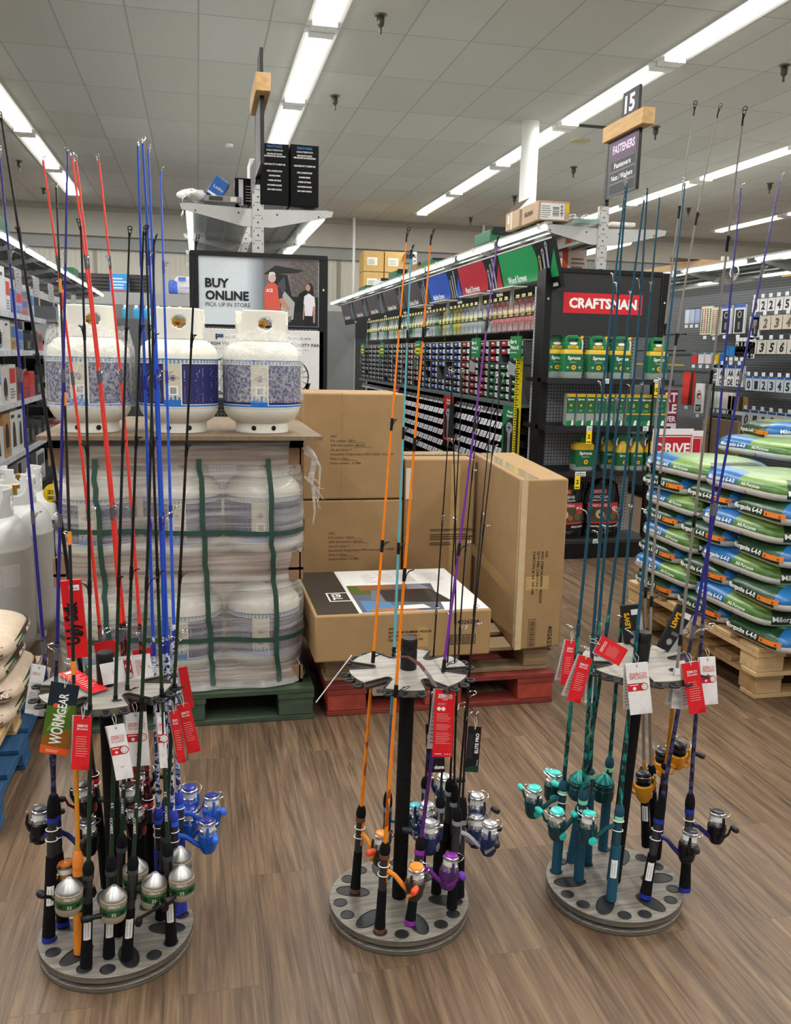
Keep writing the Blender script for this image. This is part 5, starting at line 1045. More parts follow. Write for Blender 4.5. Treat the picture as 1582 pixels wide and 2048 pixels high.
# ---- end stands facing the camera
def stand(label, x0, x1, z0s, name='end_stand'):
    t = thing(name, label, 'display stand', ((x0+x1)/2, 6.35, 0))
    for x in (x0, x1): g = G(); g.box((x-.03, 6.16, 0), (x+.03, 6.22, 2.145), BKM); F = flat((x, 6.16, 0), (1, 0, 0), (0, 0, 1)); g.disc(F, 0, 1.93, .007, P('dcdcdc')); g.obj('post', t, bevel=.004)
    for x in (x0-.028, x1+.016): g = G(); g.box((x, 6.221, .12), (x+.012, 6.32, 2.13), BKM); g.obj('side_panel', t)
    g = G(); g.box((x0+.031, 6.48, .12), (x1-.031, 6.51, 2.14), PEG); g.obj('pegboard', t)
    g = G(); g.box((x0-.02, 6.15, 0), (x1+.02, 6.5, .115), BKM); g.box((x0-.02, 6.145, .115), (x1+.02, 6.5, .15), M('base_shelf', '2a2b2d', .35)); g.obj('base_deck', t, bevel=.004)
    for z in z0s: g = G(); g.box((x0-.03, 6.03, z-.03), (x1+.05, 6.478, z), BKM); g.box((x0-.03, 6.026, z-.034), (x1+.05, 6.03, z+.004), M('shelf_lip', '202124', .3)); g.obj('shelf', t)
    return t
CR = stand('black pegboard stand with shelves of green garden bottles and a red brand plate', 2.475, 3.395, (1.365, 1.02, .685))
g = G(); g.box((2.506, 6.17, 1.675), (3.364, 6.2, 2.14), M('black_twill', '1e1f21', .5, var=.35, scale=160, stretch=(1, 1, 1))); g.box((2.506, 6.16, 2.12), (3.364, 6.21, 2.15), BKM); g.obj('header_sign', CR)
g = G(); F = flat((2.595, 6.168, 1.835), (1, 0, 0), (0, 0, 1)); g.rect(F, 0, 0, .625, .145, P('cf2630', .4), 0); g.txt(F, .045, .04, 'CRAFTSMAN', .07, WHT, w=.535, bold=.045); g.disc(F, .598, .045, .007, WHT, .001, 10); g.obj('brand_plate', CR)
def price(t, x, z, big=True):
    g = G(); F = flat((x, 6.022 if z > .3 else 6.14, z), (1, 0, 0), (0, 0, 1)); g.rect(F, -.022, -.03, .022, .005, P('dfe6e2'), 0); g.lines(F, -.015, -.025, .018, .0, 2, P('5a625e'), .0008, .4)
    if big: g.rect(F, -.022, -.125, .022, -.03, P('f0cf1c'), 0); g.txt(F, 0, -.085, '2' if x < 2.9 else '10', .03, INK, al='C', bold=.03); g.rect(F, -.016, -.115, .016, -.108, INK)
    g.obj('price_tag', t)
for x, z, b_ in ((3.30, 1.365, 1), (2.90, 1.365, 0), (2.79, 1.02, 1), (3.24, 1.02, 0), (2.72, .685, 1), (2.76, .685, 0), (2.95, .15, 0)): price(CR, x, z, b_)
g = G(); F = flat((2.405, 6.56, .70), (1, 0, 0), (0, 0, 1)); g.box((2.40, 6.56, .68), (2.455, 6.57, 1.52), P('e8d21c', .45))
for i in range(40): v = .02+.02*i; g.rect(F, -.004, v, .012+.012*(i % 2), v+.007, INK, .001); 
for i in range(10): g.txt(F, .03, .06+.08*i, str(i+1), .014, P('6a5c10'), d=.001)
tag(g.obj('ruler_strip', loc=(2.43, 6.56, .7)), 'tall yellow ruler strip at the left side of the black pegboard stand', 'ruler')

BUY = stand('black stand with the white and blue pick-up signboard behind the tanks', -.015, .845, (1.19,))
g = G(); g.box((.016, 6.17, 1.675), (.814, 6.2, 2.14), P('cfd9de', .35)); g.box((-.04, 6.155, 2.125), (.87, 6.205, 2.155), BKM); g.box((.016, 6.162, 1.665), (.814, 6.2, 1.682), BKM); g.obj('signboard', BUY)
g = G(); F = flat((.02, 6.1695, 1.68), (1, 0, 0), (0, 0, 1)); c = lambda h: P(h, .4)
for i in range(10): g.rect(F, .30+.012*i, .005, .42, .44, c('%02x%02x%02x' % (205-9*i, 214-9*i, 220-9*i)), .0003+.0001*i)
g.rect(F, .42, .005, .79, .44, c('6f6a6a'), .0014)
for r in range(18):
    for k in range(9):
        u = .60+.021*k+(.0105 if r % 2 else 0); 
        if u < .775: g.rect(F, u, .16+.0155*r, u+.0195, .173+.0155*r, c('5d5553' if (r+k) % 3 else '6b6260'), .0018)
g.shape(F, [(.42, .34), (.5, .40), (.69, .375), (.665, .36), (.6, .35)], c('2b2a2c'), .0022)
g.shape(F, [(.46, .35), (.58, .34), (.61, .2), (.79, .2), (.79, .005), (.46, .005)], c('242528'), .0020); g.shape(F, [(.49, .25), (.56, .33), (.57, .25), (.53, .2)], c('4a4d50'), .0024); g.shape(F, [(.62, .1), (.66, .22), (.72, .26), (.72, .1)], c('17181a'), .0023)
# man in red vest
g.disc(F, .477, .318, .026, c('c9b2a4'), .0030, 20, .031); g.shape(F, [(.453, .325), (.46, .355), (.49, .357), (.503, .34), (.48, .342)], c('d8d4cf'), .0033)
g.shape(F, [(.425, .245), (.455, .285), (.497, .285), (.53, .25), (.535, .07), (.425, .07)], c('cf5a4a'), .0031); g.txt(F, .437, .225, 'ACE', .022, c('f2e8e4'), w=.045, bold=.03, d=.0038)
g.shape(F, [(.515, .265), (.535, .25), (.55, .19), (.522, .18)], c('35383f'), .0034); g.shape(F, [(.522, .18), (.55, .19), (.6, .12), (.585, .105), (.545, .135)], c('b98c76'), .0035); g.shape(F, [(.43, .07), (.53, .07), (.535, .005), (.425, .005)], c('5a6f94'), .0031)
g.shape(F, [(.545, .20), (.56, .235), (.63, .16), (.62, .05), (.575, .03), (.53, .06)], c('a9aaa6'), .0033); g.shape(F, [(.565, .06), (.61, .07), (.6, .03), (.575, .025)], c('6f6c66'), .0036)
# woman in white
g.shape(F, [(.70, .21), (.71, .28), (.735, .295), (.755, .27), (.76, .19), (.735, .22)], c('241d1c'), .0029); g.disc(F, .72, .262, .016, c('b48a76'), .0032, 18, .023)
g.shape(F, [(.695, .205), (.725, .225), (.765, .2), (.77, .14), (.755, .14), (.75, .075), (.70, .075), (.695, .14), (.69, .16)], c('dcdbe0'), .0031); g.shape(F, [(.70, .077), (.75, .077), (.745, .005), (.695, .005)], c('1c1e24'), .0030); g.shape(F, [(.755, .14), (.77, .14), (.768, .03), (.757, .03)], c('b48a76'), .0031); g.shape(F, [(.69, .15), (.698, .15), (.693, .05), (.685, .05)], c('b48a76'), .0031)
K_ = c('1b1c20')
g.txt(F, .037, .245, 'BUY', .058, K_, w=.155, bold=.035, d=.004); g.txt(F, .037, .165, 'ONLINE', .058, K_, w=.285, bold=.035, d=.004); g.txt(F, .037, .12, 'PICK UP IN STORE', .028, c('4a4d52'), w=.295, d=.004)
g.obj('poster', BUY)
def fan_box(x0, x1, lab, nm):
    t = thing('fan_carton', lab, 'carton', ((x0+x1)/2, 6.3, 1.191), 'white fan cartons under the signboard')
    g = G(); g.box((x0, 6.16, 1.192), (x1, 6.44, 1.655), P('d9d8d5', .45)); g.obj('carton_body', t, bevel=.004)
    g = G(); F = flat((x0, 6.1595, 1.192), (1, 0, 0), (0, 0, 1)); w = x1-x0
    g.txt(F, .13, .405, 'pa', .034, P('2a2f38'), w=.05, bold=.05); g.ring(F, .172, .416, .009, .0135, P('4a90d0'), .0016); g.txt(F, .195, .403, 'perfect aire', .018, P('55585c'), w=.14)
    g.txt(F, .03, .355, '12" HIGH VELOCITY FAN', .022, INK, w=.37, bold=.015); g.txt(F, .12, .328, 'METAL CONSTRUCTION', .010, P('9a9a9a'), w=.2)
    cx, cy = .20, .15; g.ring(F, cx, cy, .115, .123, INK, .001, 36); g.ring(F, cx, cy, .02, .03, INK, .001)
    for k in range(16): a = k*math.pi/8; g.shape(F, [(cx+.03*math.cos(a), cy+.03*math.sin(a)), (cx+.115*math.cos(a-.02), cy+.115*math.sin(a-.02)), (cx+.115*math.cos(a+.02), cy+.115*math.sin(a+.02))], P('3a3a3c'), .001)
    for k in range(4): a = k*math.pi/2+.3; g.shape(F, [(cx+.03*math.cos(a), cy+.03*math.sin(a)), (cx+.1*math.cos(a), cy+.1*math.sin(a)), (cx+.09*math.cos(a+.7), cy+.09*math.sin(a+.7))], P('b4b4b2'), .0008)
    g.shape(F, [(cx+.1, cy-.05), (cx+.135, cy-.04), (cx+.11, cy-.125), (cx-.11, cy-.125), (cx-.11, cy-.118), (cx+.1, cy-.115), (cx+.124, cy-.04)], INK, .001); g.obj('printing', t)
fan_box(-.01, .415, 'white fan carton under the signboard, left one', 0); fan_box(.425, .85, 'white fan carton under the signboard, right one', 1)

# ---- hanging aisle markers
def marker(xc, label, art):
    t = thing('aisle_marker', label, 'aisle sign', (xc, 6.26, 2.55))
    g = G(); g.box((xc-.014, 6.256, 2.601), (xc+.014, 6.296, 3.044), BKM); g.obj('pole', t)
    g = G(); g.box((xc-.045, 5.70, 3.045), (xc+.045, 6.30, 3.15), M('pine_block', 'c6a06c', .7, var=.15, scale=6, stretch=(6, 1, 6))); g.obj('wood_block', t, bevel=.004)
    g = G(); g.box((xc-.012, 5.80, 2.65), (xc+.012, 6.255, 3.044), BKM); F = flat((xc-.0125, 6.21, 2.66), (0, -1, 0), (0, 0, 1))
    if art:
        g.rect(F, .0, .245, .39, .375, P('5a3a5e'), .0006); g.txt(F, .03, .285, 'FASTENERS', .055, P('d9cfdc'), w=.33, bold=.03)
        for i, s in enumerate(('Fasteners', 'Nuts / Washers', '')): g.rect(F, 0, .162-.08*i, .39, .238-.08*i, P('8a8c92'), .0006); g.rect(F, .004, .165-.08*i, .386, .235-.08*i, P('24262c'), .0009); s and g.txt(F, .19, .182-.08*i, s, .036, P('e0e0e2'), w=.25 if i == 0 else .32, al='C', bold=.02)
    else: g.rect(F, 0, .01, .39, .375, P('2a2c33'), .0006)
    g.obj('sign_panel', t)
    g = G(); g.box((xc-.01, 5.84, 3.151), (xc+.01, 6.08, 3.33), P('24252c')); F = flat((xc-.0105, 6.07, 3.17), (0, -1, 0), (0, 0, 1))
    if art: g.txt(F, .03, .02, '15', .11, P('e4e4e6'), w=.15, bold=.04)
    g.obj('number_panel', t); return t
marker(2.93, 'aisle marker with wooden block, purple fasteners panel and number above the black stand', True); marker(.41, 'aisle marker seen edge-on with wooden block above the signboard', False)

# ---- things on the canopies
def simple(name, label, cat, a, b_, mat, group=None, art=None, T=None, bevel=.004):
    o = None; t = thing(name, label, cat, ((a[0]+b_[0])/2, (a[1]+b_[1])/2, a[2]), group)
    g = G(); g.box(a, b_, mat, T); g.obj('carton_body', t, bevel=bevel)
    if art: g = G(); art(g); g.obj('printing', t)
    return t
CT = 2.475
def feat(x):
    def f(g):
        F = flat((x, 6.2195, CT), (1, 0, 0), (0, 0, 1)); w = .19
        g.txt(F, w/2, .365, 'FEATURES', .014, P('3f74b8'), w=.1, al='C', bold=.03); g.txt(F, w/2, .343, 'CARACTERISTICAS', .010, P('c9c9c9'), w=.11, al='C', bold=.03)
        for v, s, ww in ((.32, 'HIGH VELOCITY MOTOR', .1), (.306, 'FOR MAXIMUM AIR CIRCULATION', .145), (.255, 'ADJUSTABLE TILT TO DIRECT AIR', .145), (.212, 'METAL CONSTRUCTION', .1), (.183, 'DURABLE FINISH', .075), (.153, '3 SPEED SETTINGS', .085), (.123, 'ROUNDED BLADES', .095), (.095, 'EASY CARRY HANDLE', .095)): g.txt(F, w/2, v, s, .0095, P('d8d8d8'), w=ww, al='C', bold=.05)
    return f
simple('fan_carton', 'tall black carton with white print on the canopy, left of the pair', 'carton', (.425, 6.22, CT), (.615, 6.55, 2.865), M('black_carton', '09090a', .5, var=.1, spec=.12), None, feat(.425)); simple('fan_carton', 'tall black carton with white print on the canopy, right of the pair', 'carton', (.625, 6.22, CT), (.815, 6.55, 2.87), M('black_carton', '09090a', .5, var=.1, spec=.12), None, feat(.625))
def smallblk(g):
    F = flat((.285, 6.2495, CT-.01), (1, 0, 0), (0, 0, 1)); g.rect(F, -.0, 0, .03, .165, P('c8cbd2'), .0005); g.lines(F, .045, .03, .1, .14, 6, P('cfcfcf'), .001, .15)
simple('carton', 'small black carton on the canopy left of the grey post', 'carton', (.26, 6.25, CT), (.365, 6.5, 2.64), M('black_carton', '09090a', .5, var=.1, spec=.12), None, smallblk)
simple('white_carton', 'narrow white carton standing behind the black one on the canopy', 'carton', (.375, 6.56, CT), (.42, 6.86, 2.83), P('d6d6d4'))
T_ = Matrix.Translation((.15, 6.35, 2.57)) @ Matrix.Rotation(math.radians(32), 4, 'Y')
def bluea(g): F = lambda u, v, d=0.: T_ @ V((u, -.0905-d, v)); g.txt(F, -.03, -.01, 'Lasko', .022, WHT, w=.07, d=.001); g.rect(F, -.045, -.06, .045, -.045, WHT)
t = thing('blue_carton', 'blue carton lying tilted on the canopy above the signboard', 'carton', (.15, 6.35, CT)); g = G(); g.box((-.05, -.09, -.065), (.05, .09, .065), P('2464b4', .35), T_); g.obj('carton_body', t, bevel=.004); g = G(); bluea(g); g.obj('printing', t)
simple('flat_carton', 'flat printed grey carton lying at the left of the canopy', 'carton', (.06, 6.22, CT), (.30, 6.5, 2.515), P('8d8a86'), None, lambda g: (g.rect(flat((.06, 6.2195, CT), (1, 0, 0), (0, 0, 1)), .03, .008, .12, .034, P('3a3a3c')), g.rect(flat((.06, 6.2195, CT), (1, 0, 0), (0, 0, 1)), .17, .006, .21, .036, P('e6e4e0'))))
WP = M('white_plastic', 'e0e2e0', .3, var=.05, bump=.3, bscale=30)
g = G(); g.lathe([(.03, 0), (.045, .01), (.045, .06), (.018, .075), (.018, .09), (0, .092)], WP, 16, (.04, 6.42, CT+.01)); tag(g.obj('white_bottle', loc=(.04, 6.42, CT+.01)), 'white capped bottle among the plastic at the left of the canopy', 'bottle')
g = G()
def wad(u, v):
    a = 2*PI*u; r = .05+.02*math.sin(3*a)+.012*math.sin(7*a); q = math.sin(PI*v)**.6; return (.0-.02+r*q*math.cos(a)*1.4, 6.3+r*q*math.sin(a)*1.6, CT+.005+.075*v+.012*math.sin(5*a)*v)
g.grid(wad, 30, 10, WP, wrapu=True)
def flap(u, v): return (-.045-.05*v+.01*math.sin(9*v), 6.24+.14*u, CT+.04-.14*v*v+.01*math.sin(12*u))
g.grid(flap, 8, 10, WP)
tag(g.obj('plastic_wrap', loc=(-.02, 6.3, CT)), 'crumpled white plastic hanging over the left end of the canopy', 'plastic')
def hill(g):
    F = flat((2.3795, 6.52, CT), (0, -1, 0), (0, 0, 1)); g.txt(F, .05, .055, 'HILLMAN', .03, P('4a3a2e'), w=.17, bold=.05)
    F = flat((2.38, 6.1995, CT), (1, 0, 0), (0, 0, 1)); g.rect(F, .02, .01, .2, .12, P('dfdfdc'), .0006); g.bars(F, .11, .03, .16, .1, 9, INK, .001, True); g.lines(F, .025, .02, .1, .11, 6, P('7c7c7c'), .001, .4); g.rect(F, .205, .06, .235, .12, P('d8c21c')); g.bars(F, .17, .03, .19, .11, 8, INK, .001, True)
simple('cardboard_carton', 'brown lettered carton with white shipping label on the canopy above the fasteners', 'carton', (2.38, 6.2, CT), (2.62, 6.53, 2.61), M('cardboard_pale', 'b59a80', .8, var=.06), None, hill)
t = simple('cardboard_carton', 'open brown carton on the canopy behind the lettered one', 'carton', (2.37, 6.56, CT), (2.62, 6.86, 2.605), M('cardboard_pale'), None, lambda g: (g.rect(flat((2.3695, 6.84, CT), (0, -1, 0), (0, 0, 1)), .09, 0, .14, .13, P('cdbdaa'), .0008), g.rect(flat((2.3695, 6.84, CT), (0, -1, 0), (0, 0, 1)), .03, .05, .07, .11, P('d8d2ca'), .0008)))
g = G(); g.poly([(2.37, 6.56, 2.606), (2.37, 6.86, 2.606), (2.45, 6.86, 2.69), (2.45, 6.56, 2.69)], M('cardboard_inside', '4a3828', .8)); g.obj('flap', t)
t = thing('glass_panes', 'stack of clear panes wrapped in plastic on the canopy beside the pole', 'glass panes', (2.75, 6.35, CT)); gl = M('pane_green', 'a9c9c0', .1, var=.05, alpha=.75)
g = G()
for i in range(4): g.box((2.64+.01*i, 6.2, CT+.008*i), (2.86, 6.5, CT+.006+.008*i), gl)
g.obj('pane_stack', t); g = G(); g.grid(lambda u, v: (2.64+.23*u, 6.2+.3*v, CT+.045+.02*math.sin(14*u)*math.sin(9*v)+.012*u), 14, 8, FILM); g.obj('film', t)
simple('tube_carton', 'thin white packed tube on the canopy right of the pole', 'packet', (2.97, 6.24, CT), (3.16, 6.30, 2.50), P('e6e2d6'))
TOTE = M('green_tote', '15613d', .4)
for i, (y, x, c_, l) in enumerate(((7.45, 2.52, TOTE, 'green tote with black lid on the fasteners canopy behind the brown cartons'), (11.3, 2.55, TOTE, 'small green tote far back on the fasteners canopy'), (12.6, 2.6, P('c8c9c4'), 'pale far packet on the fasteners canopy'), (10.2, 2.55, P('8a6a40'), 'brown far carton on the fasteners canopy beside the green tote'), (9.6, 2.56, TOTE, 'green far tote on the fasteners canopy above the blue header'), (13.6, 2.56, TOTE, 'small green box farthest back on the fasteners canopy'))):
    simple('storage_tote', l, 'tote', (x-.08, y, CT), (x+.3, y+.45, CT+.10-.008*i), c_, None, lambda g: g.box((x-.06, y-.012, CT+.06), (x+.28, y-.002, CT+.12-.01*i), INK))
for i, (x, y, c_) in enumerate(((-1.68, 8.3, TOTE), (-1.7, 13.2, TOTE))): simple('storage_tote', ('green tote on top of the left aisle canopy, nearer', 'small green tote on top of the left aisle canopy, farther')[i], 'tote', (x-.2, y, 2.475), (x+.06, y+.5, 2.60), c_)
simple('flattened_carton', 'torn flattened brown carton on the right canopy', 'carton', (5.0, 8.4, 2.475), (5.4, 9.6, 2.53), CARD, None, lambda g: g.add([(5.0, 8.4, 2.53), (4.94, 8.9, 2.60), (5.1, 9.2, 2.58), (5.1, 8.6, 2.54)], [(0, 1, 2, 3)], CARD))
for i in range(8): simple('yellow_carton', 'small brown carton on the far right run, %s of the pile' % ordn(i), 'carton', (7.5+.0, 9.6+.26*(i % 4), 2.475+.15*(i//4)), (7.75, 9.83+.26*(i % 4), 2.615+.15*(i//4)), M('carton_yellow', 'c6a264', .8), 'small cartons on the far right run')
simple('white_carton', 'red and white carton on the run behind the black stand', 'carton', (3.0, 7.2, 2.16), (3.22, 7.4, 2.44), P('d8c8b8'), None, lambda g: (g.rect(flat((3.0, 7.1995, 2.16), (1, 0, 0), (0, 0, 1)), 0, 0, .05, .28, P('c8502c')), g.lines(flat((3.0, 7.1995, 2.16), (1, 0, 0), (0, 0, 1)), .08, .03, .2, .2, 5, P('8a7a70'), .001)))

# ---- back of the shop
for i, (x, z) in enumerate(((3.2, 2.72), (3.62, 2.72), (3.2, 3.12), (3.62, 3.12))):
    simple('yellow_carton', ('lower left', 'lower right', 'upper left', 'upper right')[i]+' yellow-brown carton stacked before the back wall', 'carton', (x, 17.6, z), (x+.40, 18.1, z+.39), M('carton_yellow'), None, lambda g: (g.rect(flat((x, 17.598, z), (1, 0, 0), (0, 0, 1)), .07, .12, .27, .27, P('e6e2d4')), g.lines(flat((x, 17.598, z), (1, 0, 0), (0, 0, 1)), .09, .14, .25, .24, 4, P('9a968c'), .002)))
t = thing('pallet_rack', 'tall rack with perforated white post and black upper shelf along the back wall', 'shelving', (0, 17.9, 0))
g = G(); g.box((-3.2, 17.5, 2.33), (3.9, 18.3, 2.55), M('rack_beam', '9b9b98', .5)); g.obj('shelf_beam', t); g = G(); g.box((3.1, 17.5, 2.66), (4.1, 18.3, 2.715), M('rack_beam')); g.obj('upper_shelf', t)
g = G(); g.box((-3.0, 17.9, 2.551), (-.85, 18.2, 2.9), M('dark_slats', '2e2c2b', .6)); 
for k in range(5): g.box((-3.0, 17.885, 2.57+.065*k), (-.85, 17.9, 2.60+.065*k), M('slat_lighter', '3c3936', .6))
g.obj('slat_panel', t)
g = G(); g.box((4.16, 17.5, 2.3), (4.24, 17.58, 3.52), UPR); F = flat((4.2, 17.4995, 2.3), (1, 0, 0), (0, 0, 1))
for k in range(14): g.rect(F, -.02, .06+.08*k, .02, .1+.08*k, P('6a6a68'))
g.obj('rack_post', t); g = G(); g.box((4.0, 17.5, 3.42), (4.2, 17.9, 3.47), BKM); g.obj('rack_arm', t)
g = G(); g.box((-3.2, 17.5, 0), (3.9, 18.3, 2.33), M('rack_dark_fill', '6d6f6e', .7)); g.obj('lower_body', t)
def pk(x, w, z, h, c_, lab, cat='package', art=None): simple('packaged_goods', lab, cat, (x, 17.55, z), (x+w, 17.85, z+h), c_, None, art)
pk(-1.56, .33, 2.552, .33, P('3f8fd0'), 'blue printed pack on the back shelf left of the signboard', 'package', lambda g: (g.lines(flat((-1.56, 17.549, 2.552), (1, 0, 0), (0, 0, 1)), .03, .06, .3, .28, 4, P('bfe0f2'), .001), g.rect(flat((-1.56, 17.549, 2.552), (1, 0, 0), (0, 0, 1)), .0, 0, .33, .03, P('b8403a'))))
def plump(x, w, z, h, c1, lab):
    g = G(); A, B_, C_ = w/2, .2, h/2
    def s(u, v):
        th = 2*PI*u; ph = -PI/2+PI*v; f = lambda q, e: sgn(q)*abs(q)**e; cp = max(0, math.cos(ph))**.4; return (x+A+A*f(math.cos(th), .5)*cp, 17.8+B_*f(math.sin(th), .5)*cp, z+C_+C_*f(math.sin(ph), .6)+.01*math.sin(9*th))
    g.grid(s, 28, 12, c1, wrapu=True); F = flat((x, 17.58, z), (1, 0, 0), (0, 0, 1)); g.rect(F, w*.2, h*.72, w*.5, h*.92, P('5a7ac8'), .02); g.txt(F, w*.25, h*.3, 'Comfort', h*.12, P('3a56a8'), w=w*.4, d=.03)
    tag(g.obj('wrapped_rolls', loc=(x+A, 17.8, z)), lab, 'package')
plump(-.42, .46, 2.551, .34, M('roll_wrap', 'd2d0d4', .35, var=.06), 'white wrapped pack of rolls on the back shelf beside the signboard'); plump(-.52, .2, 2.551, .26, M('roll_wrap_blue', '4a6ad0', .35), 'blue wrapped pack peeping out left of the white one'); plump(.05, .22, 2.551, .3, M('roll_wrap_purple', 'a08ac0', .35), 'purple and white wrapped pack half hidden by the signboard')
for i in range(6): 
    x = -1.25+.19*i; g = G(); g.lathe([(.05, 0), (.06, .02), (.06, .17), (.03, .2), (.03, .24), (0, .245)], [P('4fa8d8', .25)]*3+[WHT]*2, 14, (x, 16.9, 2.05)); tag(g.obj('spray_bottle', loc=(x, 16.9, 2.05)), 'blue bottle with white cap on the far shelf, %s from the left' % ordn(i), 'bottle', 'blue bottles on the far shelf')
g = G(); g.box((-1.5, 16.8, 0), (.2, 17.3, 2.048), M('far_shelf_dark', '55585a', .6)); tag(g.obj('far_shelf', loc=(-.6, 17, 0)), 'low far grey shelf carrying the blue bottles behind the tanks', 'shelving')

for i, (y, l) in enumerate(((7.75, 'loop of white cable hanging from the nearer right canopy light'), (9.2, 'loop of white cable hanging from the farther right canopy light'))):
    g = G(); g.tube([(4.97, y+.07*math.cos(k*PI/9), 2.35+.055*math.sin(k*PI/9)) for k in range(18)], .006, WHT, 6, closed=True); g.tube([(4.98, y+.055*math.cos(k*PI/9), 2.345+.06*math.sin(k*PI/9)) for k in range(18)], .006, WHT, 6, closed=True)
    tag(g.obj('cable_loop', loc=(4.97, y, 2.4)), l, 'cable')
# ================================================================ fasteners run
FX = 2.44
HCOL = [('1f8f4f', 'green', 'Wood Screws'), ('b22435', 'red', 'Metal Screws'), ('2450b4', 'blue', 'Machine Screws')]+[('4a4548', 'grey', 'Stainless Steel')]*5
for i, (c_, nm, tx) in enumerate(HCOL):
    y1 = 6.03+1.185*i; w = 1.175; lab = '%s header panel with screws and lettering above the fasteners' % nm if i < 3 else 'dark grey header panel with lettering, %s beyond the blue one' % ordn(i-3)
    t = thing('header_panel', lab, 'sign', (FX, y1+w/2, 2.05), 'header panels of the fasteners run')
    O = V((2.50, y1+w, 2.06)); Vd = V((-.075, 0, .28)); F = flat(O, (0, -1, 0), Vd); h = Vd.length
    g = G(); N_ = V((0, -1, 0)).cross(Vd.normalized()); M4 = Matrix.Translation(O) @ Matrix((V((0, -1, 0)), Vd.normalized(), N_)).transposed().to_4x4(); g.box((0, -.06, -.03), (w, h, 0), P('111113', .35), M4)
    g.obj('panel_board', t)
    g = G(); cm = M('header_'+nm, c_, .3, var=.05, scale=3); pts = [(.02, .02)]+[(.78+.06*math.sin(PI*k/10), .02+(h-.03)*k/10) for k in range(11)]+[(.02, h-.01)]; g.shape(F, pts, cm, .001)
    g.shape(F, [(.80+.06*math.sin(PI*k/10), .02+(h-.03)*k/10) for k in range(11)]+[(.83+.06*math.sin(PI*k/10), .02+(h-.03)*k/10) for k in range(10, -1, -1)], P('2c2b30', .3), .0012)
    g.shape(F, [(1.0, .02), (w, .02), (w, h*.75)], cm, .001)
    g.txt(F, .14, .035, tx, .055, P('e8e8ea', .4), w=.42 if i < 3 else .5, bold=.03, d=.002); g.txt(F, w-.2, -.045, 'HILLMAN', .025, P('e8e8ea', .4), w=.16, bold=.05, d=.002)
    g.rect(F, 0, h-.006, w, h+.004, P('d9dad8'), .001); g.obj('printed_face', t)
    for k in range(3):
        s = G(); sm = M('printed_screw_gold', 'b8a468', .35, .3) if (k == 0 and i in (0, 2)) else M('printed_screw', 'a9b2c4', .35, .3); u = .86+.07*k; vv = .05+.04*k
        s.shape(F, [(u, .015), (u+.03, .015), (u+.045+.01*k, vv+.10), (u+.01+.01*k, vv+.10)], sm, .003); s.disc(F, u+.028+.01*k, vv+.115, .026, sm, .0035, 16, .03); s.rect(F, u+.012+.01*k, vv+.111, u+.044+.01*k, vv+.119, INK, .004); s.rect(F, u+.024+.01*k, vv+.1, u+.032+.01*k, vv+.13, INK, .004); s.obj('screw_picture', t)
# cabinet for the boxes
t = FAS; CB = M('cabinet_grey', '53585a', .5)
for z, nm in ((1.155, 0), (1.462, 0), (1.65, 1)): g = G(); g.box((2.47, 6.58, z-.008), (2.87, 13.66, z), CB if not nm else M('cabinet_top', '9a8a70', .7)); g.obj('cabinet_shelf', t)
for i in range(26):
    y = 6.60+.282*i; g = G(); g.box((2.465, y-.006, 1.156), (2.87, y+.006, 1.648), CB); g.obj('divider', t)
LABC = {'green': '1d6a3c', 'red': 'a82434', 'blue': '2a4796', 'brown': '7a4a3a', 'dark': '4a4a50', 'purple': '4a3f7a'}
def screw_box(col):
    t = thing('screw_box', 'x', 'screw box', (2.475, 0, 0), 'screw boxes in the cabinet')
    g = G(); g.box((2.475, -.128, 0), (2.72, .128, .048), P('17181b', .4)); g.obj('box_body', t)
    g = G(); F = flat((2.4745, .128, 0), (0, -1, 0), (0, 0, 1)); g.rect(F, .02, .006, .15, .043, P(LABC[col], .4)); g.rect(F, .035, .024, .10, .036, P('dcdcde'), .001); g.rect(F, .17, .005, .235, .044, P('e6e6e4'), .001); g.shape(F, [(.17, .005), (.19, .005), (.17, .02)], P('17181b', .4), .0014); g.disc(F, .205, .026, .009, P('4a4a4c'), .0015, 10); g.obj('front_label', t); return t
protos = {}
rr = random.Random(21)
def boxcol(c, top, r):
    if c == 0: return 'green'
    if c == 1: return 'red' if top else 'green'
    if c == 2: return 'red' if top else ('green' if r > 0 else 'green')
    if c in (3, 4): return 'red' if (r % 3) else 'brown' if not top and r == 2 else 'red'
    if c == 5: return 'brown' if r % 3 == 1 else 'red'
    if c in (6, 7, 8, 9): return 'blue' if r != 3 else 'dark'
    if c in (10, 11): return 'blue' if r % 2 == 0 else 'purple'
    if c in (12, 13, 14): return 'brown'
    return 'dark'
for c in range(25):
    for r in range(8):
        top = r < 3; z = (1.594-.062*r) if top else (1.404-.0595*(r-3))
        if (not top) and c in (7, 8, 9, 10) and rr.random() < .35: continue
        if rr.random() < .03: continue
        col = boxcol(c, top, r if top else r-3); lab = '%s-labelled screw box, %s row down, %s column from the yellow ruler strip' % (col, ordn(r), ordn(c)); y = 6.741+.282*c
        if col not in protos: protos[col] = screw_box(col); o = protos[col]; o.location = (2.475, y, z); o['label'] = lab
        else: dup(protos[col], (2.475, y, z), None, lab, 'screw boxes in the cabinet')
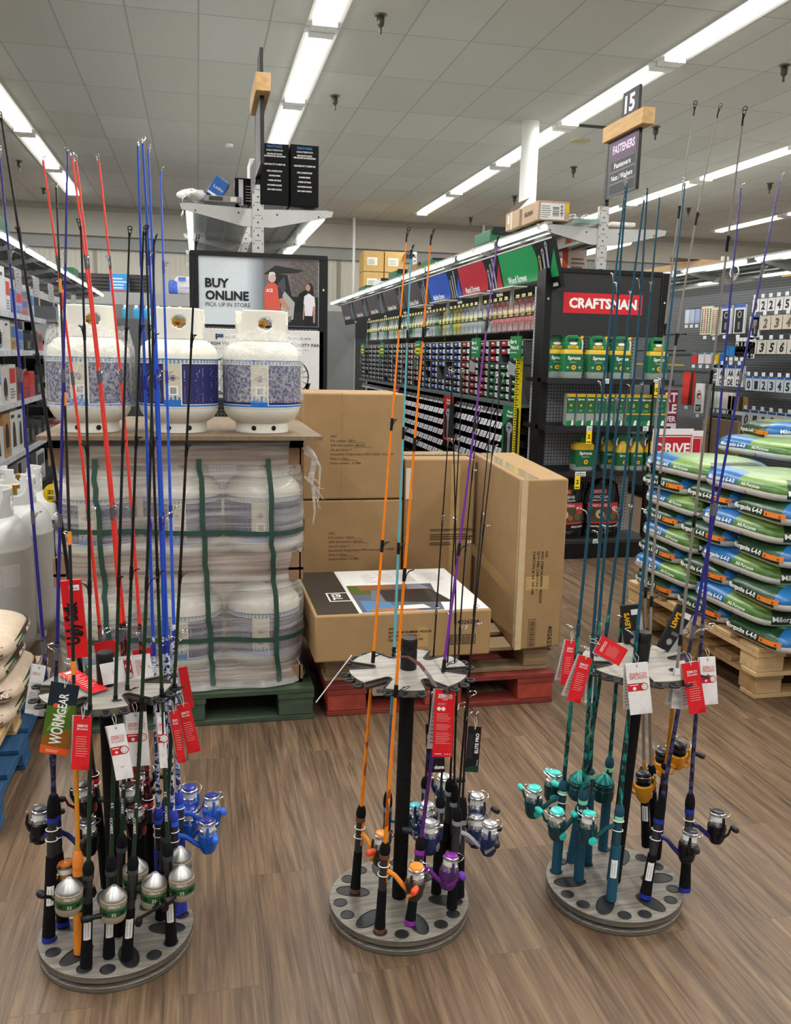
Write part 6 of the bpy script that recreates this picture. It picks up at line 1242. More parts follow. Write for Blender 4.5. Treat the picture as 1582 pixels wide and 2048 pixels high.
# open bins with white label flaps below
bpt = None
BINB = P('101113', .5)
for r in range(6):
    for c in range(34):
        y = 6.62+.205*c; z = 1.055-.108*r
        if 1 <= c <= 1 or (9 <= c <= 10): continue
        lab = 'black bin with white flaps, %s row down, %s column from the yellow ruler strip' % (ordn(r), ordn(c))
        if bpt is None:
            bpt = thing('parts_bin', lab, 'parts bin', (2.46, y, z), 'parts bins below the screw boxes')
            g = G(); g.box((2.52, y, z-.03), (2.80, y+.198, z-.025), BINB); g.box((2.52, y, z-.03), (2.524, y+.198, z+.012), BINB); g.box((2.52, y-.001, z-.03), (2.80, y+.003, z+.05), BINB); g.box((2.80, y, z-.03), (2.806, y+.198, z+.05), BINB); g.obj('bin_tray', bpt)
            for k in (.012, .106): g = G(); F = flat((2.465, y+k+.086, z-.03), (0, -1, 0), (.022, 0, .05)); g.rect(F, 0, 0, .076, .056, P('d4d2da', .4), 0); g.lines(F, .01, .01, .075, .05, 3, P('6a6a72'), .001, .35); g.obj('label_flap', bpt)
        else: dup(bpt, (2.46, y, z), None, lab, 'parts bins below the screw boxes')
t = FAS
for r in range(7): g = G(); g.box((2.50, 6.58, 1.018-.108*r), (2.87, 13.66, 1.023-.108*r), BINB); g.obj('bin_shelf', t)
g = G(); g.box((2.44, 6.58, 1.12), (2.87, 13.7, 1.146), M('rail_green_grey', '5f6f6a', .35)); g.obj('shelf_rail', FAS)
def banner(y, c1, tx, lab):
    t = thing('screw_banner', lab, 'sign', (2.43, y, .7)); g = G(); g.box((2.42, y-.17, .68), (2.43, y+.17, 1.12), P('1b1c1e', .4)); F = flat((2.4195, y+.17, .68), (0, -1, 0), (0, 0, 1))
    g.shape(F, [(0, .44), (0, .26)]+[(.34*k/8, .26+.12*math.sin(PI/2*k/8)) for k in range(1, 9)]+[(.34, .44)], P(c1, .4), .0006); g.rect(F, 0, 0, .04, .26, P(c1, .4), .0005); g.shape(F, [(0, 0), (.34, 0), (.34, .05), (0, .02)], P(c1, .4), .0007)
    g.txt(F, .17, .39, tx[0], .022, WHT, w=.12, al='C', bold=.04, d=.001); g.txt(F, .17, .36, tx[1], .022, WHT, w=.15, al='C', bold=.04, d=.001); g.obj('banner_board', t)
    g = G(); sm = M('printed_screw'); g.shape(F, [(.14, .06), (.17, .02), (.2, .06), (.2, .23), (.23, .26), (.11, .26), (.14, .23)], sm, .0012); g.disc(F, .17, .275, .075, sm, .0014, 24, .045); g.rect(F, .13, .271, .21, .281, INK, .0018); g.rect(F, .164, .25, .176, .30, INK, .0018)
    for k in range(9): g.rect(F, .135, .06+.016*k, .205, .066+.016*k, P('5a6474'), .0016)
    g.obj('screw_picture', t)
banner(6.71+.0, '1d7a44', ('Wood', 'Screws'), 'green banner with a big screw hanging among the parts bins'); banner(8.50, 'c42030', ('Metal', 'Screws'), 'red banner with a big screw hanging among the parts bins'); banner(10.9, 'a02030', ('Metal', 'Screws'), 'red banner half hidden behind the stacked brown cartons')
for i, (y, lab) in enumerate(((6.60, 'green price card at the right end of the screw boxes'), (7.62, 'green price card above the purple rod among the red screw boxes'), (9.75, 'green and yellow card among the blue screw boxes'), (11.75, 'green and yellow card left of the blue screw boxes'), (13.2, 'green and yellow card at the far end of the screw boxes'))):
    g = G(); g.box((2.40, y-.12, 1.50), (2.41, y+.12, 1.67), P('1d7a44', .4)); F = flat((2.3995, y+.12, 1.50), (0, -1, 0), (0, 0, 1))
    if i < 2: g.txt(F, .02, .115, 'Bag it', .03, WHT, w=.13, bold=.04); g.txt(F, .02, .07, 'Price it!', .03, WHT, w=.18, bold=.04); g.rect(F, .02, .04, .16, .05, P('9ac8a8'))
    else: g.rect(F, 0, .03, .24, .09, P('e8d21c')); g.txt(F, .02, .045, 'Ahorre!', .035, INK, w=.2, bold=.04, d=.001); g.txt(F, .02, .12, 'Compre Mas', .02, WHT, w=.18, bold=.03)
    g.add([F(.04, -.02, .02), F(.2, -.05, .02), F(.22, -.13, .03), F(.05, -.12, .03)], [(0, 1, 2, 3), (3, 2, 1, 0)], P('8f9498' if i < 2 else '3a5a4c'))
    tag(g.obj('price_card', loc=(2.40, y, 1.5)), lab, 'sign', 'cards hanging before the screw boxes')
# hanging packs with yellow price tags
PKC = {'red': ('e4dede', 'cf7076'), 'clear': ('dbe3e6', 'aeb9be'), 'yellow': ('c9c9b8', 'd8c81c'), 'green': ('b9c8bc', '4a9a5e'), 'dark': ('8a9096', '2c3034')}
pp = {}
CLEARB = {k: M('pouch_'+k, v[0], .15, col2=v[1], scale=28, stretch=(1, 1, .5)) for k, v in PKC.items()}
def pack(kind):
    t = thing('hanging_pack', 'x', 'hanging pack', (2.5, 0, 0), 'packs hanging above the screw boxes')
    g = G(); g.tube([(2.86, 0, .0), (2.53, 0, 0), (2.52, 0, .012)], .0035, CHR, 6); g.obj('peg_hook', t)
    g = G(); F = flat((2.515, .03, .0), (0, -1, 0), (0, 0, 1)); g.rect(F, -.008, -.006, .07, .04, P('ece48e', .45), 0); g.rect(F, .006, .004, .04, .012, P('8a8450'), .0006); g.obj('price_tag', t)
    for k in range(3):
        g = G(); x = 2.56+.07*k; g.box((x, -.05+.004*k, -.118), (x+.03, .05+.004*k, -.012), CLEARB[kind]); g.box((x-.0012, -.04, -.05), (x, .04, -.014), P(PKC[kind][1], .4)); g.obj('pouch', t)
    return t
for row, z in enumerate((1.985, 1.845)):
    for i in range(50):
        y = 6.64+.138*i
        kind = 'red' if i < 8 else ('clear' if i < 14 else ('yellow' if i in (15, 16, 19) else ('dark' if i % 5 == 0 else ('green' if i % 4 == 1 else 'clear'))))
        if row == 1 and i % 11 == 9: continue
        lab = 'hanging %s pack in the %s hook row, %s from the black stand end' % (kind if kind != 'dark' else 'dark', ('upper', 'lower')[row], ordn(i) if i < 40 else ('forty-'+ORD[i-41] if i > 40 else 'fortieth plus'))
        if i == 40: lab = 'hanging %s pack in the %s hook row, fortieth place past thirty-nine others' % (kind, ('upper', 'lower')[row])
        if kind not in pp: pp[kind] = pack(kind); pp[kind].location = (2.5, y, z); pp[kind]['label'] = lab
        else: dup(pp[kind], (2.5, y, z), None, lab, 'packs hanging above the screw boxes')
for i, y in enumerate((6.75, 7.55, 8.6, 9.5)):
    g = G(); g.box((2.30, y-.30, 2.028), (2.42, y+.30, 2.036), P('d6dcda', .3)); g.box((2.40, y-.02, 1.9), (2.42, y+.02, 2.028), P('c2c8c8', .3)); tag(g.obj('shelf_talker', loc=(2.36, y, 1.9)), 'flat white sign plate under the header, %s from the black stand' % ordn(i), 'sign', 'white sign plates under the headers')

# ================================================================ garden goods on the black stand
SPG = M('spruce_green', '1c7a48', .35, var=.04); SPL = M('label_green', '17603a', .35); SPY = M('spruce_yellow', 'd8b02a', .35, var=.04); CLR = M('clear_plastic', 'b9c6bd', .12, var=.03, alpha=.55)
def leafmark(g, F, u, v, r): g.disc(F, u, v, r, P('10301c'), .001); g.disc(F, u, v, r*.78, SPY, .0014); g.disc(F, u, v, r*.35, P('8a6a1c'), .0018, 10)
def rbox(cx, cy, w, d, prof, n=32, p=4):                            # rounded-square lathe: prof (scale, z)
    def f(i, z, s):
        th = 2*PI*i/n; c, q = math.cos(th), math.sin(th); k = (abs(c)**p+abs(q)**p)**(-1/p); return V((cx+w/2*s*k*c, cy+d/2*s*k*q, z))
    return f
def rsolid(g, cx, cy, w, d, prof, mats, n=32, p=4):
    f = rbox(cx, cy, w, d, prof, n, p); o = len(g.v)
    for s, z in prof: g.v += [f(i, z, s) for i in range(n)]
    for j in range(len(prof)-1):
        m = mats[j] if isinstance(mats, list) else mats
        for i in range(n): g.f.append((o+j*n+i, o+j*n+(i+1) % n, o+(j+1)*n+(i+1) % n, o+(j+1)*n+i)); g.mi.append(g.slot(m))
    g.f.append(tuple(o+i for i in range(n))[::-1]); g.mi.append(g.slot(mats[0] if isinstance(mats, list) else mats)); g.f.append(tuple(o+(len(prof)-1)*n+i for i in range(n))); g.mi.append(g.slot(mats[-1] if isinstance(mats, list) else mats))
def jug(x, y, z, lab, wand=True):
    t = thing('weed_killer_jug', lab, 'jug', (x, y, z), 'green handled jugs on the top shelf'); w = .165; d = .11
    g = G(); rsolid(g, x, y, w, d, [(.94, z), (1, z+.015), (1, z+.055), (1, z+.20), (.98, z+.215), (.9, z+.235)], [CLR, CLR, SPG, SPY, SPY]); g.obj('bottle', t)
    g = G(); F = flat((x-w/2, y-d/2-.0008, z), (1, 0, 0), (0, 0, 1)); g.rect(F, .012, .056, w-.012, .198, SPL, .0004); g.txt(F, w/2, .155, 'Spruce', .028, WHT, w=.1, al='C', bold=.03); g.lines(F, .05, .128, .115, .142, 2, P('8ab89a'), .001, .4); leafmark(g, F, w/2, .09, .026); g.disc(F, .035, .09, .01, P('8ab89a')); g.disc(F, w-.035, .09, .01, P('8ab89a')); g.obj('label', t)
    g = G(); pts = [(-.06, .235), (-.066, .30), (-.055, .335), (-.03, .35), (.03, .35), (.055, .335), (.066, .30), (.06, .235)]; hole = [(-.04, .29), (-.037, .315), (-.022, .328), (.022, .328), (.037, .315), (.04, .29)]
    T = Matrix.Translation((x, y, z)) @ Matrix(((1, 0, 0, 0), (0, 0, -1, 0), (0, 1, 0, 0), (0, 0, 0, 1)))
    g.prism([(-.06, .232), (.06, .232), (.066, .30), (-.066, .30)][::1], -.028, .028, SPG, T); g.prism([(-.066, .3), (-.042, .3), (-.036, .322), (-.055, .335)][::1], -.02, .02, SPG, T); g.prism([(.042, .3), (.066, .3), (.055, .335), (.036, .322)], -.02, .02, SPG, T); g.prism([(-.055, .335), (-.036, .322), (.036, .322), (.055, .335), (.03, .352), (-.03, .352)], -.02, .02, SPG, T); g.obj('handle_cap', t, bevel=.004)
    g = G(); F = flat((x, y-.0295, z), (1, 0, 0), (0, 0, 1)); g.shape(F, [(.028*math.cos(a*PI/8)*(1.1), .285+.011*math.sin(a*PI/8)) for a in range(16)], WHT, 0); g.rect(F, -.04, .243, .04, .268, SPY, .0); g.lines(F, -.03, .248, .035, .264, 2, P('7a5a10'), .0006, .4); g.obj('cap_label', t)
    if wand: g = G(); g.tube([(x+.078, y, z+.12), (x+.084, y, z+.3), (x+.07, y, z+.33)], .007, WHT, 8); g.tube([(x+.066, y, z+.325), (x+.086, y, z+.34)], .013, SPY, 8); g.obj('spray_wand', t)
    return t
ZS = 1.366
for i, (x, y, lab) in enumerate(((2.575, 6.33, 'green jug partly hidden behind the leftmost front jug'), (2.665, 6.24, 'leftmost front green jug on the top shelf'), (2.86, 6.24, 'second front green jug from the left on the top shelf'), (2.97, 6.36, 'green jug at the back between the second and third jugs'), (3.045, 6.24, 'third front green jug from the left on the top shelf'), (3.345, 6.24, 'lone green jug at the right end of the top shelf'))): j0 = jug(x, y-.105, ZS, lab, i in (1, 2, 4)); j0.scale = (.98, .98, .88)
def packet(x, z, w, h, lab):
    t = thing('weed_killer_packet', lab, 'packet', (x, 6.12, z), 'green packets on the middle shelf'); g = G(); g.box((x-w/2, 6.09, z), (x+w/2, 6.15, z+h), CLR); g.obj('bottle', t, bevel=.006)
    g = G(); F = flat((x-w/2, 6.0895, z), (1, 0, 0), (0, 0, 1)); g.rect(F, 0, h*.4, w, h*.9, SPL); g.rect(F, 0, h*.9, w, h, SPY); g.txt(F, w/2, h*.8, 'Spruce', .014, WHT, w=w*.75, al='C', bold=.03, d=.001); leafmark(g, F, w/2, h*.64, w*.2); g.lines(F, w*.25, h*.45, w*.75, h*.52, 2, P('8ab89a'), .001, .4)
    if w > .08: g.rect(F, 0, h*.36, w, h*.4, SPY, .0008); g.rect(F, 0, 0, w, h*.36, SPL, .0006)
    g.shape(F, [(0, 0), (w*.75, 0), (w*.95, h*.2), (0, h*.14)], SPG, .001); g.shape(F, [(w*.6, h*.02), (w*.85, h*.02), (w*.85, h*.18), (w*.7, h*.18)], WHT, .0013); g.obj('label', t)
for i, x in enumerate((2.665, 2.745, 2.82, 2.90, 2.975, 3.055)): packet(x, 1.021, .066, .235, 'narrow green packet on the middle shelf, %s from the left' % ordn(i))
for i, x in enumerate((3.16, 3.27, 3.385)): packet(x, 1.021, .10, .235, 'wider green packet on the middle shelf, %s of three at the right' % ordn(i))
t = thing('refill_bottle', 'big green and yellow bottle standing alone on the third shelf', 'bottle', (2.81, 6.17, .686)); g = G(); rsolid(g, 2.81, 6.17, .165, .12, [(.95, .686), (1, .70), (1, .73), (1, .84), (1, .875), (.7, .895), (.3, .90), (.3, .93)], [CLR, CLR, SPL, SPY, SPY, SPG, SPG]); g.obj('bottle_body', t)
g = G(); F = flat((2.7275, 6.109, .686), (1, 0, 0), (0, 0, 1)); g.rect(F, .01, .03, .155, .15, SPL, 0); g.txt(F, .085, .12, 'Spruce', .024, WHT, w=.1, al='C', bold=.03); leafmark(g, F, .09, .065, .024); g.lines(F, .055, .098, .12, .11, 2, P('8ab89a'), .001); g.obj('label', t)
for i, x in enumerate((3.05, 3.12, 3.235, 3.355)):
    t = thing('spray_bottle', 'yellow-shouldered trigger spray bottle on the third shelf, %s from the left' % ordn(i), 'spray bottle', (x, 6.14, .686), 'trigger bottles on the third shelf'); y = 6.14 if i else 6.24
    g = G(); rsolid(g, x, y, .105, .07, [(.94, .686), (1, .70), (1, .72), (1, .82), (.95, .845), (.7, .87), (.35, .90), (.3, .91)], [CLR, CLR, SPL, SPY, SPY, SPY, SPY]); g.obj('bottle_body', t)
    g = G(); g.prism([(-.05, .945), (-.02, .905), (.02, .905), (.05, .925), (.045, .955), (-.045, .96)], -.014, .014, SPG, Matrix.Translation((x, y, 0)) @ Matrix(((1, 0, 0, 0), (0, 0, -1, 0), (0, 1, 0, 0), (0, 0, 0, 1)))); g.obj('trigger_head', t, bevel=.003)
    g = G(); g.tube([(x-.035, y, .93), (x-.05, y, .90), (x-.045, y, .87)], .006, WHT, 7); g.obj('trigger', t)
    g = G(); F = flat((x-.0525, y-.0358, .686), (1, 0, 0), (0, 0, 1)); g.rect(F, .008, .035, .097, .13, SPL, 0); g.txt(F, .0525, .105, 'Spruce', .015, WHT, w=.065, al='C', bold=.03); leafmark(g, F, .06, .06, .02); g.obj('label', t)
def blackbag(x, lab):
    t = thing('granule_bag', lab, 'bag', (x, 6.27, .151), 'black bags on the base shelf'); w, h = .29, .46
    def s(u, v):
        a = 2*PI*u; q = math.sin(PI*min(1, .08+.92*v)) if v > .75 else 1; th = .075*(1-v**3)*(.6+.4*math.sin(PI*min(1, v*1.2+.2))); X = (w/2*(1-.12*v*v)+.012*math.sin(9*v+x*9))*math.cos(a); 
        return (x+X+.02*max(0, v-.75)*math.sin(20*x), 6.27+th*math.sin(a)+.006*math.sin(14*a+8*v), .151+h*v-.03*(v > .9)*abs(math.cos(a)))
    bm = M('glossy_black_bag', '131315', .18, var=.1, bump=.4, bscale=18); g = G(); g.grid(s, 36, 20, bm, wrapu=True); g.obj('bag_body', t)
    g = G(); Y = lambda u, v: 6.27-(.078*(1-(v/h)**3)*(.6+.4*math.sin(PI*min(1, v/h*1.2+.2))))*math.sqrt(max(.05, 1-((u)/(w/2))**2))-.006
    F = lambda u, v, d=0.: V((x+u, Y(u, v)-d, .151+v)); rd = P('c8323a', .35)
    g.rect(F, -.125, .235, .125, .27, rd, .001, 8); g.txt(F, -.1, .243, 'FAST-ACTING', .016, P('f0d8d8'), w=.15, bold=.03, d=.003); g.rect(F, -.1, .335, .03, .375, rd, .001, 4); g.txt(F, -.09, .345, 'ORTHO', .022, WHT, w=.11, bold=.04, d=.003)
    g.txt(F, -.11, .305, 'BUGCLEAR', .022, WHT, w=.17, bold=.04, d=.003); g.txt(F, -.11, .283, 'INSECT KILLER', .012, WHT, w=.17, bold=.03, d=.003); g.rect(F, -.13, .125, .13, .235, P('4a4432', .4), .001, 8)
    for (u, v, r, cc) in ((-.04, .185, .035, 'c9a78a'), (.01, .16, .022, '8a5a3a'), (.07, .17, .03, '5a5a3a'), (-.1, .2, .03, '3a3a24'), (-.04, .18, .012, '5a3a28')): g.disc(F, u, v, r, P(cc, .4), .003, 14)
    g.rect(F, -.13, .112, .13, .125, rd, .002, 8); g.txt(F, -.12, .085, 'CONTROL', .014, WHT, w=.09, bold=.03, d=.003); g.txt(F, .02, .085, 'KILLS ANTS', .014, WHT, w=.1, bold=.03, d=.003); g.lines(F, -.1, .04, .05, .06, 2, P('6a6a6c'), .003); g.disc(F, .09, .22, .035, rd, .0035, 16); g.txt(F, .06, .225, 'ALL', .02, WHT, w=.055, bold=.04, d=.005); g.obj('printing', t)
blackbag(2.745, 'glossy black granule bag with red bands on the base shelf, left one'); blackbag(3.04, 'glossy black granule bag with red bands on the base shelf, right one')

# ================================================================ goods along the left aisle
LX = -1.60
t = LFT
for z in (.56, 1.02, 1.47, 1.80):
    for i in range(5):
        y0 = 5.45+1.22*i; 
        if z == 1.80 and i == 4: continue
        g = G(); g.box((-2.04, y0+.003, z-.03), (LX, y0+1.217, z), SHG); g.box((LX, y0+.003, z-.045), (LX+.012, y0+1.217, z+.004), M('label_strip', 'ccd0d8', .35, var=.03)); 
        F = flat((LX+.0125, y0, z-.04), (0, 1, 0), (0, 0, 1))
        for k in range(7): g.rect(F, .06+.16*k, .006, .13+.16*k, .036, P('e4e6ea' if k % 3 else 'd8c8d0'), .0006)
        g.obj('shelf_board', t)
for z in (.45, .82, 1.12, 1.40, 1.62, 1.84):
    for i in range(4): y0 = 11.56+1.22*i; g = G(); g.box((-2.04, y0, z-.03), (LX-.05, y0+1.215, z), SHG); g.box((LX-.05, y0, z-.04), (LX-.04, y0+1.215, z+.004), M('label_strip')); g.obj('shelf_board', t)
rr = random.Random(31); cnt = {}
def goods(y, w, z, h, c_, style, lvl, d=.26, x=None):
    k = cnt.get(lvl, 0); cnt[lvl] = k+1; x1 = LX-.02 if x is None else x
    nm = {'w': 'white', 'b': 'black', 'r': 'red', 'g': 'grey', 't': 'brown', 'l': 'blue', 'n': 'green'}[style[0]]
    t = thing('boxed_goods', '%s box on the %s of the left aisle, %s from its near end' % (nm, lvl, ordn(k)), 'boxed goods', (x1-d/2, y+w/2, z), 'boxed goods along the left aisle')
    g = G(); g.box((x1-d, y, z+.001), (x1, y+w, z+h), P(c_, .4)); g.obj('box_body', t)
    g = G(); F = flat((x1+.0005, y, z), (0, 1, 0), (0, 0, 1)); Fe = flat((x1-d, y-.0005, z), (1, 0, 0), (0, 0, 1)); a = style[1:]
    if 'p' in a: g.disc(F, w*.5, h*.4, min(w, h)*.28, P('3a3836'), .0006, 18, h*.3); g.rect(F, w*.35, h*.08, w*.65, h*.2, P('8a8682'), .0009)
    if 's' in a: g.rect(F, w*.08, h*.08, w*.4, h*.85, P('2a2a2c'), .0006); g.lines(F, w*.5, h*.15, w*.92, h*.6, 6, P('9a9a9a'), .0006)
    if 't' in a: g.txt(F, w*.1, h*.8, rr.choice(['air', 'heat', 'brew', 'mix', 'smart']), h*.1, P('33343a'), w=w*.5, bold=.03); g.lines(Fe, d*.4, h*.2, d*.9, h*.8, 6, P('a6a6a6'), .0006)
    if 'd' in a: g.shape(F, [(w*.25, h*.15), (w*.75, h*.15), (w*.7, h*.55), (w*.6, h*.7), (w*.4, h*.7), (w*.3, h*.55)], P('4a4644'), .0006); g.shape(Fe, [(d*.5, h*.2), (d*.9, h*.2), (d*.85, h*.6), (d*.55, h*.6)], P('55504c'), .0006); g.txt(Fe, d*.4, h*.8, 'air fry', h*.08, P('55565a'), w=d*.5)
    if 'm' in a: g.rect(F, w*.1, h*.5, w*.9, h*.9, P(rr.choice(['c2403a', '3f6fb0', 'c89a3a', '55585c'])), .0006); g.lines(F, w*.12, h*.1, w*.8, h*.4, 4, P('777779'), .0006); g.rect(Fe, d*.5, h*.3, d*.95, h*.85, P('b9b2aa'), .0006)
    if g.f: g.obj('printing', t)
def run(lvl, z, seq, y):
    for w, h, c_, s in seq: goods(y, w-.012, z, h, c_, s, lvl); y += w
W0, B0 = 'd6d6d4', '202124'
run('upper shelf', 1.80, [(.32, .44, 'b8d0d8', 'lm'), (.22, .46, 'c2d2c8', 'nm'), (.24, .45, '8fb0bc', 'ls'), (.3, .42, 'a8c48a', 'nm'), (.42, .40, W0, 'wst'), (.25, .38, 'd8dade', 'wt'), (.2, .30, W0, 'wm'), (.24, .20, '2a5fc0', 'lm'), (.3, .22, '8a9ad0', 'lm'), (.3, .16, 'c86a6a', 'rm'), (.35, .24, '9ab0c0', 'lm')], 6.7)
run('eye-level shelf', 1.47, [(.3, .22, B0, 'bs'), (.3, .28, '27459a', 'lm'), (.34, .2, 'cdcdcb', 'wt'), (.26, .14, B0, 'b'), (.42, .27, W0, 'wsp'), (.25, .27, 'd8d6d0', 'wt'), (.3, .24, 'b89a60', 'tm'), (.3, .2, '8aa0c8', 'lm'), (.4, .17, B0, 'bs'), (.4, .2, '55585c', 'gs'), (.3, .18, 'c8605a', 'rm')], 6.7)
run('waist-high shelf', 1.02, [(.3, .34, 'c9c9c9', 'ws'), (.26, .35, B0, 'bs'), (.3, .35, '2a2a2e', 'bsp'), (.2, .36, 'c4362f', 'rm'), (.34, .34, W0, 'wm'), (.3, .32, 'cfc9c4', 'wp'), (.32, .33, 'd8d2cc', 'wm'), (.3, .3, '8f5a58', 'rp'), (.35, .22, 'b02a30', 'rm'), (.3, .25, 'c8444a', 'rm'), (.35, .2, '3a3c40', 'bs')], 6.7)
run('knee-high shelf', .56, [(.3, .3, 'a83030', 'rm'), (.36, .34, 'c8b090', 'tp'), (.5, .28, W0, 'wd'), (.3, .42, 'b58a5a', 'tp'), (.32, .40, 'dcdcd8', 'wdt'), (.26, .38, 'd2d4d2', 'wdt'), (.3, .3, '2c2c2e', 'bs'), (.3, .24, '3a3a3c', 'bs'), (.4, .2, '44464a', 'bs'), (.3, .22, '2e3034', 'bs')], 6.9)
run('base shelf', .145, [(.4, .3, B0, 'bs'), (.45, .3, 'b8302c', 'rm'), (.4, .34, 'c23a34', 'rm'), (.4, .36, '6a6c70', 'gs'), (.5, .36, '9a9ca0', 'gs'), (.5, .34, '4c4e52', 'gs'), (.5, .3, W0, 'wm')], 6.9)
for j, z in enumerate((.45, .82, 1.12, 1.40, 1.62, 1.84)):
    y = 11.6
    while y < 15.8: w = .2+.2*rr.random(); s = rr.choice(['lm', 'rm', 'ws', 'bs', 'gs', 'wm']); goods(y, w, z, .13+.08*rr.random(), {'l': '5a8ac0', 'r': 'b04a48', 'w': 'd2d2d0', 'b': '2c2c30', 'g': '7d8084'}[s[0]], s, 'far shelf number %s up' % ordn(j) if False else '%s far shelf' % ordn(j), x=LX-.08); y += w+.02

# ================================================================ number signs and hardware on the right run
RX = 5.02
g = G(); g.box((5.34, 6.13, .15), (5.38, 14.9, 2.3), PEGD); g.obj('pegboard', RGT)
g = G(); g.box((4.80, 6.13, .141), (5.33, 14.9, .30), DKM); g.obj('base_shelf', RGT)
cp = {}
def hungcard(y, z, w, h, txts, kind, lab, top='26519a', face='d9d9d6', ink='26262a', n=3):
    t = thing('number_sign', lab, 'number sign', (RX, y, z), 'signs hanging on the right pegboard')
    g = G(); g.tube([(5.335, y, z+.012), (RX-.01, y, z+.012)], .0028, CHR, 6); g.obj('peg_hook', t); g = G(); F = flat((RX-.012, y+.02, z+.005), (0, -1, 0), (0, 0, 1)); g.rect(F, -.005, 0, .045, .035, P('dfe4ea', .4), 0); g.obj('price_tag', t)
    g = G(); g.box((RX, y-w/2, z-h), (RX+.004, y+w/2, z), P(face, .4)); F = flat((RX-.0006, y+w/2, z-h), (0, -1, 0), (0, 0, 1))
    if top: g.rect(F, 0, h*.86, w, h, P(top, .4), .0)
    hh = h*(.84 if top else .96); m = len(txts)
    for i, s in enumerate(txts): g.txt(F, w/2, hh*(1-(i+1)/m)+hh/m*.17, s, hh/m*.66, P(ink, .4), w=min(w*.72, hh/m*.5*len(s)), al='C', bold=.035, shear=.2 if kind == 'i' else 0, d=.0008)
    g.obj('card', t)
    for k in range(1, n): g = G(); o = .012*k; g.box((RX+o+.006, y-w/2-.002*k, z-h), (RX+o+.010, y+w/2-.002*k, z), P(face, .4)); g.obj('card', t)
rows = [ (2.085, .115, .10, '0 2 2 4 5 6 7 8'.split(), None, 'e2e2e0', 'n', '26262a'), (1.93, .125, .15, '1 2 3 4 5 6 7 8'.split(), None, 'd6ccba', 'i', '6a6258'), (1.715, .125, .13, '2 3 5 6 7 8 9 0'.split(), None, 'd2cec4', 'i', '26262a'),
    (1.385, .13, .10, '0 1 2 3 4 5 6 7'.split(), '2f62ae', 'b9c4cc', 'n', '2a2a2c'), (1.075, .15, .115, '0 1 2 3 4 5 6 7'.split(), '2a4f92', 'd2d4d4', 'i', '4a4844'), (.80, .12, .11, '1 2 3 4 5 6 7 8'.split(), '2a4f92', 'd2d4d4', 'n', '2a2a2c')]
for r, (z, h, w, ds, top, face, kd, ink) in enumerate(rows):
    for i, s in enumerate(ds):
        y = 7.44-(w+.014)*i
        hungcard(y, z, w, h, [s], kd, 'number sign showing %s, %s place from the left in the %s row of numbers' % (s, ordn(i), ordn(r)), top, face, ink)
for i in range(5): hungcard(7.66-.055*i, 1.70, .09, .15, ['11', '22'], 'n', 'narrow sheet of small ones and twos, %s of its bunch' % ordn(i), None, 'd6d6d2', '26262a', 1)
for i, s in enumerate((('AAA', 'CCC', 'EEE'), ('AA', 'DE'), ('AA', 'DE'), ('AR', 'DE'))): hungcard(8.02-.14*i, 1.48, .13, .2, list(s), 'n', 'letter sheet with capital letters on the right pegboard, %s from the left' % ordn(i), '26519a', 'd2d4d4', '26262a', 2)
def hung(y, w, z, h, c_, lab, art=None, d=.02, cat='hanging goods', x=None):
    x0 = x or RX; t = thing('hanging_goods', lab, cat, (x0, y, z), 'goods hanging on the right pegboard'); g = G(); g.box((x0, y-w/2, z-h), (x0+d, y+w/2, z), P(c_, .4)); g.obj('package', t); g = G(); g.tube([(5.335, y, z+.012), (x0-.01, y, z+.012)], .0028, CHR, 6); g.obj('peg_hook', t)
    g = G(); F = flat((x0-.0006, y+w/2, z-h), (0, -1, 0), (0, 0, 1)); g.rect(F, w/2-.03, -.045, w/2+.03, -.012, P('dfe4ea'), 0)
    if art: art(g, F, w, h)
    g.obj('printing', t)
def blk(g, F, w, h): g.rect(F, w*.12, h*.04, w*.88, h*.82, P('1d1d20')); g.rect(F, 0, h*.9, w, h, P('2f62c0')); g.ring(F, w*.5, h*.66, w*.14, w*.19, P('b9bcc0'), .001); g.rect(F, w*.42, h*.15, w*.58, h*.4, P('8a8c90'), .001)
hung(7.90, .17, 2.05, .27, 'd2d6da', 'black house sign in white and blue packing, left of two on the right pegboard', blk); hung(7.68, .17, 2.05, .27, 'd2d6da', 'black house sign in white and blue packing, right of two on the right pegboard', blk); hung(7.42, .12, 1.94, .2, 'd2d6da', 'small black house sign beside the top number row', blk)
def fort(g, F, w, h):
    for i in range(4): g.txt(F, w*(.12+.24*i), h*.08, ('BEWARE', 'FOR SALE', 'NO PARKING', 'PRIVATE')[i], w*.12, P('b02a30' if i == 1 else '2a2a2c'), w=h*.8, bold=.03, rot=False) if False else g.lines(F, w*(.08+.24*i), h*.06, w*(.22+.24*i), h*.94, 12, P('b02a30' if i == 1 else '3a3a3c'), .0008, .6)
hung(8.25, .2, 2.06, .28, 'd8d2b4', 'cream sign with small lettering, left of two beside the black house signs', fort); hung(8.08, .13, 2.04, .27, 'd8d2b4', 'narrow cream sign with small lettering beside the black house signs', fort)
for i in range(3): hung(8.62-.1*i, .08, 2.04, .14, ('c2ccd8', 'a9b8d0', '9aa8c8')[i], 'pale blue hanging pack left of the cream signs, %s' % ordn(i))
for i in range(5): hung(8.42-.13*i, .10, 1.60, .11, ('c83a3a', 'd6d6d4', 'd8d0d0', 'd6b41c', '2a62b0')[i], 'reflector pack on the right pegboard, %s from the left' % ordn(i), lambda g, F, w, h: g.rect(F, 0, h*.86, w, h, P('2f8ab0')))
for i in range(4): hung(7.85-.09*i, .08, 1.66+.0*i, .09, ('2a7ac0', '2a7ac0', '2a7ac0', '8a5a34')[i], 'small blue or brown pack between the reflectors and the numbers, %s' % ordn(i))
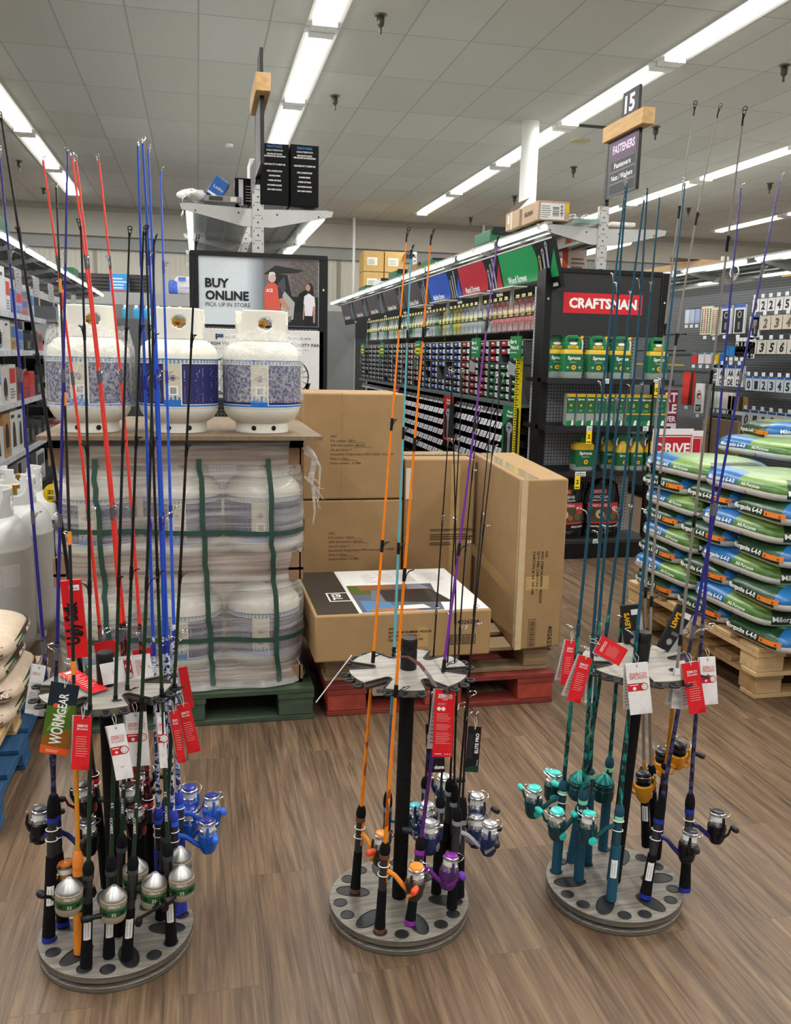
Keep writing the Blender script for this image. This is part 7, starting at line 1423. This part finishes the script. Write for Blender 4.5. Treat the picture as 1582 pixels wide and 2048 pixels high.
hung(8.50, .2, 1.40, .34, 'd23a2c', 'red triangular pack hanging left of the letter sheets', lambda g, F, w, h: g.shape(F, [(w*.6, 0), (w, 0), (w, h), (w*.75, h)], P('4a1a18')))
def nogun(g, F, w, h): g.ring(F, w/2, h*.62, w*.26, w*.32, P('b8303a')); g.shape(F, [(w*.3, h*.66), (w*.7, h*.68), (w*.68, h*.6), (w*.42, h*.6), (w*.38, h*.5), (w*.3, h*.5)], INK); g.rect(F, w*.15, h*.06, w*.85, h*.28, INK); g.lines(F, w*.2, h*.1, w*.8, h*.25, 3, WHT, .0012)
hung(8.27, .14, 1.29, .3, 'dededc', 'white prohibition sign with red circle on the right pegboard', nogun)
for i in range(4): hung(8.0-.1*i, .09, 1.22, .16, ('b8d0c0', 'd6d6d4', 'd8c8c8', 'd2d2d0')[i], 'small pale card below the letter sheets, %s from the left' % ordn(i))
for i in range(5): hung(8.0-.09*i, .05, .98, .3, ('26264a', '2c2c30', '1c1c20', '3a3030', '2a2a2c')[i], 'dark narrow strip pack on the right pegboard, %s from the left' % ordn(i))
for i in range(5): hung(7.72-.06*i, .05, 1.19, .13, ('8a7444', '3a3428', '9a8450', '3a3428', '8a7444')[i], 'gold and black letter pack under the letter sheets, %s' % ordn(i))
for i, (zz, lab) in enumerate(((1.79, 'upper'), (1.62, 'middle'), (1.47, 'lower'))):
    g = G(); g.box((5.0, 8.6, zz-.006), (5.02, 10.0, zz+.006), BKM if i < 2 else P('d8b82a')); tag(g.obj('display_rod', loc=(5.0, 9.3, zz)), '%s long thin rod stored before the right pegboard' % lab, 'rod')
BW = M('brown_board', '8a7258', .6, var=.2, scale=5, stretch=(14, 14, .6)); t = thing('wood_board', 'brown wood-grain board leaning below the number signs behind the bags', 'board', (4.9, 7.6, .3)); g = G(); g.box((4.88, 7.34, .30), (4.91, 7.86, .97), BW); g.obj('board', t)
g = G(); g.box((4.86, 7.86, .3), (4.88, 7.90, .95), P('b39b7c')); g.obj('edge_strip', t)
# sign rack with red signs
t = thing('sign_rack', 'thin black wire rack behind the fertilizer bags holding red signs', 'rack', (3.3, 5.6, 0))
for x in (3.06, 3.52): g = G(); g.tube([(x, 5.62, 0), (x, 5.62, 1.36)], .008, BKM, 8); g.obj('rack_post', t)
for z in (.6, 1.02): g = G(); g.tube([(3.06, 5.62, z), (3.52, 5.62, z)], .006, BKM, 8); g.obj('cross_wire', t)
def drive(x0, x1, y, z0, z1, lab, full=True):
    t = thing('traffic_sign', lab, 'sign', ((x0+x1)/2, y, z0), 'red signs in the wire rack'); g = G(); g.box((x0, y, z0), (x1, y+.006, z1), P('e2dedd', .4)); F = flat((x0, y-.0005, z0), (1, 0, 0), (0, 0, 1)); w, h = x1-x0, z1-z0
    g.rect(F, w*.03, h*.03, w*.97, h*.90, P('b51f33', .4)); g.rect(F, w*.05, h*.05, w*.95, h*.88, P('e6e2e2'), .0008); g.rect(F, w*.062, h*.065, w*.938, h*.865, P('b51f33', .4), .001)
    if full: g.txt(F, w*.08, h*.6, 'DRIVE', h*.17, P('ece8e8'), w=w*.84, bold=.03, d=.002); g.txt(F, w*.08, h*.38, 'LIKE YOUR', h*.12, P('ece8e8'), w=w*.84, bold=.02, d=.002); g.txt(F, w*.08, h*.18, 'KIDS LIVE HERE', h*.08, P('ece8e8'), w=w*.84, bold=.02, d=.002)
    g.obj('sign_board', t)
drive(3.06, 3.37, 5.58, .62, 1.045, 'red sign with white lettering about driving, in front in the wire rack'); drive(3.16, 3.46, 5.60, .62, 1.03, 'red sign mostly hidden behind the driving sign', False)
t = thing('sale_sign', 'dark red sign with white capitals peeping out behind the black stand', 'sign', (3.8, 6.75, 0)); g = G(); g.tube([(3.72, 6.765, 0), (3.72, 6.765, 1.28)], .008, BKM, 8); g.tube([(3.89, 6.765, 0), (3.89, 6.765, 1.28)], .008, BKM, 8) if False else None; g.obj('stake', t); g = G(); g.box((3.70, 6.75, .92), (3.905, 6.757, 1.27), P('7a1a30', .4)); F = flat((3.70, 6.7495, .92), (1, 0, 0), (0, 0, 1)); g.rect(F, 0, 0, .205, .075, P('c9ccd8')); g.txt(F, .198, .255, 'ART', .075, P('dcd4da'), w=.18, al='R', bold=.04, d=.001); g.txt(F, .198, .16, 'SALE', .075, P('dcd4da'), w=.19, al='R', bold=.04, d=.001); g.txt(F, .198, .09, 'OVER', .045, P('dcd4da'), w=.14, al='R', bold=.04, d=.001); g.obj('sign_board', t)
